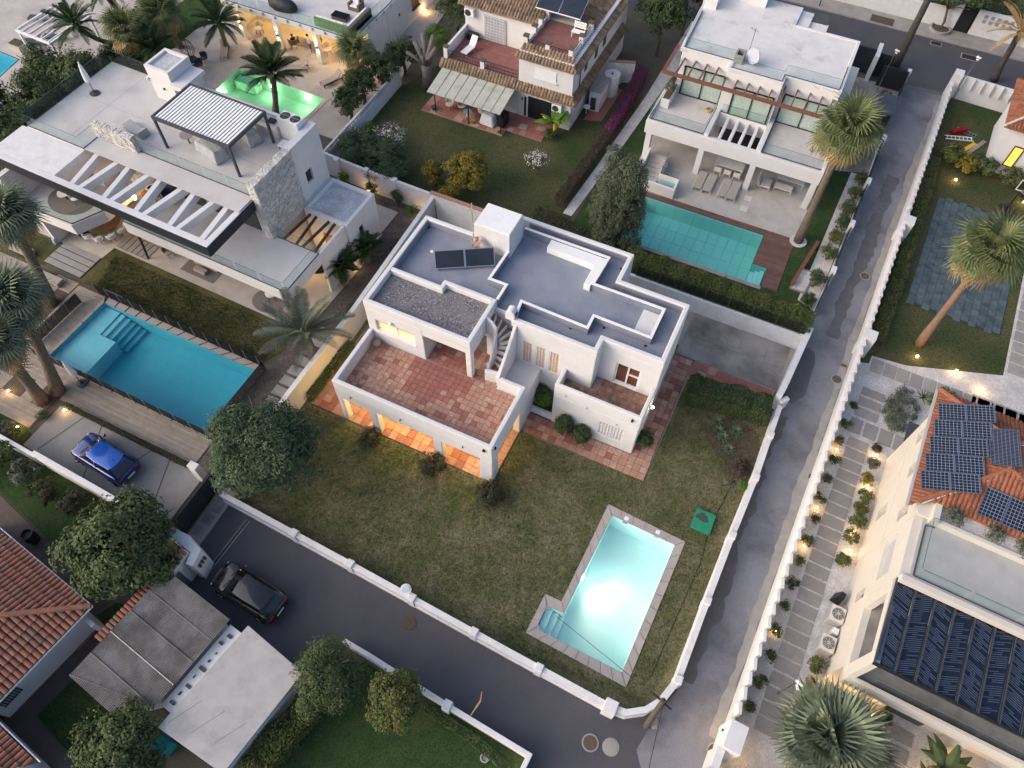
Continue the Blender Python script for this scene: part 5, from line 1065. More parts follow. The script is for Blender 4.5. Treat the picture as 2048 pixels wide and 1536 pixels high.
for i,(x,y) in enumerate(((-8.0,28.9),(-7.0,29.2),(-5.2,29.3))): seat('iron_chair',('first','second','third')[i] + ' iron garden chair under the porch awning, counted from the stump tree',x,y,.125,W,CREAM,60 * i,1.,'iron chairs under the awning',BLACK)
# well house, tank, yard wall
u = empty('pump_house',(2.9,34.8,0),'small white pump house beside the old house','shed'); MB().prism([(2.35,33.9),(3.25,34.0),(3.2,36.0),(2.3,35.9)],0,1.9).build('wall',WHITE2,u); MB().prism([(2.25,33.8),(3.35,33.9),(3.3,36.1),(2.2,36.0)],1.9,2.0).build('roof',CONC,u); MB().box(2.5,33.88,.2,2.95,33.96,1.3).build('iron_door',DARK,u)
u = empty('water_tank',(3.3,36.9,0),'round white water tank behind the pump house','tank'); MB().cyl(3.2,36.8,0,1.85,.62,n=22).build('drum',WHITE2,u); MB().cyl(3.2,36.8,1.851,1.9,.66,n=22).build('lid',WHITE2,u); MB().cyl(3.2,36.75,1.9,1.97,.09,n=8).build('cap',DARK,u)
u = empty('round_stand',(2.4,33.5,.03),'small white pedestal table by the pump house','table'); MB().cyl(2.4,33.4,.7,.74,.3,n=16).build('top',WMETAL,u); MB().cyl(2.4,33.4,.03,.7,.04,n=8).build('leg',WMETAL,u)
w = empty('yard_wall',(3.4,38.5,0),'white yard wall behind the water tank','wall'); MB().strip([(2.3,38.2),(4.4,39.0)],.2,0,1.9).build('wall',WHITE2,w); MB().strip([(2.3,38.2),(4.4,39.0)],.3,1.901,1.98).build('coping',TERRA,w); MB().box(2.9,38.26,.05,3.6,38.34,1.8).build('door',WMETAL,w)
ground_sheet('yard_path',[(2.5,32.6),(3.9,33.0),(4.0,37.6),(2.4,38.0)],.04,TERRAR)
# gravel walk, hedge line and stepping
ground_sheet('white_gravel_path',[(5.2,22.0),(5.9,22.0),(6.4,28),(7.4,44),(7.6,50),(6.2,50),(6.1,38),(5.6,28)],.05,GRAVELW)
w = empty('lattice_wall',(-13.3,24,0),'white garden wall with pierced lattice top between two gardens','wall'); MB().strip([(-13.25,18.0),(-13.2,24),(-13.35,30)],.2,0,1.2).build('wall',WHITE2,w)
for k in range(22):
    y = 18.4 + k * .53; t = MB(); x = -13.24 - .01 * (k % 2)
    for (a0,a1,z0_,z1_) in ((0,.5,1.2,1.27),(0,.5,1.58,1.66),(0,.07,1.27,1.58),(.43,.5,1.27,1.58),(.2,.3,1.3,1.55)): t.box(x - .08,y + a0,z0_,x + .08,y + a1,z1_)
    t.build('lattice_block',WHITE2,w)
w = empty('rear_boundary_wall',(-8,17.9,0),'weathered white wall with pilasters behind the brown gravel yard','wall'); MB().strip([(-13.4,18.1),(-9.2,17.85),(-3.3,17.75)],.2,0,2.0).build('wall',WHITE2,w)
for x in (-11.6,-9.0,-6.6): MB().box(x - .18,17.6,0,x + .18,17.9 + .1,2.1).build('pilaster',WHITE2,w)

# ------------------------------------------------------------------ villa with the lit porch (top left)
ground_sheet('pool_terrace',[(-34,21.5),(-14.0,21.5),(-13.6,30),(-15.5,45),(-34,45)],.04,PAVE,[grow(PC_IN,.2)])
ground_sheet('lawn',[(-40,18),(-34,20),(-34,34),(-40,34)],.045,LAWNG)
p = empty('swimming_pool',(-22.5,24,0),'green lit swimming pool behind the feather palm','swimming pool'); basin('basin',PC_IN,1.3,POOLC,p,.04); MB().sheet(PC_IN,-.06).build('water',WATERC,p); MB().prism(grow(PC_IN,.35),.02,.07,[PC_IN]).build('coping',PAVE,p); MB().box(-26.9,24.6,-1.2,-24.8,25.5,-.4).build('bench',POOLC,p)
for (x,y) in ((-26.6,23.0),(-23.6,25.3),(-19.9,25.25)): MB().ball((x,y,-.35),.1).build('pool_lamp',LAMPW,p); lamp('pool_light',(x,y - .3,-.5),70,(.85,1,.66),.1,p)
C = empty('porch_villa',(-24,34,0),'white villa with roof lounge above a brightly lit porch','house')
MB().box(-30.5,29.3,2.95,-16.95,46,3.38).build('terrace_slab',WHITE,C,bevel=.02); MB().box(-30.4,29.4,3.381,-17.05,45.9,3.4).build('terrace_floor',bpy.data.materials['pale_terrace_tile'],C)
for (x,y) in ((-29.05,29.5),(-25.05,29.5),(-21.0,29.5)):
    MB().box(x - .24,y - .2,.04,x + .24,y + .2,2.95).build('column',WHITE,C,bevel=.02); MB().box(x - .05,y - .29,1.62,x + .05,y - .205,1.82).build('sconce',BLACK,C)
    MB().box(x - .04,y - .28,1.822,x + .04,y - .21,1.83).build('sconce_light',LAMPW,C)
    for dz in (1,-1): lamp('sconce_beam',(x,y - .34,1.72 + .14 * dz),85,(1,.66,.3),.03,C,spot=80,dirv=(0,.22,dz),blend=.8)
MB().box(-17.6,31.3,.04,-16.95,34.4,2.95).build('lit_pier',WHITE,C); MB().box(-17.4,31.18,1.6,-17.28,31.295,1.8).build('sconce',BLACK,C)
for dz in (1,-1): lamp('sconce_beam',(-17.34,31.05,1.7 + .14 * dz),95,(1,.66,.3),.03,C,spot=80,dirv=(0,.22,dz),blend=.8)
MB().box(-17.15,34.41,0,-16.9,46,2.95).build('side_wall',WHITE,C); MB().box(-30.5,36.2,0,-17.16,36.4,2.95).build('porch_back_wall',CREAM,C); MB().box(-30.5,29.9,0,-30.3,36.2,2.95).build('side_wall',WHITE,C)
MB().box(-16.89,38.5,1.2,-16.85,39.6,2.4).build('window',DOORW,C); MB().box(-16.9,38.4,1.1,-16.7,39.7,1.18).build('sill',DARK,C); MB().box(-16.89,36.2,1.8,-16.82,36.34,2.0).build('wall_lamp',BLACK,C)
for (x,y) in ((-28,32),(-25.5,33.5),(-23,32),(-20.3,33),(-18.8,31.2)):
    MB().cyl(x,y,2.88,2.949,.13,n=14).build('ceiling_lamp',LAMP,C); lamp('porch_light',(x,y,2.75),260,(1,.58,.18),.12,C)
MB().ball((-16.6,40.2,.3),.06).build('uplight',LAMP,C); lamp('uplight_beam',(-16.5,40.2,.4),60,(1,.55,.2),.08,C); lamp('uplight_beam',(-16.4,43.5,.5),60,(1,.55,.2),.08,C)
balus([(-30.3,29.45),(-17.1,29.45),(-17.1,38)],3.4,.9,2.0,C,W)
for k in range(11): MB().box(-29.8 + k * 1.25,29.2,3.2,-29.72 + k * 1.25,29.295,3.45).build('glass_clamp',STEEL,C)
for k in range(6): MB().box(-16.949,30.4 + k * 1.2,3.2,-16.87,30.48 + k * 1.2,3.45).build('glass_clamp',STEEL,C)
u = empty('corner_sofa',(-18.5,30.8,3.4),'wicker corner sofa with white cushions behind the glass rail','sofa'); MB().prism([(-21.0,29.75),(-17.4,29.75),(-17.4,32.9),(-18.25,32.9),(-18.25,30.6),(-21.0,30.6)],3.402,3.72).build('base',WICK,u); MB().box(-21.0,29.7,3.4,-17.65,29.9,4.15).build('backrest',GREENC,u); MB().box(-17.64,29.7,3.4,-17.4,32.95,4.15).build('backrest',WICK,u)
for k in range(4): MB().box(-20.9 + k * .68,29.92,3.72,-20.25 + k * .68,30.55,3.88).build('cushion',FABW,u,bevel=.04); MB().box(-20.9 + k * .68,29.9,3.88,-20.25 + k * .68,30.08,4.2).build('back_cushion',FABW,u,bevel=.04)
for k in range(4): MB().box(-18.2,29.95 + k * .72,3.72,-17.66,30.62 + k * .72,3.88).build('cushion',FABW,u,bevel=.04); MB().box(-17.86,29.95 + k * .72,3.88,-17.66,30.62 + k * .72,4.2).build('back_cushion',FABW,u,bevel=.04)
u = empty('coffee_table',(-19.6,31.5,3.4),'low wicker coffee table in front of the corner sofa','table'); MB().box(-20.3,31.15,3.402,-18.9,31.9,3.72).build('body',WICK,u); MB().box(-20.33,31.12,3.721,-18.87,31.93,3.75).build('top',GLASSD,u)
u = empty('wicker_armchair',(-19.2,33.2,3.4),'wicker armchair with white cushions on the roof lounge','armchair'); MB().box(-19.75,32.9,3.402,-18.65,33.8,3.72).build('base',WICK,u); MB().box(-19.75,33.62,3.72,-18.65,33.8,4.2).build('backrest',WICK,u); MB().box(-19.75,32.9,3.72,-19.58,33.61,4.0).build('arm',WICK,u); MB().box(-18.82,32.9,3.72,-18.65,33.61,4.0).build('arm',WICK,u); MB().box(-19.56,32.92,3.72,-18.84,33.6,3.86).build('cushion',FABW,u,bevel=.04); MB().box(-19.5,33.4,3.86,-18.9,33.6,4.25).build('cushion',FABW,u,bevel=.04)
u = empty('covered_furniture',(-24.8,30.4,3.4),'black cover bulging over furniture at the terrace glass','covered furniture'); o_ = MB().ball((-24.8,30.6,3.75),1.5,.65,.62,n=16,m=9).build('cover',NAVY,u,smooth=True); dm = o_.modifiers.new('crumple','DISPLACE'); tx = bpy.data.textures.new('crumple','CLOUDS'); tx.noise_scale = .3; dm.texture = tx; dm.strength = .25; dm.texture_coords = 'GLOBAL'; MB().box(-25.6,30.2,3.402,-24.0,31.0,3.6).build('frame',DARK,u)
def lounger(label,x,y,rz,fr=W,m=FABG,legm=DARK,back=.45,group=None):
    e = empty('sun_lounger',fr(x,y,.05),label,'lounger',group,rz)
    def P_(t,n,mm,**k): o = t.build(n,mm,base=(0,0,0),**k); o.parent = e; return o
    P_(MB().box(-.32,-1.0,.3,.32,.35,.36),'mattress',m,bevel=.02); P_(MB().hexa([(-.32,.35,.3),(.32,.35,.3),(.32,1.0,.3 + back),(-.32,1.0,.3 + back)],[(-.32,.33,.36),(.32,.33,.36),(.32,.98,.36 + back),(-.32,.98,.36 + back)]),'backrest',m,bevel=.02)
    P_(MB().box(-.35,-1.02,.22,-.31,.95,.3),'side_rail',legm); P_(MB().box(.31,-1.02,.22,.35,.95,.3),'side_rail',legm)
    for sx in (-.33,.33):
        for sy in (-.95,.85): P_(MB().box(sx - .025,sy - .025,0.003,sx + .025,sy + .025,.22),'leg',legm)
    return e
lounger('grey lounger beside the lit column, set at an angle to the green pool',-29.4,26.9,R(35)); lounger('grey lounger lying across the patio behind the green pool',-22.3,27.7,R(-62)); lounger('grey lounger with a towel half under the fan palm',-18.7,27.6,R(-25))
u = empty('hanging_chair',(-31.5,24.8,.04),'black wire egg chair by the green pool terrace','chair')
for k in range(8): a = k * math.pi / 8; t = MB(); t.tube([(-31.5 + .6 * math.cos(a) * math.cos(b_ * .4),24.8 + .6 * math.sin(a) * math.cos(b_ * .4),1.1 + .85 * math.sin(b_ * .4)) for b_ in range(-4,13)],.015,5); t.build('wire',BLACK,u)
MB().lathe(-31.5,24.8,[(.55,.05),(.55,.1),(.5,.1)],20).build('base_ring',BLACK,u); MB().tube([(-32.0,25.2,.08),(-32.1,25.4,1.9),(-31.6,24.9,2.1)],.03,7).build('stand',BLACK,u)
for i,(x,y) in enumerate(((-30.2,25.1),(-30.0,24.2),(-29.6,23.4))): seat('wicker_chair',('first','second','third')[i] + ' dark wicker chair beside the egg chair, counted from the lounger',x,y,.045,W,DARK,40 * i,1.,'dark wicker chairs by the green pool')
for i,(x,y,m,lab) in enumerate(((-28.4,30.7,CREAM,'cream armchair between the first two lit columns'),(-21.2,30.8,CREAM,'round cream chair right of the lit column'),(-20.2,31.6,CREAM,'cream chair deeper under the lit porch'),(-24.4,30.3,WICK,'wicker dining chair on which the seated person sits'),(-22.3,31.0,WICK,'wicker dining chair beside the standing person'))): seat('porch_chair',lab,x,y,.045,W,m,70 * i,1.2)
u = empty('porch_dining_table',(-23.6,31.6,.04),'dining table under the lit porch beside two people','table'); MB().box(-24.6,31.0,.72,-22.6,32.1,.77).build('top',PAVE,u)
for x in (-24.5,-22.7):
    for y in (31.1,32.0): MB().box(x - .04,y - .04,.045,x + .04,y + .04,.72).build('leg',DARK,u)
# people at the porch table
def body(name,label,joints,edges,radii,loc,rz,m,head,hairm,extra=()):
    e = empty(name,loc,label,'person',None,rz); me = bpy.data.meshes.new('body'); me.from_pydata(joints,edges,[]); me.materials.append(m); o = bpy.data.objects.new('body',me); COL.objects.link(o); o.parent = e
    sk_ = o.modifiers.new('skin','SKIN'); sk_.use_smooth_shade = True
    for i,r_ in enumerate(radii): me.skin_vertices[0].data[i].radius = (r_,r_)
    me.skin_vertices[0].data[0].use_root = True; o.modifiers.new('sub','SUBSURF').levels = 1; o.modifiers['sub'].render_levels = 2
    hd = MB().ball(head,.095,.11,.125,n=16,m=10); hd.ball((head[0],head[1] - .11,head[2] - .02),.018,.025,.03,n=6,m=4); h_ = hd.build('head',SKIN,base=(0,0,0),smooth=True); h_.parent = e
    q_ = MB().ball((head[0],head[1] + .02,head[2] + .035),.105,.115,.115,n=14,m=8).build('hair',hairm,base=(0,0,0),smooth=True); q_.parent = e
    for s_ in (-1,1): z_ = MB().ball((head[0] + s_ * .035,head[1] - .10,head[2] + .01),.012).build('eye',BLACK,base=(0,0,0)); z_.parent = e
    for (nm,t,mm) in extra: z_ = t.build(nm,mm,base=(0,0,0),smooth=True); z_.parent = e
    return e
def hand(c,s_,d=(0,-1,0)):
    t = MB(); t.ball(c,.035,.045,.018,n=8,m=5)
    for k in range(4): t.tube([(c[0] - .027 + k * .018,c[1] - .03,c[2]),(c[0] - .027 + k * .018,c[1] - .085 + abs(k - 1.5) * .01,c[2] - .012)],[.009,.006],5)
    t.tube([(c[0] + s_ * .03,c[1] + .005,c[2]),(c[0] + s_ * .055,c[1] - .04,c[2] - .01)],[.01,.007],5); return t
J = [(0,0,.95),(0,0,1.2),(0,0,1.42),(0,0,1.52),(.19,0,1.42),(.24,.02,1.15),(.22,-.12,.95),(-.19,0,1.42),(-.24,.02,1.15),(-.2,-.2,1.0),(.09,0,.9),(.1,-.01,.5),(.1,.03,.08),(-.09,0,.9),(-.1,-.01,.5),(-.1,.03,.08),(.1,-.13,.05),(-.1,-.13,.05)]
Ed = [(0,1),(1,2),(2,3),(2,4),(4,5),(5,6),(2,7),(7,8),(8,9),(0,10),(10,11),(11,12),(0,13),(13,14),(14,15),(12,16),(15,17)]
Rd = [.14,.13,.12,.055,.065,.048,.035,.065,.048,.035,.1,.065,.045,.1,.065,.045,.035,.035]
body('person','standing person in a pale top and brown trousers beside the porch table',J,Ed,Rd,(-22.7,30.35,.04),R(150),FABW,(0,-.01,1.64),HAIR,[('hand',hand((.22,-.16,.9),1),SKIN),('hand',hand((-.2,-.25,.98),-1),SKIN),('trousers',MB().tube([(.095,.0,.12),(.1,-.01,.5),(.09,0,.92)],[.07,.085,.125],10).tube([(-.095,.0,.12),(-.1,-.01,.5),(-.09,0,.92)],[.07,.085,.125],10),mat('brown_trousers',(.14,.09,.06),ro=.9))])
J2 = [(0,0,.52),(0,.02,.75),(0,.03,.97),(0,.02,1.07),(.19,.03,.97),(.24,-.02,.74),(.13,-.22,.72),(-.19,.03,.97),(-.24,-.02,.74),(-.1,-.24,.73),(.1,-.06,.5),(.12,-.45,.5),(.12,-.47,.08),(-.1,-.06,.5),(-.12,-.45,.5),(-.12,-.47,.08),(.12,-.6,.05),(-.12,-.6,.05)]
body('person','seated person in dark clothes looking at a bright phone under the porch',J2,Ed,Rd,(-24.4,30.3,.04),R(-110),BLACK,(0,-.03,1.18),HAIR,[('hand',hand((.1,-.27,.73),1),SKIN),('hand',hand((-.08,-.28,.73),-1),SKIN),('phone',MB().box(-.04,-.36,.74,.04,-.26,.752),emit('phone_screen',(.7,.85,1),3))])
# hillside pool and pergola beyond the hedge
ground_sheet('far_pool_terrace',[(-60,6),(-42.5,8),(-41,19),(-38,22),(-38,32),(-60,32)],.05,PAVE,[grow(PX_IN,.1)])
p = empty('swimming_pool',(-48,13,0),'corner of a bright blue pool at the far left edge','swimming pool'); basin('basin',PX_IN,1.3,POOLB,p,.05); MB().sheet(PX_IN,-.06).build('water',glass('far_pool_water',(.55,.85,.95),.12,.03,.6),p)
for k in range(5): MB().box(-46.4 + .2 * k,9,-1.2,-46.15 + .2 * k,17.8,-1.0 + .15 * k).build('pool_step',POOLB2,p)
pg = empty('white_pergola',(-41.8,20.5,0),'slender white pergola frame beside the far left pool terrace','pergola')
for (x,y) in ((-43.4,18.7),(-39.6,18.5),(-43.1,22.9),(-39.4,22.8)): MB().box(x - .08,y - .08,.05,x + .08,y + .08,2.9).build('post',WMETAL,pg)
for (a_,b_) in (((-43.5,18.6),(-39.5,18.4)),((-43.2,23.0),(-39.3,22.9)),((-43.45,18.6),(-43.15,23.0)),((-39.55,18.4),(-39.35,22.9))): MB().strip([a_,b_],.16,2.9,3.08).build('beam',WMETAL,pg)
for k in range(5): MB().strip([(-42.8 + k * .75,18.5),(-42.5 + k * .72,22.95)],.1,2.95,3.1).build('rafter',WMETAL,pg)
lounger('dark lounger on the far left pool terrace',-45.5,20.5,R(-70),m=DARK); lounger('second dark lounger on the far left pool terrace, nearer the corner',-47.5,23.5,R(-70),m=DARK); lounger('dark lounger beside the white pergola post',-44.2,21.9,R(-70),m=DARK)
u = empty('stone_planter',(-45.6,17.9,.05),'pale stone planter box at the far left pool','planter'); MB().box(-46.6,18.9,.06,-45.2,19.9,.7).build('box',PAVE,u); MB().box(-46.5,19.0,.7,-45.3,19.8,.74).build('soil',SOIL,u)
# ------------------------------------------------------------------ villa with the teal pool (top right)
E_LOT = [(6.2,20.2),(24.4,19.9),(25.2,36),(25.5,48.5),(6.9,48.5),(6.3,30)]
ground_sheet('lawn',E_LOT,.03,LAWNG,[rect(9.59,21.54,20.46,26.43)])
ground_sheet('villa_patio',[(8.6,26.95),(21.7,27.0),(21.75,35),(8.3,35),(8.3,29.6)],.06,PAVE)
ground_sheet('forecourt',[(20.6,35),(25.3,36.5),(25.5,48.4),(18,48.4),(18,42)],.055,CONCD)
o_ = struct(MB().sheet([(19.4,23.4),(21.6,23.4),(21.6,26.95),(19.4,26.95)],.04).build('hardwood_deck',SOIL,base=(20,25,0)))
q = deck('d',[(19.42,23.42,21.6,26.95),(20.5,21.55,21.6,23.4),(9.6,26.47,19.4,26.95)],.065).build('board',DECKR,o_); q['kind'] = 'stuff'
p = empty('swimming_pool',(15,24,0),'rectangular teal pool with tiled floor in front of the upper right villa','swimming pool'); basin('basin',PE_IN,1.35,POOLEJ,p,.03); MB().sheet(PE_IN,-.07).build('water',WATERE,p)
for i in range(13):
    for j in range(4): MB().box(9.64 + i * .75,21.59 + j * 1.21,-1.34,10.37 + i * .75,22.78 + j * 1.21,-1.30).build('floor_tile',POOLE,p)
for i in range(13): MB().box(9.64 + i * .75,26.38,-1.3,10.37 + i * .75,26.41,-.02).build('wall_tile',POOLE,p)
for k in range(3): MB().box(19.4 + .33 * k,21.6,-1.3,19.72 + .33 * k,23.36,-.75 + .2 * k).build('pool_step',POOLB2,p)
MB().strip([(9.6,21.4),(20.5,21.4)],.3,.02,.07).build('coping',CONC,p)
EV = empty('teal_pool_villa',(15,34,0),'flat-roofed white villa with timber pergola above the teal pool','house')
def eb(name,m,*bx,bevel=.02): return MB().box(*bx).build(name,m,EV,bevel=bevel)
eb('ground_floor_wall',CREAM,8.5,34.75,0,21.5,45,2.9,bevel=0)
MB().prism([(8.2,30.35),(21.62,30.35),(21.62,34.74),(8.2,34.74)],2.45,3.35,[[(13.0,31.0),(16.55,31.0),(16.55,33.55),(13.0,33.55)]]).build('terrace_slab',WHITE,EV,bevel=.02)
eb('parapet',WHITE,8.2,30.35,3.352,21.62,30.6,3.55); eb('parapet',WHITE,8.2,30.61,3.352,8.4,34.7,3.55); eb('parapet',WHITE,21.4,30.61,3.352,21.62,34.7,3.8); eb('parapet',WHITE,12.62,30.61,3.352,12.95,34.7,3.7); eb('parapet',WHITE,16.6,30.61,3.352,16.95,34.7,3.7); eb('parapet',WHITE,12.96,33.56,3.352,16.59,33.8,3.6)
for k in range(4): eb('skylight_beam',WHITE,13.62 + k * .76,30.95,3.0,13.84 + k * .76,33.6,3.4)
PTER = mat('worn_terrace_screed',(.56,.53,.53),(.50,.475,.475),sc=1.2,ro=.85,stain=(.40,.375,.37),ssc=.6,slo=.52,shi=.75,fine=.06)
for (x0,x1) in ((8.41,12.61),(16.96,21.39)): eb('terrace_floor',PTER,x0,30.61,3.353,x1,34.7,3.40,bevel=0)
for (x,y) in ((8.6,30.45),(12.8,30.45),(16.78,30.45),(21.35,30.45)): eb('column',WHITE,x - .22,y - .09,.06,x + .22,y + .33,2.45)
eb('upper_wall',WHITE,8.9,34.75,3.35,12.6,44,6.8); eb('upper_wall',WHITE,12.601,33.9,3.35,16.65,44,6.8); eb('upper_wall',WHITE,16.651,34.75,3.35,20.6,41.4,6.8); eb('upper_wall',WHITE,15.7,41.41,3.35,18.0,43.3,6.6)
RS = mat('white_waterproofed_roof',(.66,.655,.665),(.58,.57,.585),sc=.9,ro=.8,stain=(.42,.40,.40),ssc=.75,slo=.56,shi=.72,fine=.07)
MB().prism([(8.7,34.75),(12.6,34.75),(12.6,33.9),(16.65,33.9),(16.65,34.75),(20.6,34.75),(20.6,41.4),(15.7,41.4),(15.7,44),(8.3,44)],6.801,7.02).build('roof_slab',RS,EV)
MB().strip([(8.6,40),(8.85,34.85),(12.7,34.85),(12.7,34.0),(16.55,34.0),(16.55,34.85),(20.5,34.85),(20.5,41.3),(15.8,41.3)],.24,7.021,7.1).build('roof_kerb',WHITE,EV,bevel=.02)
MB().box(10.9,42.6,7.02,13.0,45,8.6).build('roof_box',WHITE,EV); MB().box(8.5,40.6,7.02,9.6,42.6,7.9).build('roof_box',WHITE,EV)
balus([(8.75,40),(8.95,34.9),(12.75,34.9)],7.1,.8,4,EV,W); balus([(12.75,34.05),(16.5,34.05),(16.5,34.9),(20.4,34.9),(20.4,37.8)],7.1,.8,4,EV,W); balus([(8.45,34.6),(8.3,30.7),(12.55,30.7),(12.55,34.6)],3.55,.8,4.2,EV,W); balus([(17.0,34.6),(17.0,30.7),(21.35,30.7)],3.55,.8,4.4,EV,W); balus([(13.0,33.7),(16.6,33.7)],3.6,.7,4,EV,W)
balus([(15.9,43.2),(17.9,43.2)],6.6,.7,3,EV,W)
# sliding doors with curtains
for (x0,x1,y) in ((9.4,12.5,34.75),(13.5,16.4,33.9),(17.0,20.4,34.75)):
    o_ = MB().box(x0,y - .05,3.42,x1,y - .02,5.75).build('sliding_door',glass('door_glass',(.95,.98,.97),.14,.03) if x0 == 9.4 else bpy.data.materials['door_glass'],EV)
    t = MB()
    n = int((x1 - x0) / .07)
    for k in range(n):
        a,b_ = x0 + (x1 - x0) * k / n,x0 + (x1 - x0) * (k + 1) / n; ya,yb = y - .016 + .012 * (k % 2),y - .016 + .012 * ((k + 1) % 2); t.add([(a,ya,3.44),(b_,yb,3.44),(b_,yb,5.72),(a,ya,5.72)],[(0,1,2,3)])
    t.build('curtain',CURT,o_); t = MB()
    for (a,b_,z0_,z1_) in ((x0 - .05,x1 + .05,5.74,5.84),(x0 - .05,x1 + .05,3.36,3.46),(x0 - .05,x0 + .06,3.46,5.74),(x1 - .06,x1 + .05,3.46,5.74),((x0 + x1) / 2 - .04,(x0 + x1) / 2 + .04,3.46,5.74)): t.box(a,y - .10,z0_,b_,y - .052,z1_)
    t.build('frame',BLACK,o_)
for (x0,x1) in ((9.0,12.4),(13.2,16.4),(17.2,21.0)): eb('patio_glazing',DWIN,x0,34.7,.1,x1,34.745,2.3,bevel=0)
# timber pergola
pg = empty('timber_pergola',(14.5,33.5,3.4),'red-brown timber pergola projecting from the upper floor','pergola'); MB().box(8.15,32.45,6.2,20.4,32.65,6.42).build('front_beam',WOOD,pg); MB().box(8.15,32.66,6.2,8.35,36.0,6.42).build('side_beam',WOOD,pg)
for k,(x,y) in enumerate([(9.2,34.74),(10.08,34.74),(10.95,34.74),(11.82,34.74),(12.68,33.89),(13.52,33.89),(14.36,33.89),(15.2,33.89),(16.05,33.89),(16.87,34.74),(17.75,34.74),(18.65,34.74),(19.52,34.74),(20.3,34.74)]): MB().box(x - .05,32.66,6.24,x + .05,y,6.4).build('rafter',WOOD,pg)
for (x,z) in ((20.25,3.4),): MB().box(x - .08,32.5,z,x + .08,32.6,6.2).build('post',WOOD,pg)
# things on the villa
u = empty('satellite_dish',(14.0,35.4,7.02),'pale grey satellite dish on the white villa roof','satellite dish'); MB().tube([(14.1,35.35,7.65),(14.05,35.22,7.68),(13.95,35.05,7.72)],[.1,.42,.55],22).build('dish',mat('dish_grey',(.42,.46,.54),ro=.5),u); MB().cyl(14.15,35.5,7.02,7.7,.04,n=8).build('mount',STEEL,u); MB().bar((14.1,35.2,7.3),(14.6,34.6,7.5),.03).build('feed_arm',STEEL,u)
u = empty('roof_antenna',(13.5,35.7,7.02),'thin antenna mast beside the pale satellite dish','antenna'); MB().cyl(13.5,35.7,7.02,9.4,.025,n=7).build('mast',STEEL,u)
MB().bar((13.1,35.9,9.2),(13.8,35.5,9.25),.025).build('boom',STEEL,u)
for k in range(5): MB().bar((13.15 + k * .14,35.7 - .08 * k,9.22),(13.25 + k * .14,36.05 - .08 * k,9.22),.015).build('element',STEEL,u)
u = empty('roof_chimney',(13.0,35.2,7.02),'open concrete chimney box on the white villa roof','chimney'); MB().strip([(12.75,34.8),(13.3,34.8),(13.3,35.6),(12.75,35.6)],.12,7.021,7.65,closed=True).build('box',CONC,u); MB().box(12.82,34.87,7.3,13.23,35.53,7.35).build('flue',SOIL,u)
u = empty('terrace_planter',(8.9,33.5,3.4),'white trough planter with a bush on the upper left terrace','planter'); MB().box(8.55,32.5,3.401,9.2,34.6,4.15).build('trough',WHITE,u,bevel=.02); MB().box(8.62,32.57,4.15,9.13,34.53,4.17).build('soil',SOIL,u)
t = MB()
for k in range(4): t.tube([(12.1 + (.30 - .03 * k) * math.cos(a * .35),33.7 + (.30 - .03 * k) * math.sin(a * .35),3.43 + .03 * k) for a in range(19)],.025,5)
tag(t.build('coiled_hose',mat('yellow_hose',(.42,.33,.10),ro=.6)),'coiled yellow hose on the upper left terrace','hose')
# patio furniture
WT = mat('white_frame_furniture',(.62,.60,.58),(.56,.54,.53),sc=5,ro=.5)
for i,x in enumerate((13.45,14.2,15.4,16.1)): lounger(('leftmost','second','third','rightmost')[i] + ' taupe lounger in the row of four facing the teal pool',x,29.6,R(0),m=FABG,legm=WT,back=.06,group='loungers by the teal pool')
u = empty('patio_dining_table',(15,31.9,.06),'white dining table under the villa overhang','table'); MB().box(13.9,31.4,.72,16.15,32.35,.77).build('top',WT,u)
for x in (14.0,16.05):
    for y in (31.5,32.25): MB().box(x - .04,y - .04,.065,x + .04,y + .04,.72).build('leg',WT,u)
def pchair(label,x,y,rz):
    e = empty('patio_chair',(x,y,.065),label,'chair','chairs at the white patio table',rz)
    def P_(t,n,m): o = t.build(n,m,base=(0,0,0)); o.parent = e
    P_(MB().box(-.26,-.24,.42,.26,.26,.46),'seat',WT); P_(MB().box(-.26,-.28,.46,.26,-.24,.86),'backrest',WT)
    for sx in (-.25,.25):
        P_(MB().box(sx - .02,-.26,0,sx + .02,-.22,.42),'leg',WT); P_(MB().box(sx - .02,.22,0,sx + .02,.26,.42),'leg',WT); P_(MB().box(sx - .02,-.24,.62,sx + .02,.24,.65),'arm',WT)
for i,x in enumerate((14.35,15.1,15.85)): pchair(('leftmost','middle','rightmost')[i] + ' white chair at the near side of the patio table',x,31.15,0)
u = empty('outdoor_sofa',(18.1,31.6,.06),'white outdoor armchair sofa under the villa overhang','sofa'); MB().box(17.75,31.0,.3,18.5,32.0,.44).build('seat',WT,u,bevel=.03); MB().hexa([(17.55,31.0,.3),(17.75,31.0,.3),(17.75,32.0,.3),(17.55,32.0,.3)],[(17.4,31.0,.9),(17.5,31.0,.9),(17.5,32.0,.9),(17.4,32.0,.9)]).build('backrest',WT,u)
for (x,y) in ((17.8,31.05),(18.45,31.05),(17.8,31.95),(18.45,31.95)): MB().box(x - .03,y - .03,.065,x + .03,y + .03,.3).build('leg',WT,u)
u = empty('outdoor_bench',(19.6,32.7,.06),'long white outdoor bench behind the low patio table','bench'); MB().box(18.7,32.4,.38,20.8,33.0,.44).build('seat',WT,u); MB().box(18.7,33.0,.44,20.8,33.06,.85).build('backrest',GLASS,u)
for x in (18.75,20.75): MB().box(x - .03,32.42,.065,x + .03,32.48,.38).build('leg',WT,u); MB().box(x - .03,32.9,.065,x + .03,32.96,.38).build('leg',WT,u)
u = empty('low_patio_table',(19.4,31.7,.06),'low white table in front of the outdoor bench','table'); MB().box(18.75,31.3,.36,20.1,31.95,.41).build('top',WT,u)
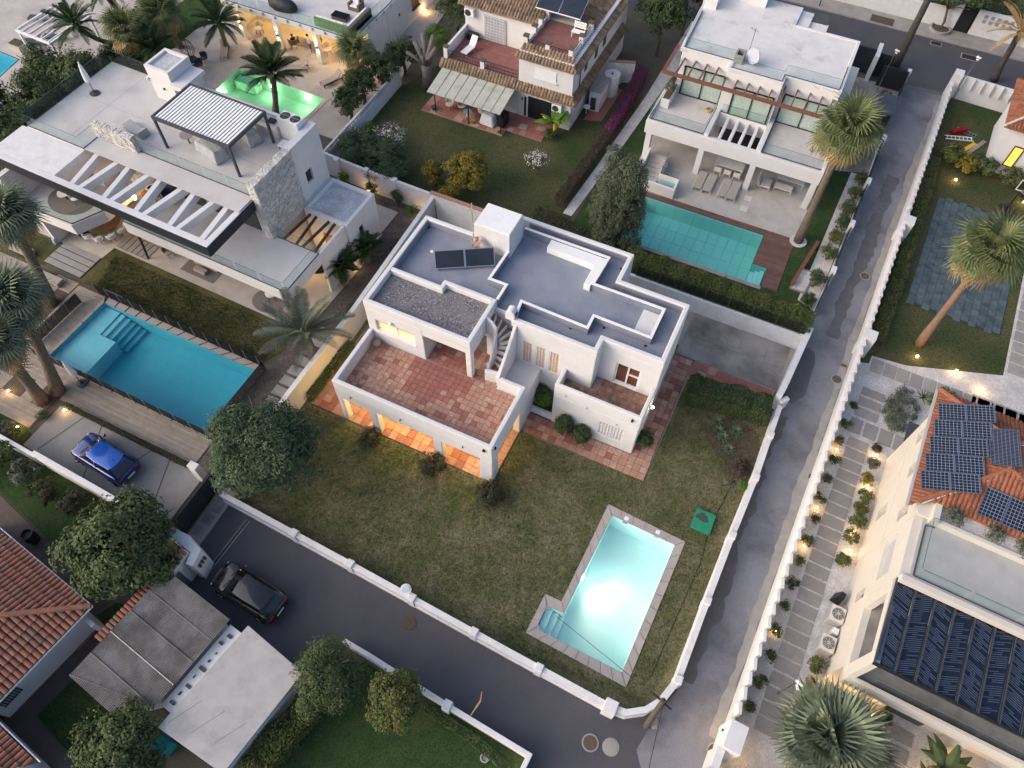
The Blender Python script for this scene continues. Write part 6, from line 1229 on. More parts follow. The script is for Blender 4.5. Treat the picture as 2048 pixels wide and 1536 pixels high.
for x in (18.8,20.05):
    for y in (31.35,31.9): MB().box(x - .03,y - .03,.065,x + .03,y + .03,.36).build('leg',WT,u)
for (x,y,lab) in ((17.3,29.6,'upper'),(17.3,28.4,'lower')): tag(MB().box(x - .28,y - .28,.062,x + .28,y + .28,.075).build('floor_hatch',WT),lab + ' square floor hatch in the pale patio beside the loungers','hatch')
# basement stair with white walls and glass
st = empty('basement_stair',(10.3,29,.06),'stairs sunk between white walls and glass beside the teal pool','stairs')
for k in range(7): MB().box(9.1,27.6 + k * .42,-.2 + .0,10.4,28.02 + k * .42,.1 + .10 * k).build('step',PAVE,st)
MB().strip([(8.95,30.3),(9.0,27.4)],.16,.062,[1.3,.95]).build('side_wall',WHITE,st); MB().strip([(10.5,30.4),(10.55,28.3),(12.0,28.3),(12.05,27.05),(9.4,27.15)],.16,.062,.95).build('side_wall',WHITE,st,bevel=.02)
balus([(10.5,30.3),(10.55,28.3),(12.0,28.3)],.95,.6,2,st,W)
MB().sheet([(10.65,27.25),(11.95,27.2),(11.95,28.2),(10.65,28.2)],.5).build('plunge_water',WATERB,st)
# lane-side fence of that villa, low wall, shrubs come later
w = empty('lane_fence',(24.8,30,0),'dark slatted fence panels on a stepped white wall along the lane','fence')
fp = [(24.35,20.6),(24.6,24.0),(24.85,29),(25.05,34),(25.2,39.5)]
MB().strip(fp,.2,0,.35).build('plinth',WHITE2,w)
for a_,b_ in zip(fp[:-1],fp[1:]):
    MB().strip([a_,b_],.05,.36,1.25).build('panel',NAVY,w); MB().box(b_[0] - .15,b_[1] - .3,0,b_[0] + .15,b_[1] + .3,1.4).build('wall_pier',WHITE,w)
u = empty('bin_store',(24.6,42.7,0),'dark square flat-roofed bin store beside the lane','shed'); MB().prism([(23.95,41.6),(25.1,41.7),(25.1,43.9),(23.9,43.7)],0,1.9).build('wall',NAVY,u); MB().prism([(23.8,41.4),(25.2,41.5),(25.2,44.1),(23.8,43.9)],1.9,2.05).build('roof',mat('weathered_dark_roof',(.06,.07,.095),(.09,.10,.125),sc=2,ro=.6),u)
g = empty('street_gate',(22,49.3,0),'tall black gate panel between the villa and the back street','gate'); MB().box(19.9,49.15,.05,22.4,49.3,2.3).build('panel',NAVY,g); MB().box(22.42,48.1,0,22.75,50.2,2.4).build('gate_wall',WHITE,g); MB().box(22.8,49.2,.05,24.0,49.32,2.1).build('small_gate',NAVY,g); MB().box(23.4,47.9,.05,25.4,48.05,1.9).build('side_panel',NAVY,g)
for k in range(14): MB().box(23.42 + k * .14,48.051,.1,23.5 + k * .14,48.08,1.95).build('slat',BLACK,g)
MB().strip([(25.45,48.1),(25.2,42.8)],.06,.3,1.9).build('side_panel',NAVY,g); MB().box(25.3,48.0,0,25.6,48.3,2.0).build('gate_post',WHITE,g)
def cctv(label,x,y,h,fr=W):
    e = empty('camera_pole',fr(x,y,.05),label,'camera pole'); MB(fr).cyl(x,y,.05,h,.04,n=8).build('pole',STEEL,e); MB(fr).bar((x - .12,y,h),(x + .25,y - .1,h + .02),.09).build('camera',WMETAL,e); MB(fr).bar((x,y - .1,h - .12),(x + .1,y - .35,h - .05),.09).build('camera',WMETAL,e); MB(fr).ball((x,y,h + .04),.07).build('camera_joint',WMETAL,e)
cctv('slim pole with white cameras near the black street gate',23.67,47.09,3.9); cctv('slim pole with white cameras inside the fin wall at the back street',29.75,48.9,4.0)
# gravel bed and hedge strip by the lane, timber bench
ground_sheet('gravel_bed',[(23.1,21.5),(24.3,21.0),(25.0,36),(23.8,36)],.05,GRAVELW)
u = empty('timber_bench',(22.6,24.6,.04),'long red timber bench on the strip of lawn beside the teal pool','bench'); MB().strip([(22.35,22.3),(23.1,27.2)],.26,.38,.45).build('seat',WOOD,u)
for t_ in (.1,.5,.9): x,y = 22.35 + .75 * t_,22.3 + 4.9 * t_; MB().box(x - .12,y - .1,.04,x + .12,y + .1,.38).build('leg',BLACK,u)
u = empty('gravel_planter',(22.9,23.2,.04),'white gravel planter box under the timber bench','planter'); MB().prism([(22.3,22.2),(23.4,22.2),(23.7,24.4),(22.6,24.4)],.045,.16,[[(22.4,22.3),(23.3,22.3),(23.58,24.3),(22.7,24.3)]]).build('rim',CONC,u); MB().sheet([(22.4,22.3),(23.3,22.3),(23.58,24.3),(22.7,24.3)],.12).build('gravel',GRAVELW,u)
MB().lathe(21.8,26.9,[(.62,.05),(.62,.12),(.4,.12)],20).build('palm_stone_ring',GRAVELW,base=(21.8,26.9,.03))['kind'] = 'structure'

# ------------------------------------------------------------------ lot with the fin wall (right)
FL = lambda pts: [F(*p)[:2] for p in pts]
ground_sheet('lawn',FL([(26.95,17.8),(36.5,20.9),(36.2,41),(27.2,41)]),.03,LAWND)
ground_sheet('garden_gravel',FL([(26.9,-10),(45,-10),(45,24),(36.4,21.2),(26.9,18.0)]),.034,GRAVELW)
ground_sheet('garden_bed',FL([(27.0,20),(28.3,20),(28.5,30),(28.2,40),(27.0,48),(27.0,30)]),.036,SOIL)
ground_sheet('garden_yard',FL([(27.0,41),(36,41),(36,50),(27,50)]),.04,LAWND)
wall = empty('fin_wall',F(26.8,20,0),'long white lane wall topped by a row of upright slanted fins','wall')
MB(F).box(26.66,-6.9,0,26.88,49.2,1.0).build('wall',WHITE,wall,bevel=.02)
fm = MB().box(-.08,-.29,.98,.08,.29,1.82).build('fin',WHITE,base=(0,0,0))
for k in range(72):
    o = fm if k == 0 else bpy.data.objects.new('fin',fm.data)
    if k: COL.objects.link(o)
    o.parent = wall; o.location = Vector(F(26.78,-6.2 + k * .765,0)) - off(wall); o.rotation_euler = (0,0,F.a + R(14))
for y in (30.4,18.9): MB(F).box(26.55,y - .35,0,27.35,y + .35,2.05).build('wall_pier',WHITE,wall)
MB(F).box(26.62,48.6,0,27.3,49.5,2.35).build('wall_pier',WHITE,wall)
w2 = empty('back_street_wall',F(30,49.3,0),'white ribbed wall closing the right lot from the back street','wall'); MB(F).box(27.3,49.1,0,33.5,49.3,2.1).build('wall',WHITE,w2)
for k in range(8): MB(F).box(27.5 + k * .75,48.75,1.2,27.58 + k * .75,49.09,2.2).build('rib',WHITE2,w2)
gp = empty('gate_pillar',F(26.9,-7.6,0),'white gate pillar with warm wall lights in the lane','pillar'); MB(F).box(26.5,-8.3,0,27.35,-6.95,2.3).build('pillar',WHITE,gp,bevel=.02); MB(F).box(26.35,-12,0,26.75,-8.31,1.9).build('wall',WHITE,gp,bevel=.02)
for (x,y) in ((26.42,-7.4),(27.42,-7.9)): MB(F).box(x - .05,y - .06,1.15,x + .05,y + .06,1.32).build('lamp_body',DARK,gp); MB(F).ball((x + (-.06 if x < 27 else .06),y,1.2),.05).build('lamp',LAMP,gp); lamp('pillar_light',F(x + (-.22 if x < 27 else .22),y,1.2),46,(1,.6,.2),.06,gp)
MB(F).box(26.2,-10.4,0,26.9,-9.4,2.0).build('gate_post',WHITE,gp,bevel=.02)
g = empty('garden_ramp',F(29.0,-9,.04),'sunken ramp glowing warm behind the gate pillar','ramp'); MB(F).box(27.6,-12,.036,29.4,-8.9,.05).build('floor',PAVE,g); MB(F).box(27.5,-8.9,.04,30.2,-8.7,.7).build('retaining_wall',WHITE,g); MB(F).ball((27.75,-9.05,.35),.05).build('lamp',LAMP,g); lamp('ramp_light',F(28.0,-9.4,.6),34,(1,.58,.18),.08,g)
cctv('white camera pole beside the fan palm at the lower right',28.55,-4.2,3.2,F)
# dark slate court with basketball hoop
ct = struct(MB(F).sheet([(28.78,24.55),(35.0,24.6),(34.95,36.6),(28.8,36.4)],.05).build('slate_court',mat('court_joint',(.03,.045,.035),(.05,.06,.04),sc=6,ro=.9),base=F(32,30,0)))
cm = [None]
for i in range(12):
    for j in range(22):
        if cm[0] is None: o = MB().box(-.245,-.255,-.03,.245,.255,0).build('paver',PAVERD,base=(0,0,0)); cm[0] = o
        else: o = bpy.data.objects.new('paver',cm[0].data); COL.objects.link(o)
        o.parent = ct; o.location = Vector(F(29.05 + i * .515,24.85 + j * .53 + (.26 if i % 2 else 0),.078 + rng.uniform(-.003,.003))) - off(ct); o.rotation_euler = (rng.uniform(-.01,.01),rng.uniform(-.01,.01),F.a)
u = empty('basketball_hoop',F(33.6,36.9,.05),'portable basketball hoop with pale backboard at the slate court','basketball hoop'); MB(F).box(33.0,36.6,.055,34.0,37.6,.3).build('base',BLACK,u,bevel=.05); MB(F).tube([(33.5,37.2,.3),(33.5,37.0,2.2),(33.4,36.4,3.0)],.06,8).build('pole',BLACK,u); MB(F).box(32.9,36.2,2.75,34.1,36.26,3.6).build('backboard',GLASS,u); t = MB(F)
for (a,b_,z0_,z1_) in ((32.88,34.12,2.72,2.79),(32.88,34.12,3.57,3.64),(32.88,32.95,2.79,3.57),(34.05,34.12,2.79,3.57)): t.box(a,36.15,z0_,b_,36.2,z1_)
t.build('backboard_frame',WT,u); t = MB(F); t.tube([(33.5 + .23 * math.cos(a * .4),35.9 + .23 * math.sin(a * .4),2.95) for a in range(17)],.015,5); t.build('rim',RUST,u); MB(F).lathe(33.5,35.9,[(.22,2.94),(.16,2.7),(.12,2.5)],12).build('net',NETG,u)
tag(MB(F).hexa([(32.1,35.0,.08),(33.0,34.9,.08),(33.1,35.9,.08),(32.9,36.1,.08)],[(32.5,35.3,.5),(32.9,35.2,.6),(33.0,35.8,1.2),(32.9,35.9,1.1)]).build('fallen_cover',NAVY),'black triangular cover at the edge of the slate court','cover')
# path slabs, each its own stone
pth = struct(MB(F).sheet([(27.75,-6),(29.3,-6),(29.3,16.6),(27.75,16.6)],.04).build('slab_path',GRAVELW,base=F(28.5,5,0)))
def slab(x0,y0,x1,y1,par=None): MB(F).box(x0,y0,.03,x1,y1,.085).build('slab',SLAB,par or pth,bevel=.012)
slab(27.88,15.72,29.28,16.32); slab(27.86,14.85,29.26,15.5); slab(27.86,13.98,29.25,14.66)
for i in range(4): slab(27.8 + i * .9,12.66,28.55 + i * .9,13.76)
y = 12.3
while y > -6.2: slab(28.0,y - .68,29.22,y); y -= .815
p2_ = struct(MB(F).sheet([(27.75,16.9),(36.5,18.6),(39,20.6),(38.6,41),(35.6,41),(35.7,21.5),(30,19.3),(27.8,19.0)],.042).build('slab_path',GRAVELW,base=F(34,20,0)))
for i in range(12): MB(Fr(*F(27.9,19.0)[:2],math.degrees(F.a) + 1)).box(*(lambda bx,by: (bx + i * .83,by - 1.25,.03,bx + .74 + i * .83,by - .15 - .02 * (i % 2),.085))(*F(27.9,19.0)[:2])).build('slab',SLAB,p2_,bevel=.012);
for j in range(19): MB(F).box(35.85,21.9 + j * .98,.03,37.4,22.75 + j * .98,.085).build('slab',SLAB,p2_,bevel=.012)
for i in range(3):
    for j in range(2): MB(F).box(34.2 + i * 1.4,16.9 + j * 1.15,.03,35.5 + i * 1.4,17.95 + j * 1.15,.085).build('slab',SLAB,p2_,bevel=.012)
p3_ = struct(MB(F).sheet([(33.4,-9),(35.4,-9),(35.3,-2.4),(33.9,-2.5)],.041).build('slab_path',GRAVELW,base=F(34,-5,0)))
for j in range(6): MB(F).box(34.0 - .06 * j,-3.55 - j * .9,.03,35.1 - .06 * j,-2.85 - j * .9,.085).build('slab',SLAB,p3_,bevel=.012)
# ------------------------------------------------------------------ house with solar panels (lower right)
Z = empty('solar_roof_house',F(34,6,0),'cream house with solar panels on an orange tile roof by the slab path','house')
def fb(name,m,*bx,bevel=.02,parent=None): return MB(F).box(*bx).build(name,m,parent or Z,bevel=bevel)
b = MB(F).prism([(30.4,4.6),(42,4.6),(42,11.75),(30.4,11.75)],0,7.15).build('wall',CREAM,Z); cut(b,[(30.2,10.3,4.4,30.75,11.1,5.8),(30.2,8.0,4.5,30.75,8.75,5.85),(30.2,6.7,1.3,30.75,7.45,2.55),(30.2,5.15,4.65,30.75,5.9,5.85)],F)
for (y0,y1,z0_,z1_) in ((10.3,11.1,4.4,5.8),(8.0,8.75,4.5,5.85),(6.7,7.45,1.3,2.55),(5.15,5.9,4.65,5.85)): o_ = MB(F).box(30.72,y0,z0_,30.745,y1,z1_).build('window',DWIN,Z); MB(F).box(30.66,(y0 + y1) / 2 - .03,z0_,30.715,(y0 + y1) / 2 + .03,z1_).build('frame',BLACK,o_)
b = MB(F).prism([(30.42,-2.3),(42,-2.3),(42,4.59),(30.42,4.59)],0,3.3).build('lower_wall',CREAM,Z); cut(b,[(30.2,1.5,1.6,30.7,2.1,2.7)],F); MB(F).box(30.66,1.5,1.6,30.69,2.1,2.7).build('window',DWIN,Z)
b = MB(F).prism([(30.42,1.3),(42,1.3),(42,4.58),(30.42,4.58)],3.301,6.85).build('upper_wall',CREAM,Z); cut(b,[(30.2,2.0,3.9,30.62,4.3,5.3)],F); MB(F).box(30.59,2.0,3.9,30.61,4.3,5.3).build('shuttered_opening',GMETAL,Z)
MB(F).strip([(30.39,11.7),(30.39,4.4)],.04,3.35,3.40).build('string_course',CREAM,Z)
# loggia side wall carrying the canopy
fb('loggia_pier',CREAM,30.42,-2.95,3.301,30.75,-2.3,6.3); fb('loggia_pier',CREAM,30.42,.7,3.301,30.75,1.29,6.3); fb('loggia_lintel',CREAM,30.42,-2.29,5.9,30.75,.69,6.3)
fb('loggia_floor',CONCD,30.76,-2.9,3.301,42,1.29,3.34,bevel=0)
b = fb('balcony_slab',CREAM,30.4,-3.1,2.75,42,-2.31,3.3); fb('balcony_parapet',CREAM,30.4,-3.1,3.301,42,-2.9,3.75); balus([(31.5,-2.75),(41,-2.75)],3.34,1.0,2.3,Z,F)
fb('porch_pier',CREAM,36.2,-2.29 - .7,0,36.6,-2.32,2.75)
fb('garage_recess',DWIN,33.4,-2.36,.06,35.2,-2.31,2.3,bevel=0)
# roof terrace with glass
MB(F).prism([(30.8,1.3),(42,1.3),(42,5.6),(30.8,5.6)],6.851,6.95).build('terrace_floor',mat('pale_concrete_deck',(.40,.40,.395),(.35,.35,.35),sc=1.2,ro=.85,fine=.08),Z)
MB(F).strip([(30.95,5.55),(42,5.55)],.28,6.95,7.5).build('planter_wall',CREAM,Z,bevel=.02); MB(F).strip([(31.3,4.5),(42,4.5)],.22,6.95,7.35).build('planter_wall',CREAM,Z,bevel=.02); MB(F).box(31.1,4.62,6.951,42,5.4,7.2).build('planter_gravel',GRAVELW,Z); MB(F).box(31.0,4.4,6.95,31.3,5.4,7.5).build('planter_wall',CREAM,Z)
balus([(31.35,4.3),(30.95,4.25),(30.95,1.5),(42,1.5)],6.96,.9,2.2,Z,F); fb('terrace_kerb',CREAM,30.5,1.05,6.6,42,1.38,6.98)
# hip roof in tile rows
EV_ = 7.2; zl = lambda x,y: EV_ + .36 * (x - 29.95); zb = lambda x,y: EV_ + .36 * (12.1 - y) * 1.1; zfn = lambda x,y: EV_ + .36 * (y - 4.65) * 1.15
RL = [(29.95,4.75),(29.95,12.1),(33.4,9.6),(33.4,8.05)]; RB = [(29.95,12.15),(40,12.15),(36.4,9.7),(33.4,9.7)]; RF_ = [(30.4,5.3),(40,5.3),(36.4,7.9),(33.4,7.95)]
for (po,zf_,up_) in ((RL,zl,(1,0)),(RB,zb,(0,-1)),(RF_,zfn,(0,1))): slope_sheet('roof_deck',po,zf_,ROOFJ,Z,F); barrel_join('roof_tiles',po,zf_,up_,ROOFJ,Z,F,w=.21,l=.38,r=.085)
slope_sheet('roof_deck',[(33.35,9.8),(40,12.1),(40,5.3),(33.35,7.9)],lambda x,y: EV_ + .36 * 3.42,ROOFJ,Z,F)
for pts in ([(29.95,12.12,7.28),(33.4,9.65,8.5)],[(33.4,9.65,8.5),(33.4,8.0,8.5)],[(30.3,5.1,7.38),(33.4,8.0,8.5)],[(33.4,9.65,8.5),(38,11.2,8.5)],[(33.4,8.0,8.5),(38,6.2,8.4)]): MB(F).tube(pts,.13,8).build('hip_ridge',ROOFJ,Z); MB(F).tube([(p[0] + .14,p[1] - .08,p[2] + .02) for p in pts],.035,5).build('mortar_line',MORTAR,Z)
fb('gutter',GMETAL,29.82,4.7,7.1,29.94,12.1,7.2,bevel=0); MB(F).box(35.6,10.4,8.0,36.8,11.4,9.0).build('chimney',WHITE,Z)
fb('hood',DARK,30.35,11.76,2.4,31.9,13.2,2.5,bevel=0)
def panel_on(label,x,y,zf_,sx,sy,m,fr=F,lift=.13,n=1):
    return None
def solar(parent,corners,m,name='solar_panel'):
    """corners: four frame points (low-left, low-right, high-right, high-left)"""
    a_,b_,c_,d_ = [Vector(F(*p)) for p in corners]; ux = (b_ - a_); uy = (d_ - a_); w_,h_ = ux.length,uy.length; ux.normalize(); uy = (uy - ux * uy.dot(ux)).normalized(); nz = ux.cross(uy)
    o = MB().box(0,0,-.03,w_,h_,0).build(name,m,base=(0,0,0)); o.parent = parent; o.matrix_local = Matrix.Translation(a_ - off(parent)) @ Matrix((ux,uy,nz)).transposed().to_4x4()
    t = MB()
    for bx_ in ((-.012,-.012,-.035,w_ + .012,.018,.006),(-.012,h_ - .018,-.035,w_ + .012,h_ + .012,.006),(-.012,.018,-.035,.018,h_ - .018,.006),(w_ - .018,.018,-.035,w_ + .012,h_ - .018,.006)): t.box(*bx_)
    f_ = t.build('panel_frame',STEEL,base=(0,0,0)); f_.parent = o; return o
sa = empty('solar_array',F(31.3,8.8,7.3),'block of ten dark blue solar panels on the left roof slope','solar panel')
zp = lambda x,y: zl(x,y) + .24
for i in range(2):
    for j in range(5):
        x0,y0 = 30.2 + i * 1.14,5.72 + j * 1.075 + i * .24; x1,y1 = x0 + 1.12,y0 + 1.05; s_ = .235
        solar(sa,[(x0,y0,zp(x0,y0)),(x1,y0 + s_,zp(x1,y0)),(x1,y1 + s_,zp(x1,y1)),(x0,y1,zp(x0,y1))],SOLAR)
for j in range(3): MB(F).bar((30.2,6.0 + j * 2.4,zp(30.2,0) - .08),(32.5,6.4 + j * 2.4,zp(32.5,0) - .08),.05).build('mounting_rail',STEEL,sa)
sb = empty('solar_array',F(33.2,9.2,7.5),'single half-cut solar panel near the roof ridge','solar panel'); zq = lambda x: zl(min(x,33.4),0) + .22
for j in range(1): solar(sb,[(32.6,7.98,zq(32.6)),(33.75,8.2,zq(33.75) + .12),(33.75,10.35,zq(33.75) + .12),(32.6,10.12,zq(32.6))],SOLARH)
MB(F).bar((32.6,8.5,zq(32.6) - .1),(33.7,8.7,zq(33.7)),.05).build('mounting_rail',STEEL,sb)
sc2 = empty('solar_array',F(34,6,7.3),'pair of solar panels on the front roof slope above the planter','solar panel'); zz = lambda y: zfn(0,y) + .2
for i in range(2): x0 = 32.7 + i * 1.1; solar(sc2,[(x0,5.5,zz(5.5)),(x0 + 1.07,5.5,zz(5.5)),(x0 + 1.2,6.75,zz(6.75)),(x0 + .13,6.75,zz(6.75))],SOLAR)
MB(F).bar((32.7,6.1,zz(6.1) - .1),(35.0,6.1,zz(6.1) - .1),.05).build('mounting_rail',STEEL,sc2)
# glass canopy with slats underneath
cn = empty('glass_canopy',F(35,-1,3.3),'dark blue glass canopy with slanting slats over the loggia','canopy'); CG = glass('blue_canopy_glass',(.60,.65,.72),.34,.06)
SLW = mat('pale_slat',(.70,.69,.72),ro=.7); CBED = mat('canopy_blind',(.085,.10,.13),(.11,.125,.155),sc=3,ro=.6)
zc = lambda y: 6.52 - .055 * (1.28 - y)
for k in range(10):
    x0 = 30.55 + k * .87; x1 = x0 + .82
    g_ = MB(F).hexa([(x0,-2.85,zc(-2.85)),(x1,-2.85,zc(-2.85)),(x1,1.25,zc(1.25)),(x0,1.25,zc(1.25))],[(x0,-2.85,zc(-2.85) + .02),(x1,-2.85,zc(-2.85) + .02),(x1,1.25,zc(1.25) + .02),(x0,1.25,zc(1.25) + .02)]).build('glass_panel',CG,cn)
    MB(F).hexa([(x0,-2.85,zc(-2.85) - .16),(x1,-2.85,zc(-2.85) - .16),(x1,1.25,zc(1.25) - .16),(x0,1.25,zc(1.25) - .16)],[(x0,-2.85,zc(-2.85) - .15),(x1,-2.85,zc(-2.85) - .15),(x1,1.25,zc(1.25) - .15),(x0,1.25,zc(1.25) - .15)]).build('blind',CBED,g_)
    t = MB(F); s_ = 1 if k % 2 else -1
    for j in range(46):
        y = -3.1 + j * .098; ya,yb = (y,y + .36) if s_ > 0 else (y + .36,y)
        y0_,y1_ = max(-2.8,min(1.2,ya)),max(-2.8,min(1.2,yb))
        if abs(y0_ - y1_) > .2 and nrg.random() > .12: a0,a1 = rng.choice(((.06,.76),(.06,.76),(.06,.5),(.3,.76))); t.hexa([(x0 + a0,ya + (yb - ya) * (a0 / .82),zc(y) - .12),(x0 + a1,ya + (yb - ya) * (a1 / .82),zc(y) - .12),(x0 + a1,ya + (yb - ya) * (a1 / .82) + .03,zc(y) - .12),(x0 + a0,ya + (yb - ya) * (a0 / .82) + .03,zc(y) - .12)],[(x0 + a0,ya + (yb - ya) * (a0 / .82),zc(y) - .1),(x0 + a1,ya + (yb - ya) * (a1 / .82),zc(y) - .1),(x0 + a1,ya + (yb - ya) * (a1 / .82) + .03,zc(y) - .1),(x0 + a0,ya + (yb - ya) * (a0 / .82) + .03,zc(y) - .1)])
    o_ = t.build('slat',SLW,g_); o_['kind'] = 'stuff'
    MB(F).bar((x1 + .025,-2.9,zc(-2.9) + .02),(x1 + .025,1.28,zc(1.28) + .02),.055,.07).build('glazing_bar',DARK,cn)
MB(F).bar((30.45,-2.92,zc(-2.92) - .02),(39.3,-2.92,zc(-2.92) - .02),.12,.14).build('front_gutter',BLACK,cn); MB(F).bar((30.5,-2.92,zc(-2.92)),(30.5,1.28,zc(1.28)),.07,.1).build('glazing_bar',DARK,cn)
# air conditioners beside the house
def topfan(label,x,y):
    e = empty('floor_air_conditioner',F(x,y,.04),label,'air conditioner'); b_ = MB(F); b_.box(x - .36,y - .42,.1,x + .36,y + .42,.95); b_.build('body',CREAM,e,bevel=.02)
    MB(F).box(x - .375,y - .36,.2,x - .361,y + .36,.85).build('side_grille',GMETAL,e); MB(F).box(x - .3,y - .435,.2,x + .3,y - .421,.85).build('side_grille',GMETAL,e); MB(F).cyl(x,y,.951,.965,.31,n=24).build('fan_well',DARK,e); t = MB(F)
    for r_ in (.1,.18,.26):
        for j in range(18): a = j * math.pi / 9; q = (j + 1) * math.pi / 9; t.bar((x + r_ * math.cos(a),y + r_ * math.sin(a),.98),(x + r_ * math.cos(q),y + r_ * math.sin(q),.98),.014)
    for j in range(4): a = j * math.pi / 4 + .2; t.bar((x - .3 * math.cos(a),y - .3 * math.sin(a),.98),(x + .3 * math.cos(a),y + .3 * math.sin(a),.98),.014)
    t.build('fan_guard',CREAM,e); MB(F).cyl(x,y,.966,.99,.07,n=12).build('fan_hub',GMETAL,e); MB(F).box(x - .3,y - .35,.04,x + .3,y + .35,.1).build('foot',DARK,e)
topfan('upper of two pale air conditioners beside the slab path',30.0,.85); topfan('lower of two pale air conditioners beside the slab path',29.95,-.85)
tag(MB(F).box(30.05,-.15,.04,30.35,.2,.7).build('meter_box',WMETAL,bevel=.02),'small white box between the two floor air conditioners','box'); tag(MB(F).hexa([(29.6,1.75,.04),(30.1,1.65,.04),(30.2,2.15,.04),(29.8,2.3,.04)],[(29.8,1.85,.9),(30.1,1.8,.9),(30.15,2.1,.9),(29.9,2.15,.9)]).build('covered_grill',BLACK),'black covered object above the air conditioners','cover')
GLT = 'garden lamps along the slab path'
for i,(x,y,pw,lab) in enumerate(((29.74,11.63,16,'beside the smallest bush, topmost of the path'),(29.75,9.35,18,'under the golden bush'),(29.81,6.15,18,'below the double bush'),(29.9,4.95,14,'beside the lone round bush near the house wall'))): garden_lamp('garden_lamp',x,y,.04,'glowing garden lamp ' + lab,pw,F,LAMP,GLT,sz=.06)
for i,(x,y,pw,lab) in enumerate(((30.45,-3.05,30,'at the lower house corner'),(31.68,-3.02,34,'between two golden bushes in front of the balcony'),(32.9,-3.0,24,'beside the cycad'),(37.4,-3.6,60,'shining through the banana plants'),(36.2,-4.6,45,'low among the banana leaves at the bottom edge'))): garden_lamp('garden_lamp',x,y,.04,'glowing garden lamp ' + lab,pw,F,LAMP,'garden lamps below the balcony',sz=.08)
for i,(x,y,pw,lab) in enumerate(((30.4,20.21,30,'in the lawn beside the warm palm trunk'),(32.9,20.27,30,'in the lawn right of the palm trunk'),(34.6,19.6,26,'where the two slab paths meet'),(34.6,38.6,30,'behind the basketball hoop'),(29.54,38.63,30,'at the upper left corner of the slate court'))): garden_lamp('lawn_lamp',x,y,.04,'lawn lamp ' + lab,pw,F,LAMP,'lamps round the slate court',sz=.09)
for i,(y,lab) in enumerate(((10.9,'highest along the slab path'),(6.6,'halfway down the slab path'),(4.0,'third along the slab path'),(-1.3,'opposite the air conditioners'))): garden_lamp('wall_foot_lamp',27.5,y,.04,'small lamp at the foot of the fins, ' + lab,12,F,LAMP,'lamps at the foot of the fins',sz=.05)
# small house in the right corner with amber windows
K = empty('amber_window_house',F(34,44,0),'white house with orange tile roof and amber lit slit windows','house'); MB(F).prism([(31.2,41.2),(44,41.2),(44,47),(31.2,47)],0,4.1).build('wall',WHITE,K)
for x in (32.3,34.3): o_ = MB(F).hexa([(x,41.1,1.0),(x + .55,41.1,1.0),(x + .55,41.19,1.0),(x,41.19,1.0)],[(x,41.1,2.6),(x + .55,41.1,2.6),(x + .55,41.19,2.6),(x,41.19,2.6)]).build('window',LITWIN,K); MB(F).box(x - .1,41.12,.88,x + .65,41.2,.98).build('sill',DARK,K); MB(F).box(x - .1,41.12,2.61,x + .65,41.2,2.7).build('lintel',DARK,K); MB(F).box(x - .1,41.12,.98,x - .005,41.2,2.61).build('frame',DARK,K); MB(F).box(x + .555,41.12,.98,x + .65,41.2,2.61).build('frame',DARK,K)
kz = lambda x,y: 4.2 + .38 * min(x - 30.8,3.2); KP = [(30.8,40.9),(44,40.9),(44,47.3),(30.8,47.3)]; kzf = lambda x,y: 4.15 + .4 * (y - 40.8); KF = [(30.7,40.8),(44,40.8),(44,44.1),(34,44.1)]; KLf = [(30.7,40.8),(34,44.1),(30.7,47.4)]; kzl = lambda x,y: 4.15 + .4 * (x - 30.7)
for (po,zf_,up_) in ((KF,kzf,(0,1)),(KLf,kzl,(1,0))): slope_sheet('roof_deck',po,zf_,ROOFJ,K,F); barrel_join('roof_tiles',po,zf_,up_,ROOFJ,K,F,w=.24,l=.4)
MB(F).tube([(30.7,40.8,4.25),(34,44.1,5.55)],.1,7).build('hip_ridge',MORTAR,K)
for i in range(2): solar(K,[(33.6 + i * 1.15,41.7,kzf(0,41.7) + .2),(34.7 + i * 1.15,41.7,kzf(0,41.7) + .2),(34.7 + i * 1.15,43.4,kzf(0,43.4) + .2),(33.6 + i * 1.15,43.4,kzf(0,43.4) + .2)],SOLAR)
for i,(x,y,l,a,m,nm,lab) in enumerate(((28.9,43.9,2.2,20,WMETAL,'old_ladder','pale ladder lying among clutter by the fin wall'),(29.8,43.2,1.6,62,mat('yellow_plastic',(.62,.40,.03),ro=.5),'yellow_board','bright yellow board among the clutter'),(29.3,44.9,1.7,-10,STEEL,'metal_rack','grey metal rack lying in the clutter corner'),(28.7,44.6,1.4,40,CARRED,'red_crate','dark red crate in the clutter corner'),(30.3,43.4,2.6,66,CONCD,'long_board','long grey board leaning by the amber window house'))):
    e = empty(nm,F(x,y,.05),lab,'clutter',None,F.a + R(a))
    if 'ladder' in nm or 'rack' in nm:
        for s_ in (-.2,.2): o = MB().box(-l / 2,s_ - .03,.05,l / 2,s_ + .03,.12).build('rail',m,base=(0,0,0)); o.parent = e
        for k in range(7): o = MB().box(-l / 2 + .15 + k * (l - .3) / 6,-.2,.06,-l / 2 + .2 + k * (l - .3) / 6,.2,.1).build('rung',m,base=(0,0,0)); o.parent = e
    else: o = MB().box(-l / 2,-.17,.02,l / 2,.17,.1 if 'board' in nm else .45).build('body',m,base=(0,0,0),bevel=.03); o.parent = e; o = MB().box(-l / 2 + .1,-.2,0,-l / 2 + .16,.2,.025).build('batten',m,base=(0,0,0)); o.parent = e
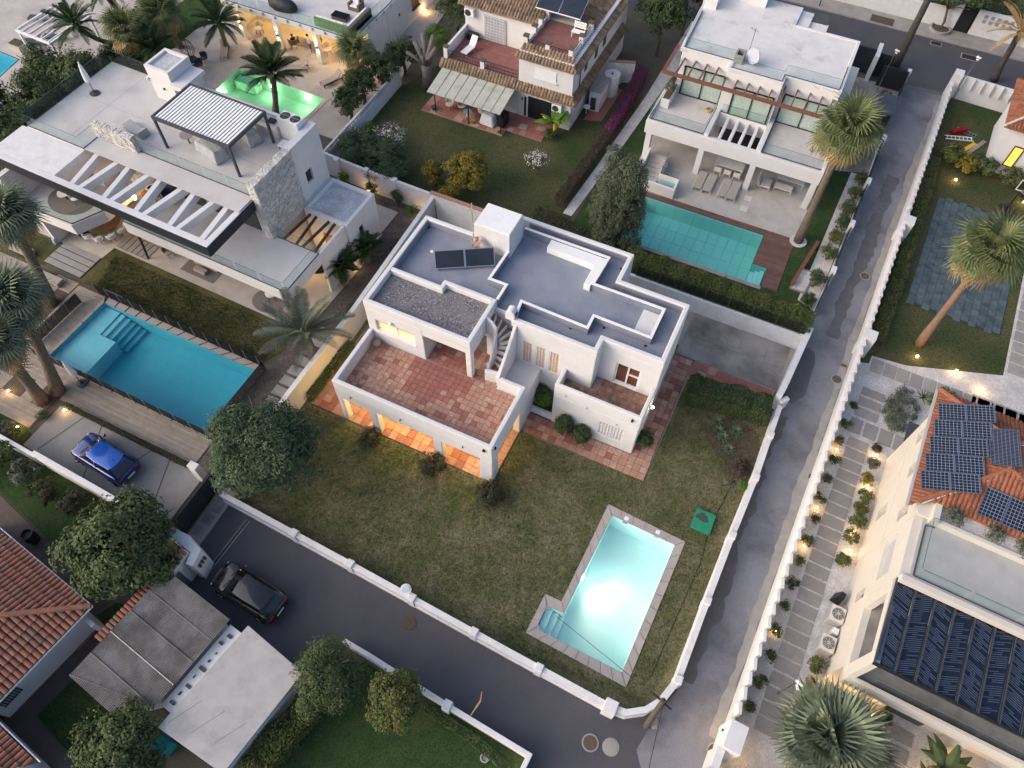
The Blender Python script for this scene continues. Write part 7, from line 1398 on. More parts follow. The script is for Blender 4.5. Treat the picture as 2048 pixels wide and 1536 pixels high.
# ------------------------------------------------------------------ lower left: tiled house, sheds
ground_sheet('lawn',[G(-30,-9.5)[:2],G(-12,-11)[:2],G(-3.5,-12)[:2],G(-2.2,-12.2)[:2],G(-2.4,-13.2)[:2],G(-5.3,-13.6)[:2],G(-7,-14.6)[:2],G(-30,-13)[:2]],.03,LAWNG)
ground_sheet('yard_path',[G(-30,-13.1)[:2],G(-7,-14.7)[:2],G(-5.2,-13.6)[:2],G(-2.3,-13.2)[:2],G(-2.4,-18)[:2],G(-3.7,-18.3)[:2],G(-3.7,-20.6)[:2],G(1,-20.8)[:2],G(1,-24)[:2],G(-6,-24)[:2],G(-30,-16)[:2]],.034,mat('worn_earth_paving',(.125,.10,.092),(.095,.08,.074),sc=1.4,ro=.95,fine=.18,stain=(.075,.065,.055),ssc=.6))
ground_sheet('lawn',[G(-3.65,-20.5)[:2],G(-3.6,-18.3)[:2],G(-2.3,-17.8)[:2],G(2.4,-17.6)[:2],G(6,-22)[:2],G(-1.0,-20.7)[:2]],.038,LAWNG)
ground_sheet('lawn',[G(-5.2,-15.6)[:2],G(-3.2,-16.0)[:2],G(-2.5,-13.3)[:2],G(-4.9,-14.6)[:2]],.037,LAWNG)
ground_sheet('lawn',[(8.7,-11.9),(18.1,-12.4),(18.1,-26),(2,-26),(6.2,-16)],.03,LAWNG)
Q_ = empty('terracotta_house',G(-8,-18,0),'white house with broad terracotta tile roof at the lower left','house'); b = MB(G).prism([(-14,-21.3),(-4.75,-21.3),(-4.65,-15.7),(-14,-15.7)],0,2.9).build('wall',WHITE,Q_); cut(b,[(-5.1,-20.9,1.0,-4.4,-19.9,2.2)],G)
o_ = MB(G).box(-5.05,-20.9,1.0,-5.0,-19.9,2.2).build('window',CREAM,Q_); t = MB(G)
for k in range(8): t.box(-4.72,-20.88 + k * .13,1.0,-4.69,-20.85 + k * .13,2.2)
for z_ in (1.05,1.55,2.1): t.box(-4.73,-20.9,z_,-4.7,-19.9,z_ + .03)
t.build('iron_grille',BLACK,o_)
MB(G).box(-4.66,-15.95,0,-3.6,-15.72,2.3).build('porch_wall',WHITE,Q_,bevel=.04); MB(G).box(-4.7,-17.3,0,-4.55,-15.7,.08).build('porch_step',TERRAR,Q_)
MB(G).prism([(-14,-24),(-1.0,-24),(-1.0,-21.6),(-14,-21.6)],0,2.9).build('wing_wall',WHITE,Q_); o_ = MB(G).box(-3.6,-21.62,.9,-2.4,-21.55,2.1).build('window',DWIN,Q_); MB(G).box(-3.65,-21.55,.85,-2.35,-21.5,2.15).build('iron_grille',BLACK,o_)
# roof: every tile its own piece, shared mesh
SL = .36; zg1 = lambda x,y: 3.0 + SL * (-15.25 - y) if True else 0; zg2 = lambda x,y: 3.0 + SL * (-4.05 - x)
RA = [(-16,-15.25),(-4.1,-15.25),(-8.6,-19.75),(-16,-19.75)]; RBp = [(-4.05,-15.3),(-4.05,-24),(-8.6,-24),(-8.6,-19.8)]
for (po,zf_) in ((RA,zg1),(RBp,zg2)): slope_sheet('roof_deck',po,zf_,mat('dark_roof_bed',(.10,.06,.05),ro=.95) if po is RA else bpy.data.materials['dark_roof_bed'],Q_,G)
slope_sheet('roof_deck',[(-16,-19.7),(-8.6,-19.7),(-8.6,-24),(-16,-24)],lambda x,y: 4.58,bpy.data.materials['dark_roof_bed'],Q_,G)
def tile_proto(l,r=.115):
    t = MB(); N_ = 5; vs_ = []
    for (x,rr,dz) in ((-.02,r * 1.1,.035),(l + .04,r * .88,0)):
        for k in range(N_ + 1): a = math.pi * k / N_; vs_.append((x,rr * math.cos(a),rr * .8 * math.sin(a) + dz))
    t.add(vs_,[(k,k + 1,k + N_ + 2,k + N_ + 1) for k in range(N_)] + [tuple(range(N_ + 1))]); return t
TL = .45; tp = [None]; cnt = [0]
def lay_tiles(poly,zf_,up2,parent,fr,w=.27,keep=None):
    d = Vector(up2).normalized(); rest = []
    for (p0,p1) in barrel(poly,zf_,up2,w,TL):
        if keep and not keep(p0) or (p1 - p0).length < .2: rest.append((p0,p1)); continue
        cnt[0] += 1
        if tp[0] is None: o = tile_proto(TL).build('roof_tile',ROOFT,base=(0,0,0)); tp[0] = o
        else: o = bpy.data.objects.new('roof_tile',tp[0].data); COL.objects.link(o)
        o.parent = parent; a_ = Vector(fr(p0.x,p0.y,zf_(p0.x,p0.y) + .015)); b_ = Vector(fr(p1.x,p1.y,zf_(p1.x,p1.y) + .015)); ux = (b_ - a_).normalized(); uy = Vector((0,0,1)).cross(ux).normalized()
        o.matrix_local = Matrix.Translation(a_ - off(parent) + uy * rng.uniform(-.015,.015)) @ Matrix((ux,uy,ux.cross(uy))).transposed().to_4x4()
    if rest:
        t = MB(fr); sd_ = Vector((-d.y,d.x)); N_ = 4
        for (p0,p1) in rest:
            vs_ = []
            for (p,rr,dz) in ((p0,.125,.035),(p1,.1,0.)):
                for k in range(N_ + 1): a = math.pi * k / N_; q = p + sd_ * (rr * math.cos(a)); vs_.append((q.x,q.y,zf_(q.x,q.y) + rr * .8 * math.sin(a) + dz))
            t.add(vs_,[(k,k + 1,k + 2 + N_,k + N_ + 1) for k in range(N_)])
        o = t.build('roof_tiles',ROOFT2,parent); o['kind'] = 'stuff'
ROOFT2 = mat('terracotta_roof_tile_rows',(.34,.14,.085),(.27,.11,.075),sc=4,ro=.85,isl=.3,fine=.2,fsc=16,stain=(.15,.105,.085),ssc=1.4,slo=.48,shi=.72)
lay_tiles(RA,zg1,(0,-1),Q_,G,keep=lambda p: p.x > -10.4 and p.y > -18.6); lay_tiles(RBp,zg2,(-1,0),Q_,G,keep=lambda p: p.y > -20.6)
MB(G).tube([(-4.0,-15.2,3.1),(-8.6,-19.8,4.75)],.14,8).build('hip_ridge',ROOFT,Q_)
for (a_,b_) in (((-16,-15.17),(-4.0,-15.17)),((-3.97,-15.17),(-3.97,-24))): MB(G).strip([a_,b_],.05,2.93,3.02).build('gutter',WMETAL,Q_)
RC = [(-6,-21.1),(-.4,-21.1),(-2.6,-23.6),(-6,-23.6)]; zg3 = lambda x,y: 3.0 + SL * (-21.1 - y); slope_sheet('roof_deck',RC,zg3,bpy.data.materials['dark_roof_bed'],Q_,G); lay_tiles(RC,zg3,(0,-1),Q_,G,keep=lambda p: False)
MB(G).strip([(-6,-21.03),(-.33,-21.03)],.05,2.93,3.02).build('gutter',WMETAL,Q_)
# corrugated shed
sh = empty('corrugated_shed',G(0,-15,0),'shed roofed with weathered grey corrugated sheets and a tile edge','shed'); t = MB(G); nx = 210
x0,x1 = -2.5,1.95; SHB = [(-2.4,-17.95),(.6,-17.95),(1.95,-16.4),(1.95,-11.85),(-1.95,-11.85),(-2.35,-12.2)]
for s_ in range(5):
    y0_,y1_ = -11.85 - s_ * 1.22,-11.85 - (s_ + 1) * 1.22 - .06; vs_ = []; n_ = 88
    pts = []
    for k in range(n_ + 1):
        x = x0 + (x1 - x0) * k / n_; zc_ = 2.62 + .03 * math.sin(k * math.pi / 1.0 * .97) * 0 + .022 * math.cos(2 * math.pi * k / 2) - .02 * (s_ % 2)
        yb_ = y1_
        if x > .5 and y1_ < -16.4 and s_ == 4: yb_ = max(y1_,-17.95 + (x - .5) * 1.05)
        ya_ = y0_ if x > -1.95 or s_ else y0_ - .35
        vs_ += [(x,ya_,zc_ - .012 * s_ + .02),(x,yb_,zc_ - .012 * s_)]
    o = MB(G).add(vs_,[(2 * k,2 * k + 1,2 * k + 3,2 * k + 2) for k in range(n_)]).build('roof_sheet',CORR,sh)
    MB(G).bar((x0,y1_ + .05,2.65 - .012 * s_),(x1,y1_ + .05 if not (s_ == 4) else -16.7,2.65 - .012 * s_),.04).build('sheet_lap',MORTAR if s_ == 2 else CORR,sh)
MB(G).prism([(-2.2,-17.6),(.4,-17.6),(1.7,-16.2),(1.7,-12.1),(-2.2,-12.1)],0,2.5).build('wall',WHITE2,sh)
tile_e = []
for k in range(15): y = -12.9 - k * .225; o = tile_proto(.42,.1).build('edge_tile',ROOFT,base=(0,0,0)) if k == 0 else bpy.data.objects.new('edge_tile',tile_e[0].data); (COL.objects.link(o) if k else tile_e.append(o)); o.parent = sh; o.location = Vector(G(-2.95,y,2.45)) - off(sh); o.rotation_euler = (0,-.12,G.a)
for k in range(8): a_ = Vector((-2.05,-12.0)); o = bpy.data.objects.new('edge_tile',tile_e[0].data); COL.objects.link(o); o.parent = sh; o.location = Vector((-2.35 - k * .015,-11.55 - k * .27,2.35)) - off(sh); o.rotation_euler = (0,0,R(-4))
MB().box(-2.35,-13.4,0,-1.95,-11.4,2.3).build('street_wall',WHITE2,sh); MB().box(-1.9,-13.3,.1,-1.86,-12.4,2.0).build('mesh_gate',NETG,sh)
# concrete slab roof and service strip
sr = empty('flat_roof_garage',G(4.6,-14,0),'flat pale concrete garage roof beside the corrugated shed','garage'); MB(G).prism([(2.75,-17.2),(6.62,-16.9),(6.65,-11.7),(2.9,-11.55)],2.45,2.65).build('roof_slab',mat('pale_roof_screed',(.42,.41,.41),(.36,.355,.36),sc=1.1,ro=.9,stain=(.28,.275,.275),ssc=.7,slo=.52,shi=.75,fine=.1),sr,bevel=.02); MB(G).prism([(2.9,-17.0),(6.4,-16.7),(6.45,-11.9),(3.0,-11.75)],0,2.45).build('wall',WHITE2,sr)
MB(G).prism([(1.96,-16.5),(2.7,-16.5),(2.85,-12.0),(1.96,-12.0)],1.9,2.2).build('service_ledge',WHITE2,sr)
for k in range(9): MB(G).box(2.15 + .3 * rng.random(),-16.2 + k * .46,2.2,2.25 + .3 * rng.random() + .05,-16.1 + k * .46 + .12 * rng.random(),2.24 + .1 * rng.random()).build('vent_fitting',DARK,sr)
for k in range(3): MB(G).strip([(3.0 + k * 1.2,-16.8 + k * .3),(3.6 + k * 1.2,-15.2 + k * .2)],.015,2.65,2.653).build('roof_crack',DARK,sr)
tag(MB(G).box(2.4,-18.2,.04,3.1,-17.5,1.0).build('tarpaulin_bin',mat('turquoise_tarp',(.03,.30,.32),ro=.6),bevel=.04),'turquoise tarpaulin box below the flat garage roof','box')
u = empty('dark_drum',(-11.2,-13.6,.03),'dark round drum at the edge of the lower left lawn','drum'); MB().lathe(-11.35,-14.25,[(.3,.04),(.36,.5),(.33,.95),(.28,.95),(.28,.8)],18).build('drum',BLACK,u)
# low wall of the lower garden
w = empty('street_garden_wall',(13,-11.9,0),'low white wall along the bottom garden with a short pillar','wall'); MB().strip([(7.4,-11.55),(8.9,-11.62),(13.6,-11.98),(18.2,-12.25),(18.05,-15),(17.9,-22)],.24,0,.9).build('wall',WHITE2,w,bevel=.02); MB().box(13.45,-12.25,0,13.85,-11.75,1.05).build('pillar',WHITE2,w,bevel=.02)
tag(MB().lathe(16.3,-13.2,[(.2,.03),(.24,.2),(.18,.22),(.12,.14)],14).build('garden_bowl',CONC),'small stone bowl by the bottom garden wall','bowl')

# ------------------------------------------------------------------ cars
def car(name,label,loc,rz,paint,roofm,L_=4.27,W_=1.82,H_=1.62):
    e = empty(name,loc,label,'car',None,rz); hl,hw = L_ / 2,W_ / 2
    def P_(t,n,m,par=e,**k): o = t.build(n,m,base=(0,0,0),**k); o.parent = par; return o
    st = [(-1,.72,.40,.60),(-.965,.86,.30,.72),(-.85,.96,.24,.84),(-.62,1.,.22,.93),(-.35,1.0,.2,.98),(0,1.0,.2,1.0),(.35,1.0,.2,1.01),(.65,.99,.22,1.03),(.88,.94,.26,1.0),(.97,.86,.32,.86),(1,.74,.42,.66)]
    vs_ = []; prof = [(-1,0.),(-1.0,.45),(-.985,.8),(-.90,1.),(-.55,1.045),(0,1.06),(.55,1.045),(.90,1.),(.985,.8),(1.0,.45),(1,0.)]
    for (t_,w_,zb_,zt_) in st:
        for (a,b_) in prof: vs_.append((t_ * hl,a * w_ * hw,zb_ + (zt_ - zb_) * b_))
    n_ = len(prof); fs_ = []
    for i in range(len(st) - 1):
        for k in range(n_ - 1): fs_.append((i * n_ + k,i * n_ + k + 1,(i + 1) * n_ + k + 1,(i + 1) * n_ + k))
        fs_.append((i * n_ + n_ - 1,i * n_,(i + 1) * n_,(i + 1) * n_ + n_ - 1))
    fs_ += [tuple(reversed(range(n_))),tuple(range((len(st) - 1) * n_,len(st) * n_))]
    bo = P_(MB().add(vs_,fs_),'body',paint,smooth=True); bo.modifiers.new('s','SUBSURF').levels = 1; bo.modifiers['s'].render_levels = 2
    # cabin: glass body with roof skin and pillars
    zb_,zt_ = .98,H_ - .05; xf,xr,rf,rr = -.52 * hl,.93 * hl,-.16 * hl,.70 * hl; wb,wt = hw * .90,hw * .68
    gh = MB().hexa([(xf,-wb * .9,zb_),(xr,-wb * .86,zb_),(xr,wb * .86,zb_),(xf,wb * .9,zb_)],[(rf,-wt * .95,zt_),(rr,-wt * .9,zt_ - .03),(rr,wt * .9,zt_ - .03),(rf,wt * .95,zt_)])
    P_(gh,'window_glass',CARGL,bevel=.05,seg=3)
    P_(MB().prism([(rf - .02,-wt * .9),(0.15 * hl,-wt * 1.0),(rr,-wt * .92),(rr + .12,-wt * .5),(rr + .14,0),(rr + .12,wt * .5),(rr,wt * .92),(.15 * hl,wt * 1.0),(rf - .02,wt * .9),(rf - .10,0)],zt_ - .02,zt_ + .045),'roof',roofm,bevel=.035,seg=3,smooth=True)
    for s_ in (-1,1):
        t = MB(); t.bar((xf + .02,s_ * wb * .9,zb_),(rf,s_ * wt * .95,zt_),.07); t.bar((rr,s_ * wt * .9,zt_ - .03),(xr - .02,s_ * wb * .86,zb_),.12); t.bar((rf,s_ * wt * .96,zt_ + .005),(rr,s_ * wt * .91,zt_ - .01),.05); t.bar((.12 * hl,s_ * wb * .905,zb_),(.14 * hl,s_ * wt * .95,zt_),.05); P_(t,'pillar',paint)
        P_(MB().ball((-.40 * hl,s_ * (hw + .09),1.02),.09,.11,.08,n=10,m=6),'door_mirror',paint,smooth=True)
        P_(MB().box(-.93 * hl,s_ * hw * .62 - .16,.66,-.90 * hl,s_ * hw * .62 + .16,.76),'headlight',STEEL); P_(MB().box(.955 * hl,s_ * hw * .6 - .17,.82,.985 * hl,s_ * hw * .6 + .17,.92),'tail_lamp',CARRED)
        for x in (-.62 * hl,.62 * hl):
            w_ = P_(MB().tube([(x,s_ * (hw - .2),.33),(x,s_ * (hw + .012),.33)],.33,22),'wheel',TYRE); P_(MB().tube([(x,s_ * (hw + .013),.33),(x,s_ * (hw + .02),.33)],.21,16),'rim',STEEL,w_)
        P_(MB().box(-.05,s_ * (hw + .004) - .01,.85,.15,s_ * (hw + .004) + .01,.88),'door_handle',paint)
    P_(MB().box(hl * .985,-.26,.55,hl * 1.005,.26,.67),'number_plate',WMETAL); P_(MB().box(-hl * 1.004,-.26,.48,-hl * .985,.26,.6),'number_plate',WMETAL)
    P_(MB().hexa([(rr + .02,-wt * .75,zt_ - .03),(rr + .24,-wt * .72,zt_ - .10),(rr + .24,wt * .72,zt_ - .10),(rr + .02,wt * .75,zt_ - .03)],[(rr + .02,-wt * .75,zt_ + .02),(rr + .26,-wt * .72,zt_ - .05),(rr + .26,wt * .72,zt_ - .05),(rr + .02,wt * .75,zt_ + .02)]),'spoiler',paint); P_(MB().cyl(rr - .25,0,zt_ + .04,zt_ + .1,.03,.02,n=8),'aerial',BLACK)
    t = MB()
    for s_ in (-1,1): t.bar((xf - .10,s_ * .35 - .2,1.0),(xf - .02,s_ * .35 + .3,1.02),.02)
    P_(t,'wiper',BLACK); return e
car('parked_car','blue car with bright blue roof parked in the pale court',(-10.88,-8.72,.056),R(-5),CARBLUE,CARBLUE2); car('parked_car','black car parked beside the shed in the dark street',(1.45,-11.55,.03),R(-4),CARBLK,CARBLK,4.25,1.78,1.52)
# ------------------------------------------------------------------ planting
def leaf_mesh(name,pts,nrm,size,m,parent,asp=.5,base=None,jit=.35):
    n = len(pts); nrm = nrm + nrg.normal(0,jit,(n,3)); nrm /= np.linalg.norm(nrm,axis=1,keepdims=True) + 1e-9
    r = nrg.normal(0,1,(n,3)); t = r - (r * nrm).sum(1,keepdims=True) * nrm; t /= np.linalg.norm(t,axis=1,keepdims=True) + 1e-9
    b = np.cross(nrm,t); s = (size * nrg.uniform(.65,1.35,n))[:,None]
    V = np.empty((n,4,3)); V[:,0] = pts - t * s * .5; V[:,1] = pts + b * s * asp * .5 + nrm * s * .06; V[:,2] = pts + t * s * .5; V[:,3] = pts - b * s * asp * .5 + nrm * s * .06
    o = off(parent) if parent is not None else Vector(base)
    V = V.reshape(-1,3) - np.array(o)
    me = bpy.data.meshes.new(name); me.vertices.add(4 * n); me.vertices.foreach_set('co',V.ravel().astype(np.float32))
    me.loops.add(4 * n); me.loops.foreach_set('vertex_index',np.arange(4 * n,dtype=np.int32)); me.polygons.add(n)
    me.polygons.foreach_set('loop_start',np.arange(0,4 * n,4,dtype=np.int32)); me.polygons.foreach_set('loop_total',np.full(n,4,dtype=np.int32))
    me.update(calc_edges=True); me.materials.append(m); ob = bpy.data.objects.new(name,me); COL.objects.link(ob)
    if parent is not None: ob.parent = parent
    else: ob.location = o
    return ob
def cloud(lobes,nclump,nleaf,spread,lo=.55,flat=.6,droop=0.):
    """leaf positions and directions: clumps over and inside a set of ellipsoid lobes"""
    vol = np.array([l[3] * l[4] * l[5] for l in lobes]) ** .67; vol /= vol.sum()
    P_,N_ = [],[]
    for l,v in zip(lobes,vol):
        k = max(3,int(nclump * v)); d = nrg.normal(0,1,(k,3)); d[:,2] = np.where(d[:,2] < -.3,-d[:,2] * .6,d[:,2]); d /= np.linalg.norm(d,axis=1,keepdims=True)
        rad = nrg.uniform(lo,1.0,(k,1)) ** .5 * (1 + .16 * np.sin(d[:,:1] * 5 + l[0]) * np.cos(d[:,1:2] * 4 + l[1]))
        c = np.array(l[:3]) + d * rad * np.array(l[3:6])
        sp = spread * nrg.uniform(.6,1.4,(k,1,1))
        q = nrg.normal(0,1,(k,nleaf,3)); q /= np.linalg.norm(q,axis=2,keepdims=True)
        q *= nrg.uniform(.2,1,(k,nleaf,1)) ** .5 * sp; q[:,:,2] *= flat
        p = c[:,None,:] + q; nn = d[:,None,:] * .7 + q / (np.abs(q).max() + 1e-6) * 1.0 + np.array([0,0,.45])
        p[:,:,2] = np.maximum(p[:,:,2],.06)
        P_.append(p.reshape(-1,3)); N_.append(nn.reshape(-1,3))
    return np.concatenate(P_),np.concatenate(N_)
def limbs(x,y,z0,zt,r,rad,nb,m,parent,seed=0):
    q = random.Random(seed); t = MB(); top = (x + q.uniform(-.3,.3),y + q.uniform(-.3,.3),z0 + (zt - z0) * .45)
    t.tube([(x,y,z0),(x + q.uniform(-.1,.1),y,z0 + (zt - z0) * .2),top],[r * 1.25,r,r * .75],9)
    for k in range(nb):
        a = 2 * math.pi * k / nb + q.uniform(-.3,.3); e = (x + math.cos(a) * rad * .75,y + math.sin(a) * rad * .75,z0 + (zt - z0) * q.uniform(.65,.95))
        mid = ((top[0] * .55 + e[0] * .45),(top[1] * .55 + e[1] * .45),(top[2] * .4 + e[2] * .6))
        t.tube([top,mid,e],[r * .6,r * .36,r * .12],6)
    return t.build('trunk',m,parent)
def tree(name,label,x,y,rad,h,m,lobes=None,nclump=220,nleaf=60,size=.2,spread=.55,asp=.5,cat='tree',group=None,bark=BARK,tr=.16,z0=.02,seed=1,base_h=.25,nb=7):
    e = empty(name,(x,y,z0),label,cat,group)
    q = random.Random(seed + int(x * 7 + y * 3))
    if lobes is None:
        lobes = [(x,y,z0 + h * .62,rad * .72,rad * .72,h * .36)]
        for k in range(7):
            a = k * .9 + q.uniform(-.3,.3); d = rad * q.uniform(.42,.62)
            lobes.append((x + math.cos(a) * d,y + math.sin(a) * d,z0 + h * q.uniform(.42,.72),rad * q.uniform(.36,.5),rad * q.uniform(.36,.5),h * q.uniform(.18,.28)))
    p,n = cloud(lobes,nclump,nleaf,spread)
    leaf_mesh('crown',p,n,size,m,e,asp)
    limbs(x,y,z0,z0 + h,tr,rad,nb,bark,e,seed)
    return e
def bush(name,label,x,y,rad,h,m,z0=.04,nclump=45,nleaf=36,size=.11,spread=.2,cat='shrub',group=None,asp=.5,ry=None):
    e = empty(name,(x,y,z0),label,cat,group); ry = ry or rad
    q = random.Random(int(x * 31 + y * 17)); lobes = [(x,y,z0 + h * .5,rad * .85,ry * .85,h * .5)]
    for k in range(4):
        a = k * 1.57 + q.random(); lobes.append((x + math.cos(a) * rad * .5,y + math.sin(a) * ry * .5,z0 + h * q.uniform(.35,.6),rad * .5,ry * .5,h * .38))
    p,n = cloud(lobes,nclump,nleaf,spread,flat=.8); leaf_mesh('crown',p,n,size,m,e,asp)
    t = MB()
    for k in range(5):
        a = k * 1.26; t.tube([(x,y,z0),(x + math.cos(a) * rad * .3,y + math.sin(a) * ry * .3,z0 + h * .5)],[.03,.012],5)
    t.build('stem',BARK,e); return e
def hedge(name,label,pts,w,h,m,z0=.03,dens=420,size=.13,cat='hedge',group=None,top=None):
    """a clipped hedge along a line: leaves through a box-shaped body, stems inside"""
    e = empty(name,(pts[0][0],pts[0][1],z0),label,cat,group); P_,N_ = [],[]; st = MB()
    for a,b in zip(pts[:-1],pts[1:]):
        A_ = np.array(a[:2]); D = np.array(b[:2]) - A_; L_ = float(np.hypot(*D)); n_ = int(dens * L_ * (w + h)); tt = nrg.uniform(0,1,n_)
        ph = np.interp(tt * L_,np.arange(0,L_ + 1,.45),nrg.uniform(.86,1.06,len(np.arange(0,L_ + 1,.45))))
        u = nrg.uniform(-1,1,n_); v = nrg.uniform(0,1,n_); edge = nrg.random(n_)
        side = edge < .45; u = np.where(side,np.sign(u) * nrg.uniform(.82,1.04,n_),u); v = np.where(~side & (edge < .9),nrg.uniform(.84,1.03,n_),v)
        v = np.where(np.abs(u) > .8,np.minimum(v,.93),v); nx,ny = -D[1] / L_,D[0] / L_
        wav = ph * (1 + .05 * np.sin(tt * L_ * 3.1))
        x = A_[0] + D[0] * tt + nx * u * w / 2 * wav; y = A_[1] + D[1] * tt + ny * u * w / 2 * wav; z = z0 + v * h * ph
        P_.append(np.stack([x,y,z],1)); N_.append(np.stack([nx * u * side,ny * u * side,np.where(side,.2,1.0)],1))
        for k in range(int(L_ / .6) + 1): st.tube([(A_[0] + D[0] * min(1,k * .6 / L_),A_[1] + D[1] * min(1,k * .6 / L_),z0),(A_[0] + D[0] * min(1,k * .6 / L_),A_[1] + D[1] * min(1,k * .6 / L_),z0 + h * .7)],[.04,.02],5)
        st.box(0,0,0,0,0,0) if False else None
    leaf_mesh('foliage',np.concatenate(P_),np.concatenate(N_),size,m,e,.55); st.build('stems',BARK,e); return e

# --- palms: every frond is its own piece, sharing a few meshes
def fan_mesh(name,m,L=1.25,nb=26,sweep=300,droop=.25,seed=0):
    q = random.Random(seed); v = []; f = []
    def quad(p,w,e,w2,tw=0):
        d = (Vector(e) - Vector(p)); s_ = d.cross(Vector((0,0,1))); s_ = Vector((0,1,0)) if s_.length < 1e-4 else s_.normalized()
        k = len(v); v.extend([tuple(Vector(p) - s_ * w),tuple(Vector(p) + s_ * w),tuple(Vector(e) + s_ * w2),tuple(Vector(e) - s_ * w2)]); f.append((k,k + 1,k + 2,k + 3))
    st = .95; quad((0,0,0),.025,(st,0,.10),.018)
    for i in range(nb):
        a = R(-sweep / 2 + sweep * i / (nb - 1)); l = L * (1 - .28 * abs(i / (nb - 1) - .5) * 2) * q.uniform(.86,1.06)
        dx,dy = math.cos(a),math.sin(a); c = Vector((st,0,.10)); z1 = .06 + .05 * math.cos(a)
        p1 = c + Vector((dx,dy,0)) * l * .55 + Vector((0,0,z1)); p2 = c + Vector((dx,dy,0)) * l * .95 + Vector((0,0,z1 - droop * l * q.uniform(.6,1.3)))
        quad(c,.012,p1,.045); quad(p1,.045,p2,.006)
    me = bpy.data.meshes.new(name); me.from_pydata(v,[],f); me.materials.append(m); return me
def feather_mesh(name,m,L=2.6,n=34,lw=.42,arch=.9,seed=0):
    q = random.Random(seed); v = []; f = []
    def pt(t): return Vector((L * (t - .10 * t * t),0,L * (.30 * t - arch * .52 * t * t)))
    for i in range(10):
        a,b = pt(i / 10),pt((i + 1) / 10); w0,w1 = .035 * (1 - i / 11),.035 * (1 - (i + 1) / 11); k = len(v)
        v.extend([tuple(a + Vector((0,-w0,0))),tuple(a + Vector((0,w0,0))),tuple(b + Vector((0,w1,0))),tuple(b + Vector((0,-w1,0)))]); f.append((k,k + 1,k + 2,k + 3))
    for i in range(n):
        t = .12 + .88 * i / n; p = pt(t); l = lw * (math.sin(math.pi * min(1,t * .92 + .08)) ** .6 + .12) * q.uniform(.85,1.1)
        for s_ in (-1,1):
            d = Vector((.62,s_ * .75,.22 * (1 if s_ > 0 else 1) - .15)).normalized(); e = p + d * l + Vector((0,0,-.10 * l)); u = Vector((.03,0,0)); k = len(v)
            v.extend([tuple(p - u),tuple(p + u),tuple(p + d * l * .55 + u),tuple(e),tuple(p + d * l * .55 - u)]); f.append((k,k + 1,k + 2,k + 3,k + 4))
    me = bpy.data.meshes.new(name); me.from_pydata(v,[],f); me.materials.append(m); return me
FAN = {}
def fans(m,**k):
    if (m.name,str(k)) not in FAN: FAN[(m.name,str(k))] = [fan_mesh('fan_frond_' + m.name,m,seed=i,**k) for i in range(3)]
    return FAN[(m.name,str(k))]
def feathers(m,**k):
    if (m.name,str(k),1) not in FAN: FAN[(m.name,str(k),1)] = [feather_mesh('feather_frond_' + m.name,m,seed=i,**k) for i in range(3)]
    return FAN[(m.name,str(k),1)]
def fronds(e,c,meshes,n,el0,el1,sc=1.,name='frond',seed=0,a0=0.,skip=0.):
    q = random.Random(seed)
    for i in range(n):
        t = i / max(1,n - 1); az = a0 + i * 2.39996 + q.uniform(-.25,.25); el = el0 + (el1 - el0) * t + q.uniform(-.12,.12)
        if q.random() < skip: continue
        o = bpy.data.objects.new(name,meshes[i % len(meshes)]); COL.objects.link(o); o.parent = e
        o.rotation_euler = (q.uniform(-.35,.35),-el,az); s_ = sc * q.uniform(.85,1.12); o.scale = (s_,s_,s_)
        o.location = Vector(c) - off(e)
def palm(name,label,base,top,r,m,kind='fan',n=34,sc=1.,dry=14,bark=PBARK,drymat=PALMD,cat='palm tree',group=None,seed=0,el=(1.25,-.35),**k):
    e = empty(name,base,label,cat,group); bx,by,bz = base; tx,ty,tz = top; N_ = 9; pts = []; rad = []
    for i in range(N_ + 1):
        t = i / N_; s_ = t + .12 * math.sin(math.pi * t) * (1 if abs(tx - bx) + abs(ty - by) > .5 else 0)
        pts.append((bx + (tx - bx) * s_,by + (ty - by) * s_,bz + (tz - bz) * t)); rad.append(r * (1.35 - .45 * min(1,t * 3)) * (1 if t < .85 else 1.15))
    MB().tube(pts,rad,12).build('trunk',bark,e,smooth=True)
    if kind == 'fan':
        fronds(e,top,fans(m,**k),n,el[0],el[1],sc,seed=seed)
        if dry: fronds(e,(tx,ty,tz - .15),fans(drymat,L=1.15,nb=20,sweep=230,droop=.55),dry,-.35,-1.15,sc * .95,name='dry_frond',seed=seed + 5)
    else:
        fronds(e,top,feathers(m,**k),n,el[0],el[1],sc,seed=seed)
    return e
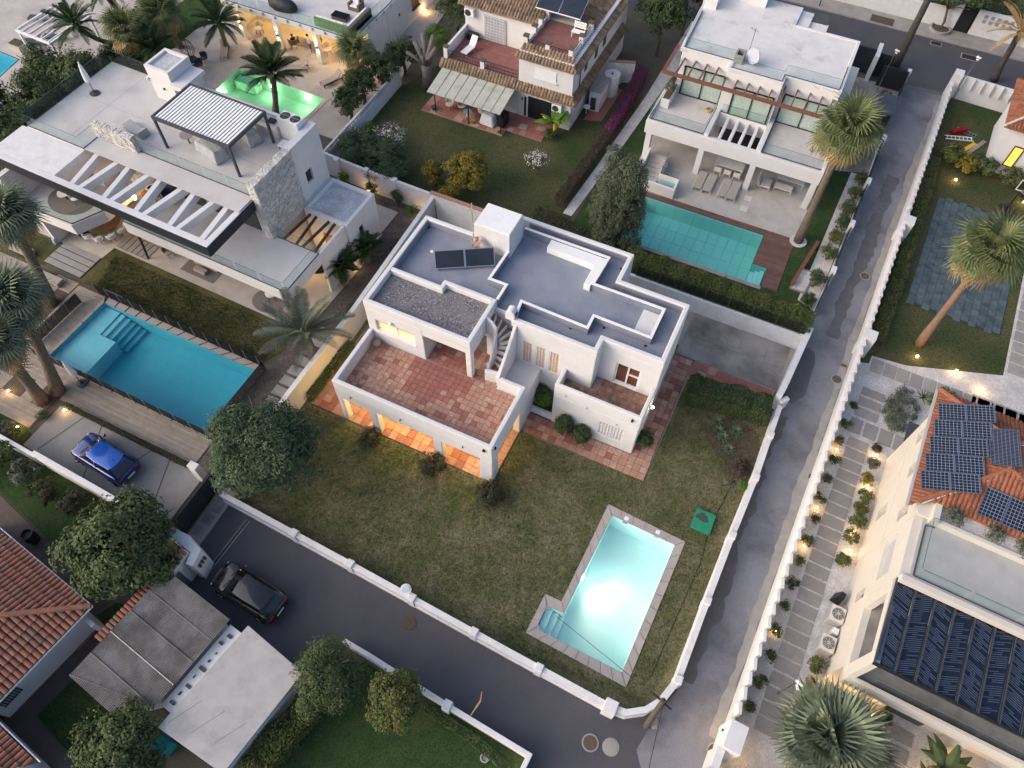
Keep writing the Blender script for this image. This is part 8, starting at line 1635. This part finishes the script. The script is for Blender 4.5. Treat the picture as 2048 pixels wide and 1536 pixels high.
# --- the white house garden
tree('broadleaf_tree','big dark green tree at the left end of the dry lawn',-1.0,-5.0,3.25,6.2,LF3,nclump=330,nleaf=75,size=.23,spread=.6,asp=.28,tr=.2)
SHR = 'shrubs along the porch edge'
bush('porch_shrub','small shrub at the second porch pier',2.35,-.75,.68,1.0,LFB,nclump=70,group=SHR); bush('porch_shrub','taller twiggy shrub in front of the third porch pier',6.65,-.75,.85,1.35,LFB,nclump=80,group=SHR); bush('porch_shrub','round brownish shrub at the corner porch pier',10.45,-1.0,.9,1.15,LFB,nclump=95,group=SHR)
bush('planter_shrub','bright green leafy shrubs filling the planter by the stair wall',10.85,6.05,.62,1.1,LFG,z0=.5,nclump=70,ry=.5,size=.15); bush('planter_shrub','darker green shrub at the back of the planter',10.5,6.25,.42,1.35,LF1,z0=.5,nclump=40,size=.13)
bush('clipped_shrub','glossy dark shrub left of the pierced wing window',12.6,4.88,.55,1.9,LF2,z0=.11,nclump=75,size=.14); bush('clipped_shrub','dark shrub nearest the pierced wing window',13.75,4.85,.62,1.3,LF2,z0=.11,nclump=75,size=.14); bush('clipped_shrub','dark round shrub at the right corner of the wing',17.3,6.2,.55,1.3,LF2,z0=.11,nclump=60,size=.12)
hedge('lawn_hedge','thick rounded hedge between the tiled path and the lawn',[(18.5,10.75),(21,11.1),(23.55,11.35)],1.6,1.5,LF2,dens=620,size=.13)
hedge('wall_hedge','narrow green hedge along the cream side wall',[(-2.55,.1),(-2.5,3.2),(-2.4,4.8)],.5,.7,LF1,dens=500,size=.1)
ground_sheet('planting_bed',blob(22.3,8.9,1.7,1.6,j=.1),.036,SOIL); ground_sheet('planting_bed',blob(23.0,7.2,.75,1.2,j=.1),.037,SOIL)
def rosette(name,label,x,y,r,n,m,z0=.04,group=None,el=(1.2,.25),w=.09,cat='plant',frm=None,droop=.12):
    e = empty(name,(x,y,z0),label,cat,group); v = [(0,-w * .5,0),(.35,-w,.03),(.75,-w * .75,.02),(1,0,-droop),(.75,w * .75,.02),(.35,w,.03),(0,w * .5,0)]
    key = ('ros',m.name,w,droop)
    if key not in FAN: me = bpy.data.meshes.new('leaf_' + m.name); me.from_pydata(v,[],[(0,1,5,6),(1,2,4,5),(2,3,4)]); me.materials.append(m); FAN[key] = me
    for i in range(n):
        t = i / n; o = bpy.data.objects.new('leaf',FAN[key]); COL.objects.link(o); o.parent = e; o.rotation_euler = (0,-(el[0] + (el[1] - el[0]) * t),i * 2.4); s_ = r * (.6 + .4 * t) * rng.uniform(.9,1.1); o.scale = (s_,s_,s_); o.location = (0,0,.05 + .15 * (1 - t) * r)
    return e
AG = leaf('pale_agave',(.085,.135,.075),(.12,.17,.10),isl=.2)
for i,(x,y,r,lab) in enumerate(((20.95,9.65,.5,'left'),(22.2,9.5,.55,'largest, upper right'),(21.6,8.75,.5,'middle'),(21.2,9.1,.45,'small inner'),(22.15,8.1,.5,'lowest'))): rosette('agave_plant',lab + ' pale agave rosette in the bed below the hedge',x,y,r,26,AG,group='agaves below the hedge')
bush('dry_shrub','low reddish dry shrub against the lane wall',23.1,7.2,.6,.5,LFR,nclump=40); bush('lime_shrub','tiny lime green plant at the lane wall',23.55,6.1,.2,.35,LFG,nclump=14,size=.09)
# cypresses and clipped hedges behind
def cypress(label,x,y,r,h):
    lobes = [(x + rng.uniform(-.15,.15),y + rng.uniform(-.15,.15),.3 + h * t,r * (1 - .78 * max(0,t - .28) ** 1.25),r * (1 - .78 * max(0,t - .28) ** 1.25),h * .11) for t in (.12,.24,.36,.48,.6,.72,.83,.92)]
    e = empty('cypress_tree',(x,y,.03),label,'tree','cypresses by the teal pool'); p,n = cloud(lobes,420,46,.3,lo=.8,flat=1.2); leaf_mesh('crown',p,n,.13,LFC,e,.5); MB().cyl(x,y,.03,h * .8,.13,.05,n=8).build('trunk',BARK,e)
cypress('taller rounded cypress beside the teal pool',10.25,20.75,1.35,7.6); cypress('cypress behind the taller one, nearer the old house garden',8.75,21.4,1.2,7.3); cypress('narrow cypress top between the gravel path and the tall one',9.3,20.5,.95,6.6)
hedge('clipped_hedge','long clipped hedge between the driveway wall and the teal pool',[(11.2,18.75),(18,18.75),(24.3,18.55)],1.75,1.9,LFH,dens=430,size=.13)
hedge('low_hedge','brown-green hedge along the back of the white house',[(3.6,20.3),(6.5,20.0),(9.2,19.4)],1.3,1.1,LFB,dens=380,size=.12)
hedge('red_hedge','reddish hedge along the white gravel path, lower stretch',[(4.75,22.5),(5.0,27),(5.2,31)],.85,1.1,LFR,dens=480,size=.11); hedge('bougainvillea_hedge','purple flowering hedge along the white gravel path, upper stretch',[(5.2,31),(5.1,36),(4.9,40)],.95,1.2,LFP,dens=520,size=.11)
for i,(x,y,r,h) in enumerate(((5.0,43.5,2.0,6.5),(6.0,47.5,2.3,7),(4.2,50.5,2.2,7))): tree('evergreen_tree',('dark evergreen nearest the water tank','tall dark evergreen beside the gravel path near the top edge','dark evergreen touching the top edge of the view')[i],x,y,r,h,LF2,nclump=200,nleaf=60,size=.24,spread=.55,group='evergreens by the gravel path')
# --- old house garden
tree('golden_tree','large golden bushy tree on the old house lawn',-2.2,21.0,1.75,3.4,LFY,nclump=170,nleaf=55,size=.17,spread=.36); tree('golden_tree','smaller golden bush left of the large golden tree',-4.9,20.5,.95,2.2,LFY,nclump=70,nleaf=50,size=.15,spread=.3); tree('golden_tree','golden shrub in front of the large golden tree',-2.9,19.3,1.0,2.0,LFY,nclump=60,nleaf=45,size=.15,spread=.3)
tree('olive_tree','wide blue-green tree in the old house garden',-8.4,19.5,2.2,3.2,LF3,nclump=210,nleaf=65,size=.17,spread=.42,asp=.3); tree('olive_tree','blue-green tree at the corner of the end wall',-10.9,19.9,1.9,3.0,LF3,nclump=160,nleaf=65,size=.17,spread=.42,asp=.3)
e_ = bush('flowering_shrub','thin shrub with white blossoms beside the lattice wall',-9.9,22.8,1.3,1.9,LFGR,nclump=60,nleaf=22,size=.1,spread=.4); p,n = cloud([(-9.9,22.8,1.1,1.2,1.2,.9)],60,8,.4); leaf_mesh('blossom',p,n,.1,FLW,e_,.9)
e_ = bush('flowering_shrub','dry flowering shrub below the lattice wall end',-12.3,21.0,1.2,1.8,LFB,nclump=60,nleaf=26,size=.1,spread=.4); p,n = cloud([(-12.3,21.0,1.1,1.1,1.1,.8)],50,8,.4); leaf_mesh('blossom',p,n,.09,FLW,e_,.9)
e_ = tree('blossom_tree','small bare blossom tree on the old house lawn',1.7,24.9,.9,2.0,LFB,nclump=22,nleaf=14,size=.1,spread=.3,tr=.05); p,n = cloud([(1.7,24.9,1.5,.85,.85,.6)],45,7,.3); leaf_mesh('blossom',p,n,.09,FLW,e_,.9)
BY = 'shrubs along the lattice wall'
for i,(x,y,r,h) in enumerate(((-14.6,24.2,1.3,3.2),(-14.7,26.4,1.4,3.4),(-14.3,28.8,1.6,3.6),(-13.6,31.2,1.7,3.4))): tree('dense_shrub',('lowest','second','third','topmost')[i] + ' dense dark shrub in the row behind the lattice wall',x,y,r,h,LF2,nclump=110,nleaf=55,size=.16,spread=.36,group=BY)
bush('leafy_shrub','green shrub lit from below near the pool terrace corner',-16.0,26.4,.7,1.8,LFG,nclump=50,size=.13); bush('tall_grass','bright bamboo clump beside the bleached stump',-12.9,35.6,1.3,2.3,LFG,nclump=90,nleaf=45,size=.2,asp=.2,spread=.4); bush('green_shrub','small bright shrub in front of the lattice wall',-12.4,23.6,.5,.9,LFG,nclump=26)
tree('pine_tree','dark pine crown above the old house at the top edge',-12.3,38.5,1.8,4.2,LF2,nclump=130,nleaf=60,size=.2,spread=.4,asp=.25); bush('climber','dark climber on the wire trellis left of the old house',-10.2,36.3,.8,3.0,LF2,nclump=70,size=.14)
e = empty('pollarded_tree',(-11.0,30.6,.03),'bleached pollarded tree trunk with bare stub limbs','tree'); MB().tube([(-11,30.6,.03),(-11.05,30.7,1.2),(-11.1,30.75,2.1)],[.55,.42,.45],12).build('trunk',STUMPB,e,smooth=True)
for (dx,dy,z_,r_) in ((-1.2,.5,3.6,.2),(-.8,1.3,4.0,.22),(.3,1.1,4.2,.2),(.9,.3,3.7,.2),(-1.6,-.3,3.0,.13),(.2,-.7,3.3,.14)): MB().tube([(-11.1,30.75,1.9),(-11.1 + dx * .5,30.75 + dy * .5,(1.9 + z_) / 2 + .1),(-11.1 + dx,30.75 + dy,z_)],[r_ * 1.5,r_ * 1.1,r_],8).build('limb',STUMPB,e,smooth=True)
def banana(label,x,y,s,n,fr=W,m=None,z0=.04,yel=0):
    e = empty('banana_plant',fr(x,y,z0),label,'banana plant'); m = m or LFG
    for k in range(3): MB(fr).cyl(x + .18 * (k - 1),y + .1 * (k % 2),z0,z0 + s * 1.0,.07,.05,n=8).build('stem',PBARK,e)
    key = ('ban',m.name)
    def bl(mm,key):
        if key not in FAN:
            v = []; f = []
            for i in range(7): t = i / 6; w_ = .2 * math.sin(math.pi * min(1,.12 + t * .88)) + .01; z_ = .35 * t - .75 * t * t; v += [(t,-w_,z_ - .05),(t,0,z_ + .02),(t,w_,z_ - .05)]
            for i in range(6): k = i * 3; f += [(k,k + 1,k + 4,k + 3),(k + 1,k + 2,k + 5,k + 4)]
            me = bpy.data.meshes.new('banana_leaf'); me.from_pydata(v,[],f); me.materials.append(mm); FAN[key] = me
        return FAN[key]
    for i in range(n):
        yl = i < yel; o = bpy.data.objects.new('leaf',bl(YELL if yl else m,('ban','y' if yl else m.name))); COL.objects.link(o); o.parent = e; o.rotation_euler = (rng.uniform(-.4,.4),-rng.uniform(.2,1.1),i * 2.4 + .3); q = s * rng.uniform(.8,1.15); o.scale = (q,q,q); o.location = (rng.uniform(-.2,.2),rng.uniform(-.2,.2),s * rng.uniform(.75,1.0))
    return e
YELL = leaf('yellowed_leaf',(.45,.30,.05),(.36,.25,.05),isl=.2)
banana('banana plant with some yellow leaves at the old house entrance',1.1,29.6,1.35,12,yel=3); bush('entrance_shrub','leafy shrub under the banana plant',.8,29.2,.6,.7,LF1,nclump=34)
# --- street trees top right
tree('street_tree','round-topped green street tree in the ring planter',27.2,58.7,2.6,4.3,LFG if False else LF1,lobes=[(27.2 + dx,58.7 + dy,3.4,1.2,1.1,.7) for dx,dy in ((-1.6,.2),(-.5,-.4),(.6,-.5),(1.7,.0),(0,.8),(1.2,.8),(-1,.9))],nclump=170,nleaf=70,size=.18,spread=.4,tr=.12)
hedge('street_hedge','tall dense hedge behind the back street wall',[(24.5,61.2),(33.5,61.4)],2.6,3.0,LF1,dens=240,size=.2); bush('grey_shrub','grey-purple bare shrub behind the far gate post',33.0,60.6,1.5,2.6,mat('grey_twigs',(.12,.10,.13),(.09,.08,.09),sc=2,isl=.3),nclump=90,nleaf=40,size=.16)
hedge('street_hedge','dry brown planting behind the white street wall',[(8,60.6),(23.5,60.8)],1.6,1.9,LFB,dens=220,size=.2)
palm('street_palm','dark palm trunk rising past the top edge by the black gate',(24.45,51.2,.02),(24.5,51.6,13.5),.30,PALM1,'fan',n=26,sc=1.3,dry=10,bark=mat('dark_palm_bark',(.055,.048,.043),(.085,.075,.066),sc=5,ro=.95,bu=.9,bsc=9,bd=.05),seed=3)
palm('street_palm','leaning street palm with drooping fronds in the top right corner',(32.6,53.2,.02),(32.3,52.9,4.6),.26,PALMD,'feather',n=22,sc=1.1,bark=bpy.data.materials['dark_palm_bark'],seed=4,L=2.8,lw=.3,arch=.9)
u = empty('street_lamp',(16.3,57.6,.14),'thin street lamp at the far kerb of the back street','street lamp'); MB().cyl(16.3,57.6,.14,4.2,.05,n=8).build('pole',DARK,u); MB().lathe(16.3,57.6,[(.1,4.2),(.22,4.5),(.06,4.75)],10).build('lantern',GLASSD,u)
for i,pts in enumerate((((5,60.5,5.6),(16,59.8,5.0),(24.5,51.7,6.0)),((24.5,51.7,6.2),(30,57.5,4.4),(38,60,5.2)),((24.5,51.7,5.8),(31,56.8,4.2),(40,58.5,5)))): tag(MB().tube(pts,.02,5).build('street_cable',CABLE),('cables from the left','upper cable to the right','lower cable to the right')[i] + ' of the dark palm trunk over the back street','cable')
# --- left villa and its neighbours
palm('fan_palm','upper of the tall fan palms beside the blue pool',(-22.7,-1.1,.05),(-22.3,0.0,7.4),.33,PALMB,n=40,sc=1.15,dry=12,seed=1); palm('fan_palm','middle tall fan palm leaning over the timber deck',(-17.2,-6.3,.05),(-17.4,-4.6,7.2),.34,PALMB,n=40,sc=1.15,dry=12,seed=2); palm('fan_palm','lowest tall fan palm at the left edge of the deck',(-17.65,-7.2,.05),(-16.4,-7.1,6.8),.34,PALMB,n=34,sc=1.05,dry=12,seed=7)
palm('date_palm','grey-green date palm on the slab path beside the cream wall',(-4.2,3.0,.03),(-4.1,2.8,2.9),.3,PALMG,'feather',n=26,sc=1.0,seed=5,L=3.3,lw=.5,arch=.75,el=(1.15,.0)); palm('bushy_palm','bushy green palm beside the court wall, lower of two',(-6.0,9.3,.03),(-6.0,9.3,1.3),.22,PALM2,'feather',n=34,sc=.75,seed=6,L=2.2,lw=.55,arch=1.0,el=(1.3,.1)); palm('bushy_palm','bushy green palm below the annex window',(-5.3,11.6,.03),(-5.35,11.6,1.2),.2,PALM2,'feather',n=26,sc=.75,seed=8,L=2.2,lw=.5,arch=1.0,el=(1.3,.1))
palm('young_palm','brownish young palm against the court wall',(-5.9,10.5,.03),(-6.0,10.5,1.9),.12,PALMG,'feather',n=12,sc=.5,seed=9,L=2.0,lw=.4,arch=1.0)
gs = struct(MB().sheet([(-5.3,-6.3),(-4.2,-6.3),(-4.0,8),(-5.2,8)],.031).build('palm_path',GRAVELB,base=(-4.7,1,0)))
for k in range(13): MB().box(-5.15,-5.6 + k * .85,.03,-4.15,-4.95 + k * .85,.08).build('slab',SLABB,gs)
rosette('yucca_plant','spiky yucca lit in front of the weathered rear wall',-4.9,17.1,.9,40,LFG,w=.04,droop=.3,el=(1.5,-.1))
bush('boundary_shrub','dark shrub between the annex and the white house',-3.8,13.2,.55,1.3,LF2,nclump=40); bush('boundary_shrub','dark shrub against the cream wall behind the date palm',-3.6,7.2,.6,1.0,LF2,nclump=40)
for i,(x,y,lab) in enumerate(((-10.8,17.3,'left'),(-8.3,17.2,'middle'),(-6.2,17.25,'right'))): bush('climbing_plant',lab + ' climber at the foot of the weathered rear wall',x,y,.45,1.5,(LFG,LF2,LF2)[i],nclump=30,ry=.25)
garden_lamp('wall_foot_light',-8.9,17.2,.04,'warm light washing the weathered rear wall',30,group='lights at the rear wall'); garden_lamp('wall_foot_light',-4.1,16.8,.04,'warm light beside the yucca',22,group='lights at the rear wall')
for i,(x,y,r,h) in enumerate(((-33.2,8.5,2.4,5.4),(-34.3,12.0,2.7,5.6),(-33.5,15.6,2.5,5.4),(-31.2,17.2,2.0,4.8),(-30.6,6.2,1.9,4.6),(-36.8,15.3,2.2,5.2),(-38,9.8,2.4,5),(-30.2,12,1.5,4))): tree('boundary_tree',('lowest dark','broad dark green','middle dark','palm-side','corner','pool-side','outermost','inner')[i] + ' tree in the dense screen left of the frame villa',x,y,r,h,(LF1,LF2,LF1,LF2,LF1,LF1,LF2,LFG)[i],nclump=180,nleaf=60,size=.22,spread=.5,group='tree screen left of the frame villa')
for i,(b_,t_,k_,m_,lab) in enumerate((((-38,24,.05),(-36.4,19.3,5.0),'feather',PALM2,'drooping palm beside the white pergola'),((-35.5,22.8,.05),(-32.4,20.5,5.0),'fan',PALM1,'fan palm left of the roof tower'),((-33.5,26,.05),(-31.5,23.6,5.0),'fan',PALM1,'fan palm near the top edge above the roof tower'),((-31.6,21.6,.05),(-30.6,20.8,3.6),'feather',PALM2,'short feather palm behind the roof tower'),((-29.9,27.7,.05),(-28.6,26.6,3.3),'feather',PALM2,'feather palm left of the first lit column'),((-40,27,.05),(-37.8,24,5.0),'feather',PALM2,'feather palm at the top edge left of the others'))): palm('garden_palm',lab,b_,t_,.22,m_,k_,n=28,sc=1.05 if k_ == 'fan' else .95,dry=8,seed=20 + i,group='palms behind the frame villa')
tree('boundary_tree','dark tree filling the gap behind the roof glass',-33.8,20.0,2.0,3.6,LF2,nclump=140,nleaf=60,size=.2,group='tree screen left of the frame villa'); tree('boundary_tree','dark shrubs between the palms near the top edge',-35.8,26.5,2.2,3.2,LF2,nclump=140,nleaf=60,size=.2,group='tree screen left of the frame villa')
palm('pool_palm','large feather palm in front of the green lit pool',(-20.4,21.7,.04),(-20.0,22.3,3.7),.26,PALM2,'feather',n=30,sc=1.05,seed=31,L=2.7,lw=.5,arch=.85,el=(1.35,.05)); palm('porch_palm','fan palm in front of the lit pier of the porch villa',(-16.6,28.6,.04),(-16.3,28.4,3.1),.2,PALM1,'fan',n=26,sc=.95,dry=6,seed=32)
tag(MB().box(-13.9,20.2,.04,-12.6,22.5,.1).build('brown_deck',DECKR),'small red-brown timber deck behind the end wall','deck')
hedge('drive_planting','low brown-green planting between the deck and the parking court',[(-16.0,-6.83),(-6.4,-6.9)],.3,.4,LFB,dens=520,size=.09); bush('grass_clump','grassy clump round the brightest drive light',-17.5,-9.75,.7,.9,LFGR,nclump=40,size=.2,asp=.12); bush('grass_clump','small plants at the deck corner of the parking court',-16.6,-8.0,.3,.5,LF1,nclump=20)
for i,(x,y,r,h,m) in enumerate(((-14.5,-11.4,.9,1.3,LFGR),(-12.6,-11.9,.9,1.2,LFB),(-10.6,-11.7,.8,1.2,LFB),(-16.3,-11.2,1.0,1.6,LF2),(-17.2,-12.7,1.1,1.4,LFG),(-9.2,-12.0,.7,1.0,LF2))): bush('border_shrub',('silvery','brown','dry','dark','bright green','small dark')[i] + ' shrub below the long drive wall',x,y,r,h,m,nclump=50,size=.14,group='shrubs below the drive wall')
tree('broadleaf_tree','broad dark tree between the car court and the terracotta house',-4.9,-12.7,2.75,5.4,LF1,nclump=280,nleaf=75,size=.22,spread=.55,asp=.55,tr=.2)
# --- lower gardens
tree('broadleaf_tree','feathery tree beside the flat garage roof',8.0,-13.5,1.75,4.0,LF1,nclump=190,nleaf=65,size=.17,spread=.42,asp=.28); tree('round_tree','rounded yellowish-green tree over the bottom garden wall',11.4,-12.9,1.5,3.4,LFH,nclump=190,nleaf=60,size=.15,spread=.36); tree('round_tree','light green tree at the bottom below the corrugated shed',1.2,-20.2,2.0,3.6,LF1,nclump=200,nleaf=65,size=.18,spread=.42)
hedge('garden_hedge','loose hedge along the garage in the bottom garden',[(6.6,-20.5),(7.0,-17.4),(7.6,-14.9)],1.4,1.6,LFH,dens=360,size=.14); hedge('wall_planting','dark low planting inside the bottom garden wall',[(12.6,-12.45),(15.3,-12.7),(17.2,-13.1)],.5,.45,LF2,dens=420,size=.1)
e_ = bush('daisy_shrub','shrub with white daisies in the lower left lawn',-1.9,-20.0,.6,.6,LFG,nclump=40,size=.1); p,n = cloud([(-1.9,-20.0,.55,.55,.55,.2)],14,2,.2); leaf_mesh('blossom',p,n,.09,FLW,e_,.9)
tag(MB().tube([(14.9,-11.9,.9),(15.1,-11.2,1.6),(15.05,-10.9,2.4)],[.03,.05,.01],6).build('dry_stalk',PALMD),'tall dry flower stalk leaning over the bottom wall','plant')
# --- right lot
palm('fan_palm','tall warm-lit fan palm leaning over the slate court',F(30.34,21.49,.04),F(30.2,21.6,8.9),.24,PALM1,n=34,sc=1.2,dry=22,bark=PBARKR,seed=11,el=(1.2,-.5)); palm('fan_palm','tall fan palm with dry skirt beside the teal pool villa',(21.8,26.9,.05),(21.65,27.4,9.5),.27,PALM1,n=36,sc=1.2,dry=24,seed=12,el=(1.2,-.5))
palm('low_fan_palm','large low blue-green fan palm at the bottom of the slab path',F(30.95,-5.6,.04),F(30.8,-5.7,1.6),.3,PALMB,n=30,sc=1.65,dry=5,seed=13,el=(1.35,.05),nb=30,sweep=280,droop=.15)
rosette('cycad','dark cycad beside a garden lamp below the balcony',*F(33.0,-3.75)[:2],1.0,34,LF2,w=.05,droop=.25,el=(1.1,.1)); bush('round_shrub','dark rounded shrub under the cycad',*F(33.4,-4.7)[:2],.75,.9,LFH,nclump=70,size=.12)
banana('banana clump glowing from below at the bottom right',36.2,-4.0,1.25,16,F,LF1); banana('second banana clump nearest the bottom edge',35.6,-5.2,1.2,14,F,LF1); banana('banana clump by the balcony corner pier',37.6,-4.3,1.2,12,F,LF1)
PB_ = 'clipped bushes along the slab path'
for i,(x,y,r,m,lab) in enumerate(((29.66,12.15,.22,LFR,'tiny reddish'),(29.73,10.95,.36,LFGR,'silver-green'),(29.65,9.75,.42,LFY,'golden lit'),(29.8,8.6,.46,LFH,'upper of three joined green'),(29.74,7.7,.46,LFH,'middle of three joined green'),(29.78,6.85,.5,LFH,'lowest of three joined green'),(29.68,5.75,.46,LFH,'green below the three joined'),(29.65,4.2,.4,LFH,'lone round'),(29.86,-2.0,.52,LFH,'green below the air conditioners'),(29.94,-3.1,.42,LFY,'golden beside the corner lamp'),(31.15,-3.0,.42,LFY,'golden between two lamps'),(32.1,-2.95,.36,LFG,'bright green right of a lamp'),(33.6,-2.85,.33,LFH,'small round near the garage'))): bush('path_bush',lab + ' bush beside the slab path',*F(x,y)[:2],r,r * 1.5,m,nclump=34,nleaf=34,size=.1,spread=.15,group=PB_)
for k in range(15):
    y = -5.5 + k * 1.42; bush('wall_creeper','small creeper at the fins, number %s up from the gate' % ('one two three four five six seven eight nine ten eleven twelve thirteen fourteen fifteen'.split()[k]),*F(27.5 + .06 * (k % 3),y)[:2],.26 + .1 * (k % 2),.5,(LFH,LF1,LF2)[k % 3],nclump=16,nleaf=26,size=.1,spread=.16,group='creepers along the fin wall')
hedge('bed_planting','straggling golden-green planting between the fins and the slate court',[F(27.75,20)[:2],F(27.8,27)[:2],F(27.7,33)[:2],F(27.6,40)[:2]],.9,.6,LFH,dens=260,size=.13)
for i,(x,y,r,h,m) in enumerate(((28.5,40.6,1.0,1.6,LFH),(29.9,40.2,.9,1.3,LFY),(31.3,40.5,.8,1.4,LF1),(33.2,40.2,1.0,1.5,LF1),(35.4,40.0,1.1,1.5,LF2),(30.6,41.0,.7,1.2,LF2))): bush('house_shrub',('big green','golden','leafy green','broad green','dark','small dark')[i] + ' shrub in front of the amber window house',*F(x,y)[:2],r,h,m,nclump=60,size=.14,group='shrubs by the amber window house')
e_ = bush('ground_cover','grey-green ground cover bed beside the slab path',*F(30.3,15.6)[:2],1.1,.5,LFGR,nclump=130,nleaf=36,size=.1,ry=1.9); bush('lime_hedge','bright lime shrub behind the hooded entry',*F(32.6,17.2)[:2],1.1,.9,LFG,nclump=70,size=.13); rosette('small_cycad','dark cycad in the ground cover bed',*F(31.4,17.2)[:2],.7,26,LF2,w=.05); bush('corner_shrub','bright green shrub at the right edge by the slabs',*F(37.2,16.2)[:2],.7,1.0,LFG,nclump=50)
for i,x in enumerate((33.2,34.3)): rosette('small_yucca',('left','right')[i] + ' little spiky plant beside the slab path behind the tile roof',*F(x + .5,14.9)[:2],.35,20,LF1,w=.06)
for i,(x,lab) in enumerate(((31.9,'left'),(33.7,'middle'),(35.1,'right'))): bush('roof_planter_shrub',lab + ' shrub in the gravel planter on the roof terrace',*F(x,5.0)[:2],.42,.6,LFGR,z0=7.2,nclump=28,nleaf=30,size=.09)
bush('terrace_bush','silver-green bush in the white trough on the upper terrace',8.88,33.6,.42,.9,LFGR,z0=4.16,nclump=36,ry=.8)
tag(MB(F).box(32.3,11.9,.04,33.4,13.6,.5).build('fallen_dark_screen',DARK),'dark grey screen lying behind the solar roof','screen')
LS_ = 'conical shrubs by the lane fence'
for i,(x,y,r,h) in enumerate(((23.7,21.3,.5,1.0),(23.85,23.3,.62,1.5),(24.0,26.0,.6,1.5),(24.15,27.9,.55,1.4),(24.3,29.6,.55,1.3),(24.35,31.2,.6,1.4),(24.5,33.0,.55,1.3),(24.6,34.8,.5,1.2))): bush('conical_shrub',('lowest','second','third','fourth','fifth','sixth','seventh','topmost')[i] + ' golden-green shrub in the row behind the lane fence',x,y,r,h,(LF2,LF2,LFH,LFH)[i % 4],nclump=55,nleaf=40,size=.1,group=LS_)
bush('bin_store_shrub','thin leafy shrub beside the bin store',24.3,45.0,.6,1.8,LFGR,nclump=30,nleaf=26,size=.13)
# short grass blades over the dry lawn
def tufts(name,poly,holes,n,m,hgt,label):
    xs = [p[0] for p in poly]; ys = [p[1] for p in poly]; P_ = np.stack([nrg.uniform(min(xs),max(xs),n * 2),nrg.uniform(min(ys),max(ys),n * 2)],1)
    def inside(P,pg_):
        c = np.zeros(len(P),bool); j = len(pg_) - 1
        for i in range(len(pg_)):
            xi,yi = pg_[i]; xj,yj = pg_[j]; c ^= ((yi > P[:,1]) != (yj > P[:,1])) & (P[:,0] < (xj - xi) * (P[:,1] - yi) / (yj - yi + 1e-9) + xi); j = i
        return c
    k = inside(P_,poly)
    for h_ in holes: k &= ~inside(P_,h_)
    P_ = P_[k][:n]; n = len(P_); p = np.concatenate([P_,np.full((n,1),.04 + hgt * .4)],1); nn = nrg.normal(0,1,(n,3)); nn[:,2] *= .35
    o = leaf_mesh(name,p,nn,hgt * 2,m,None,.28,base=(0,0,0),jit=.1); o['kind'] = 'stuff'; tag(o,label,'grass',None,'stuff')
GB = mat('dry_grass_blade',(.16,.156,.078),(.235,.21,.132),sc=1.2,ro=.9,isl=.45,stain=(.108,.128,.052),ssc=.32,slo=.42,shi=.64,spec=.1)
tufts('grass',[(-2.6,-7.4),(15,-8.1),(22.4,-7.7),(23.6,-3),(23.9,11),(18.5,10),(18.3,3.9),(10.3,3.8),(10.2,-.2),(-2.5,-.2)],[PA_OUT],70000,GB,.055,'short dry grass blades of the lawn round the pool')
GB2 = mat('green_grass_blade',(.09,.08,.038),(.12,.10,.052),sc=.9,ro=.9,isl=.4,stain=(.048,.058,.023),ssc=.3,slo=.4,shi=.62,spec=.1)
tufts('grass',[(-21,1.3),(-7.2,1.1),(-6.6,4.0),(-22,4.2)],[],12000,GB2,.05,'short grass blades of the lawn beside the blue pool')
dup_ = {k: v for k,v in LABELS.items() if len(v) > 1}
if dup_: print('SHARED LABELS',dup_)
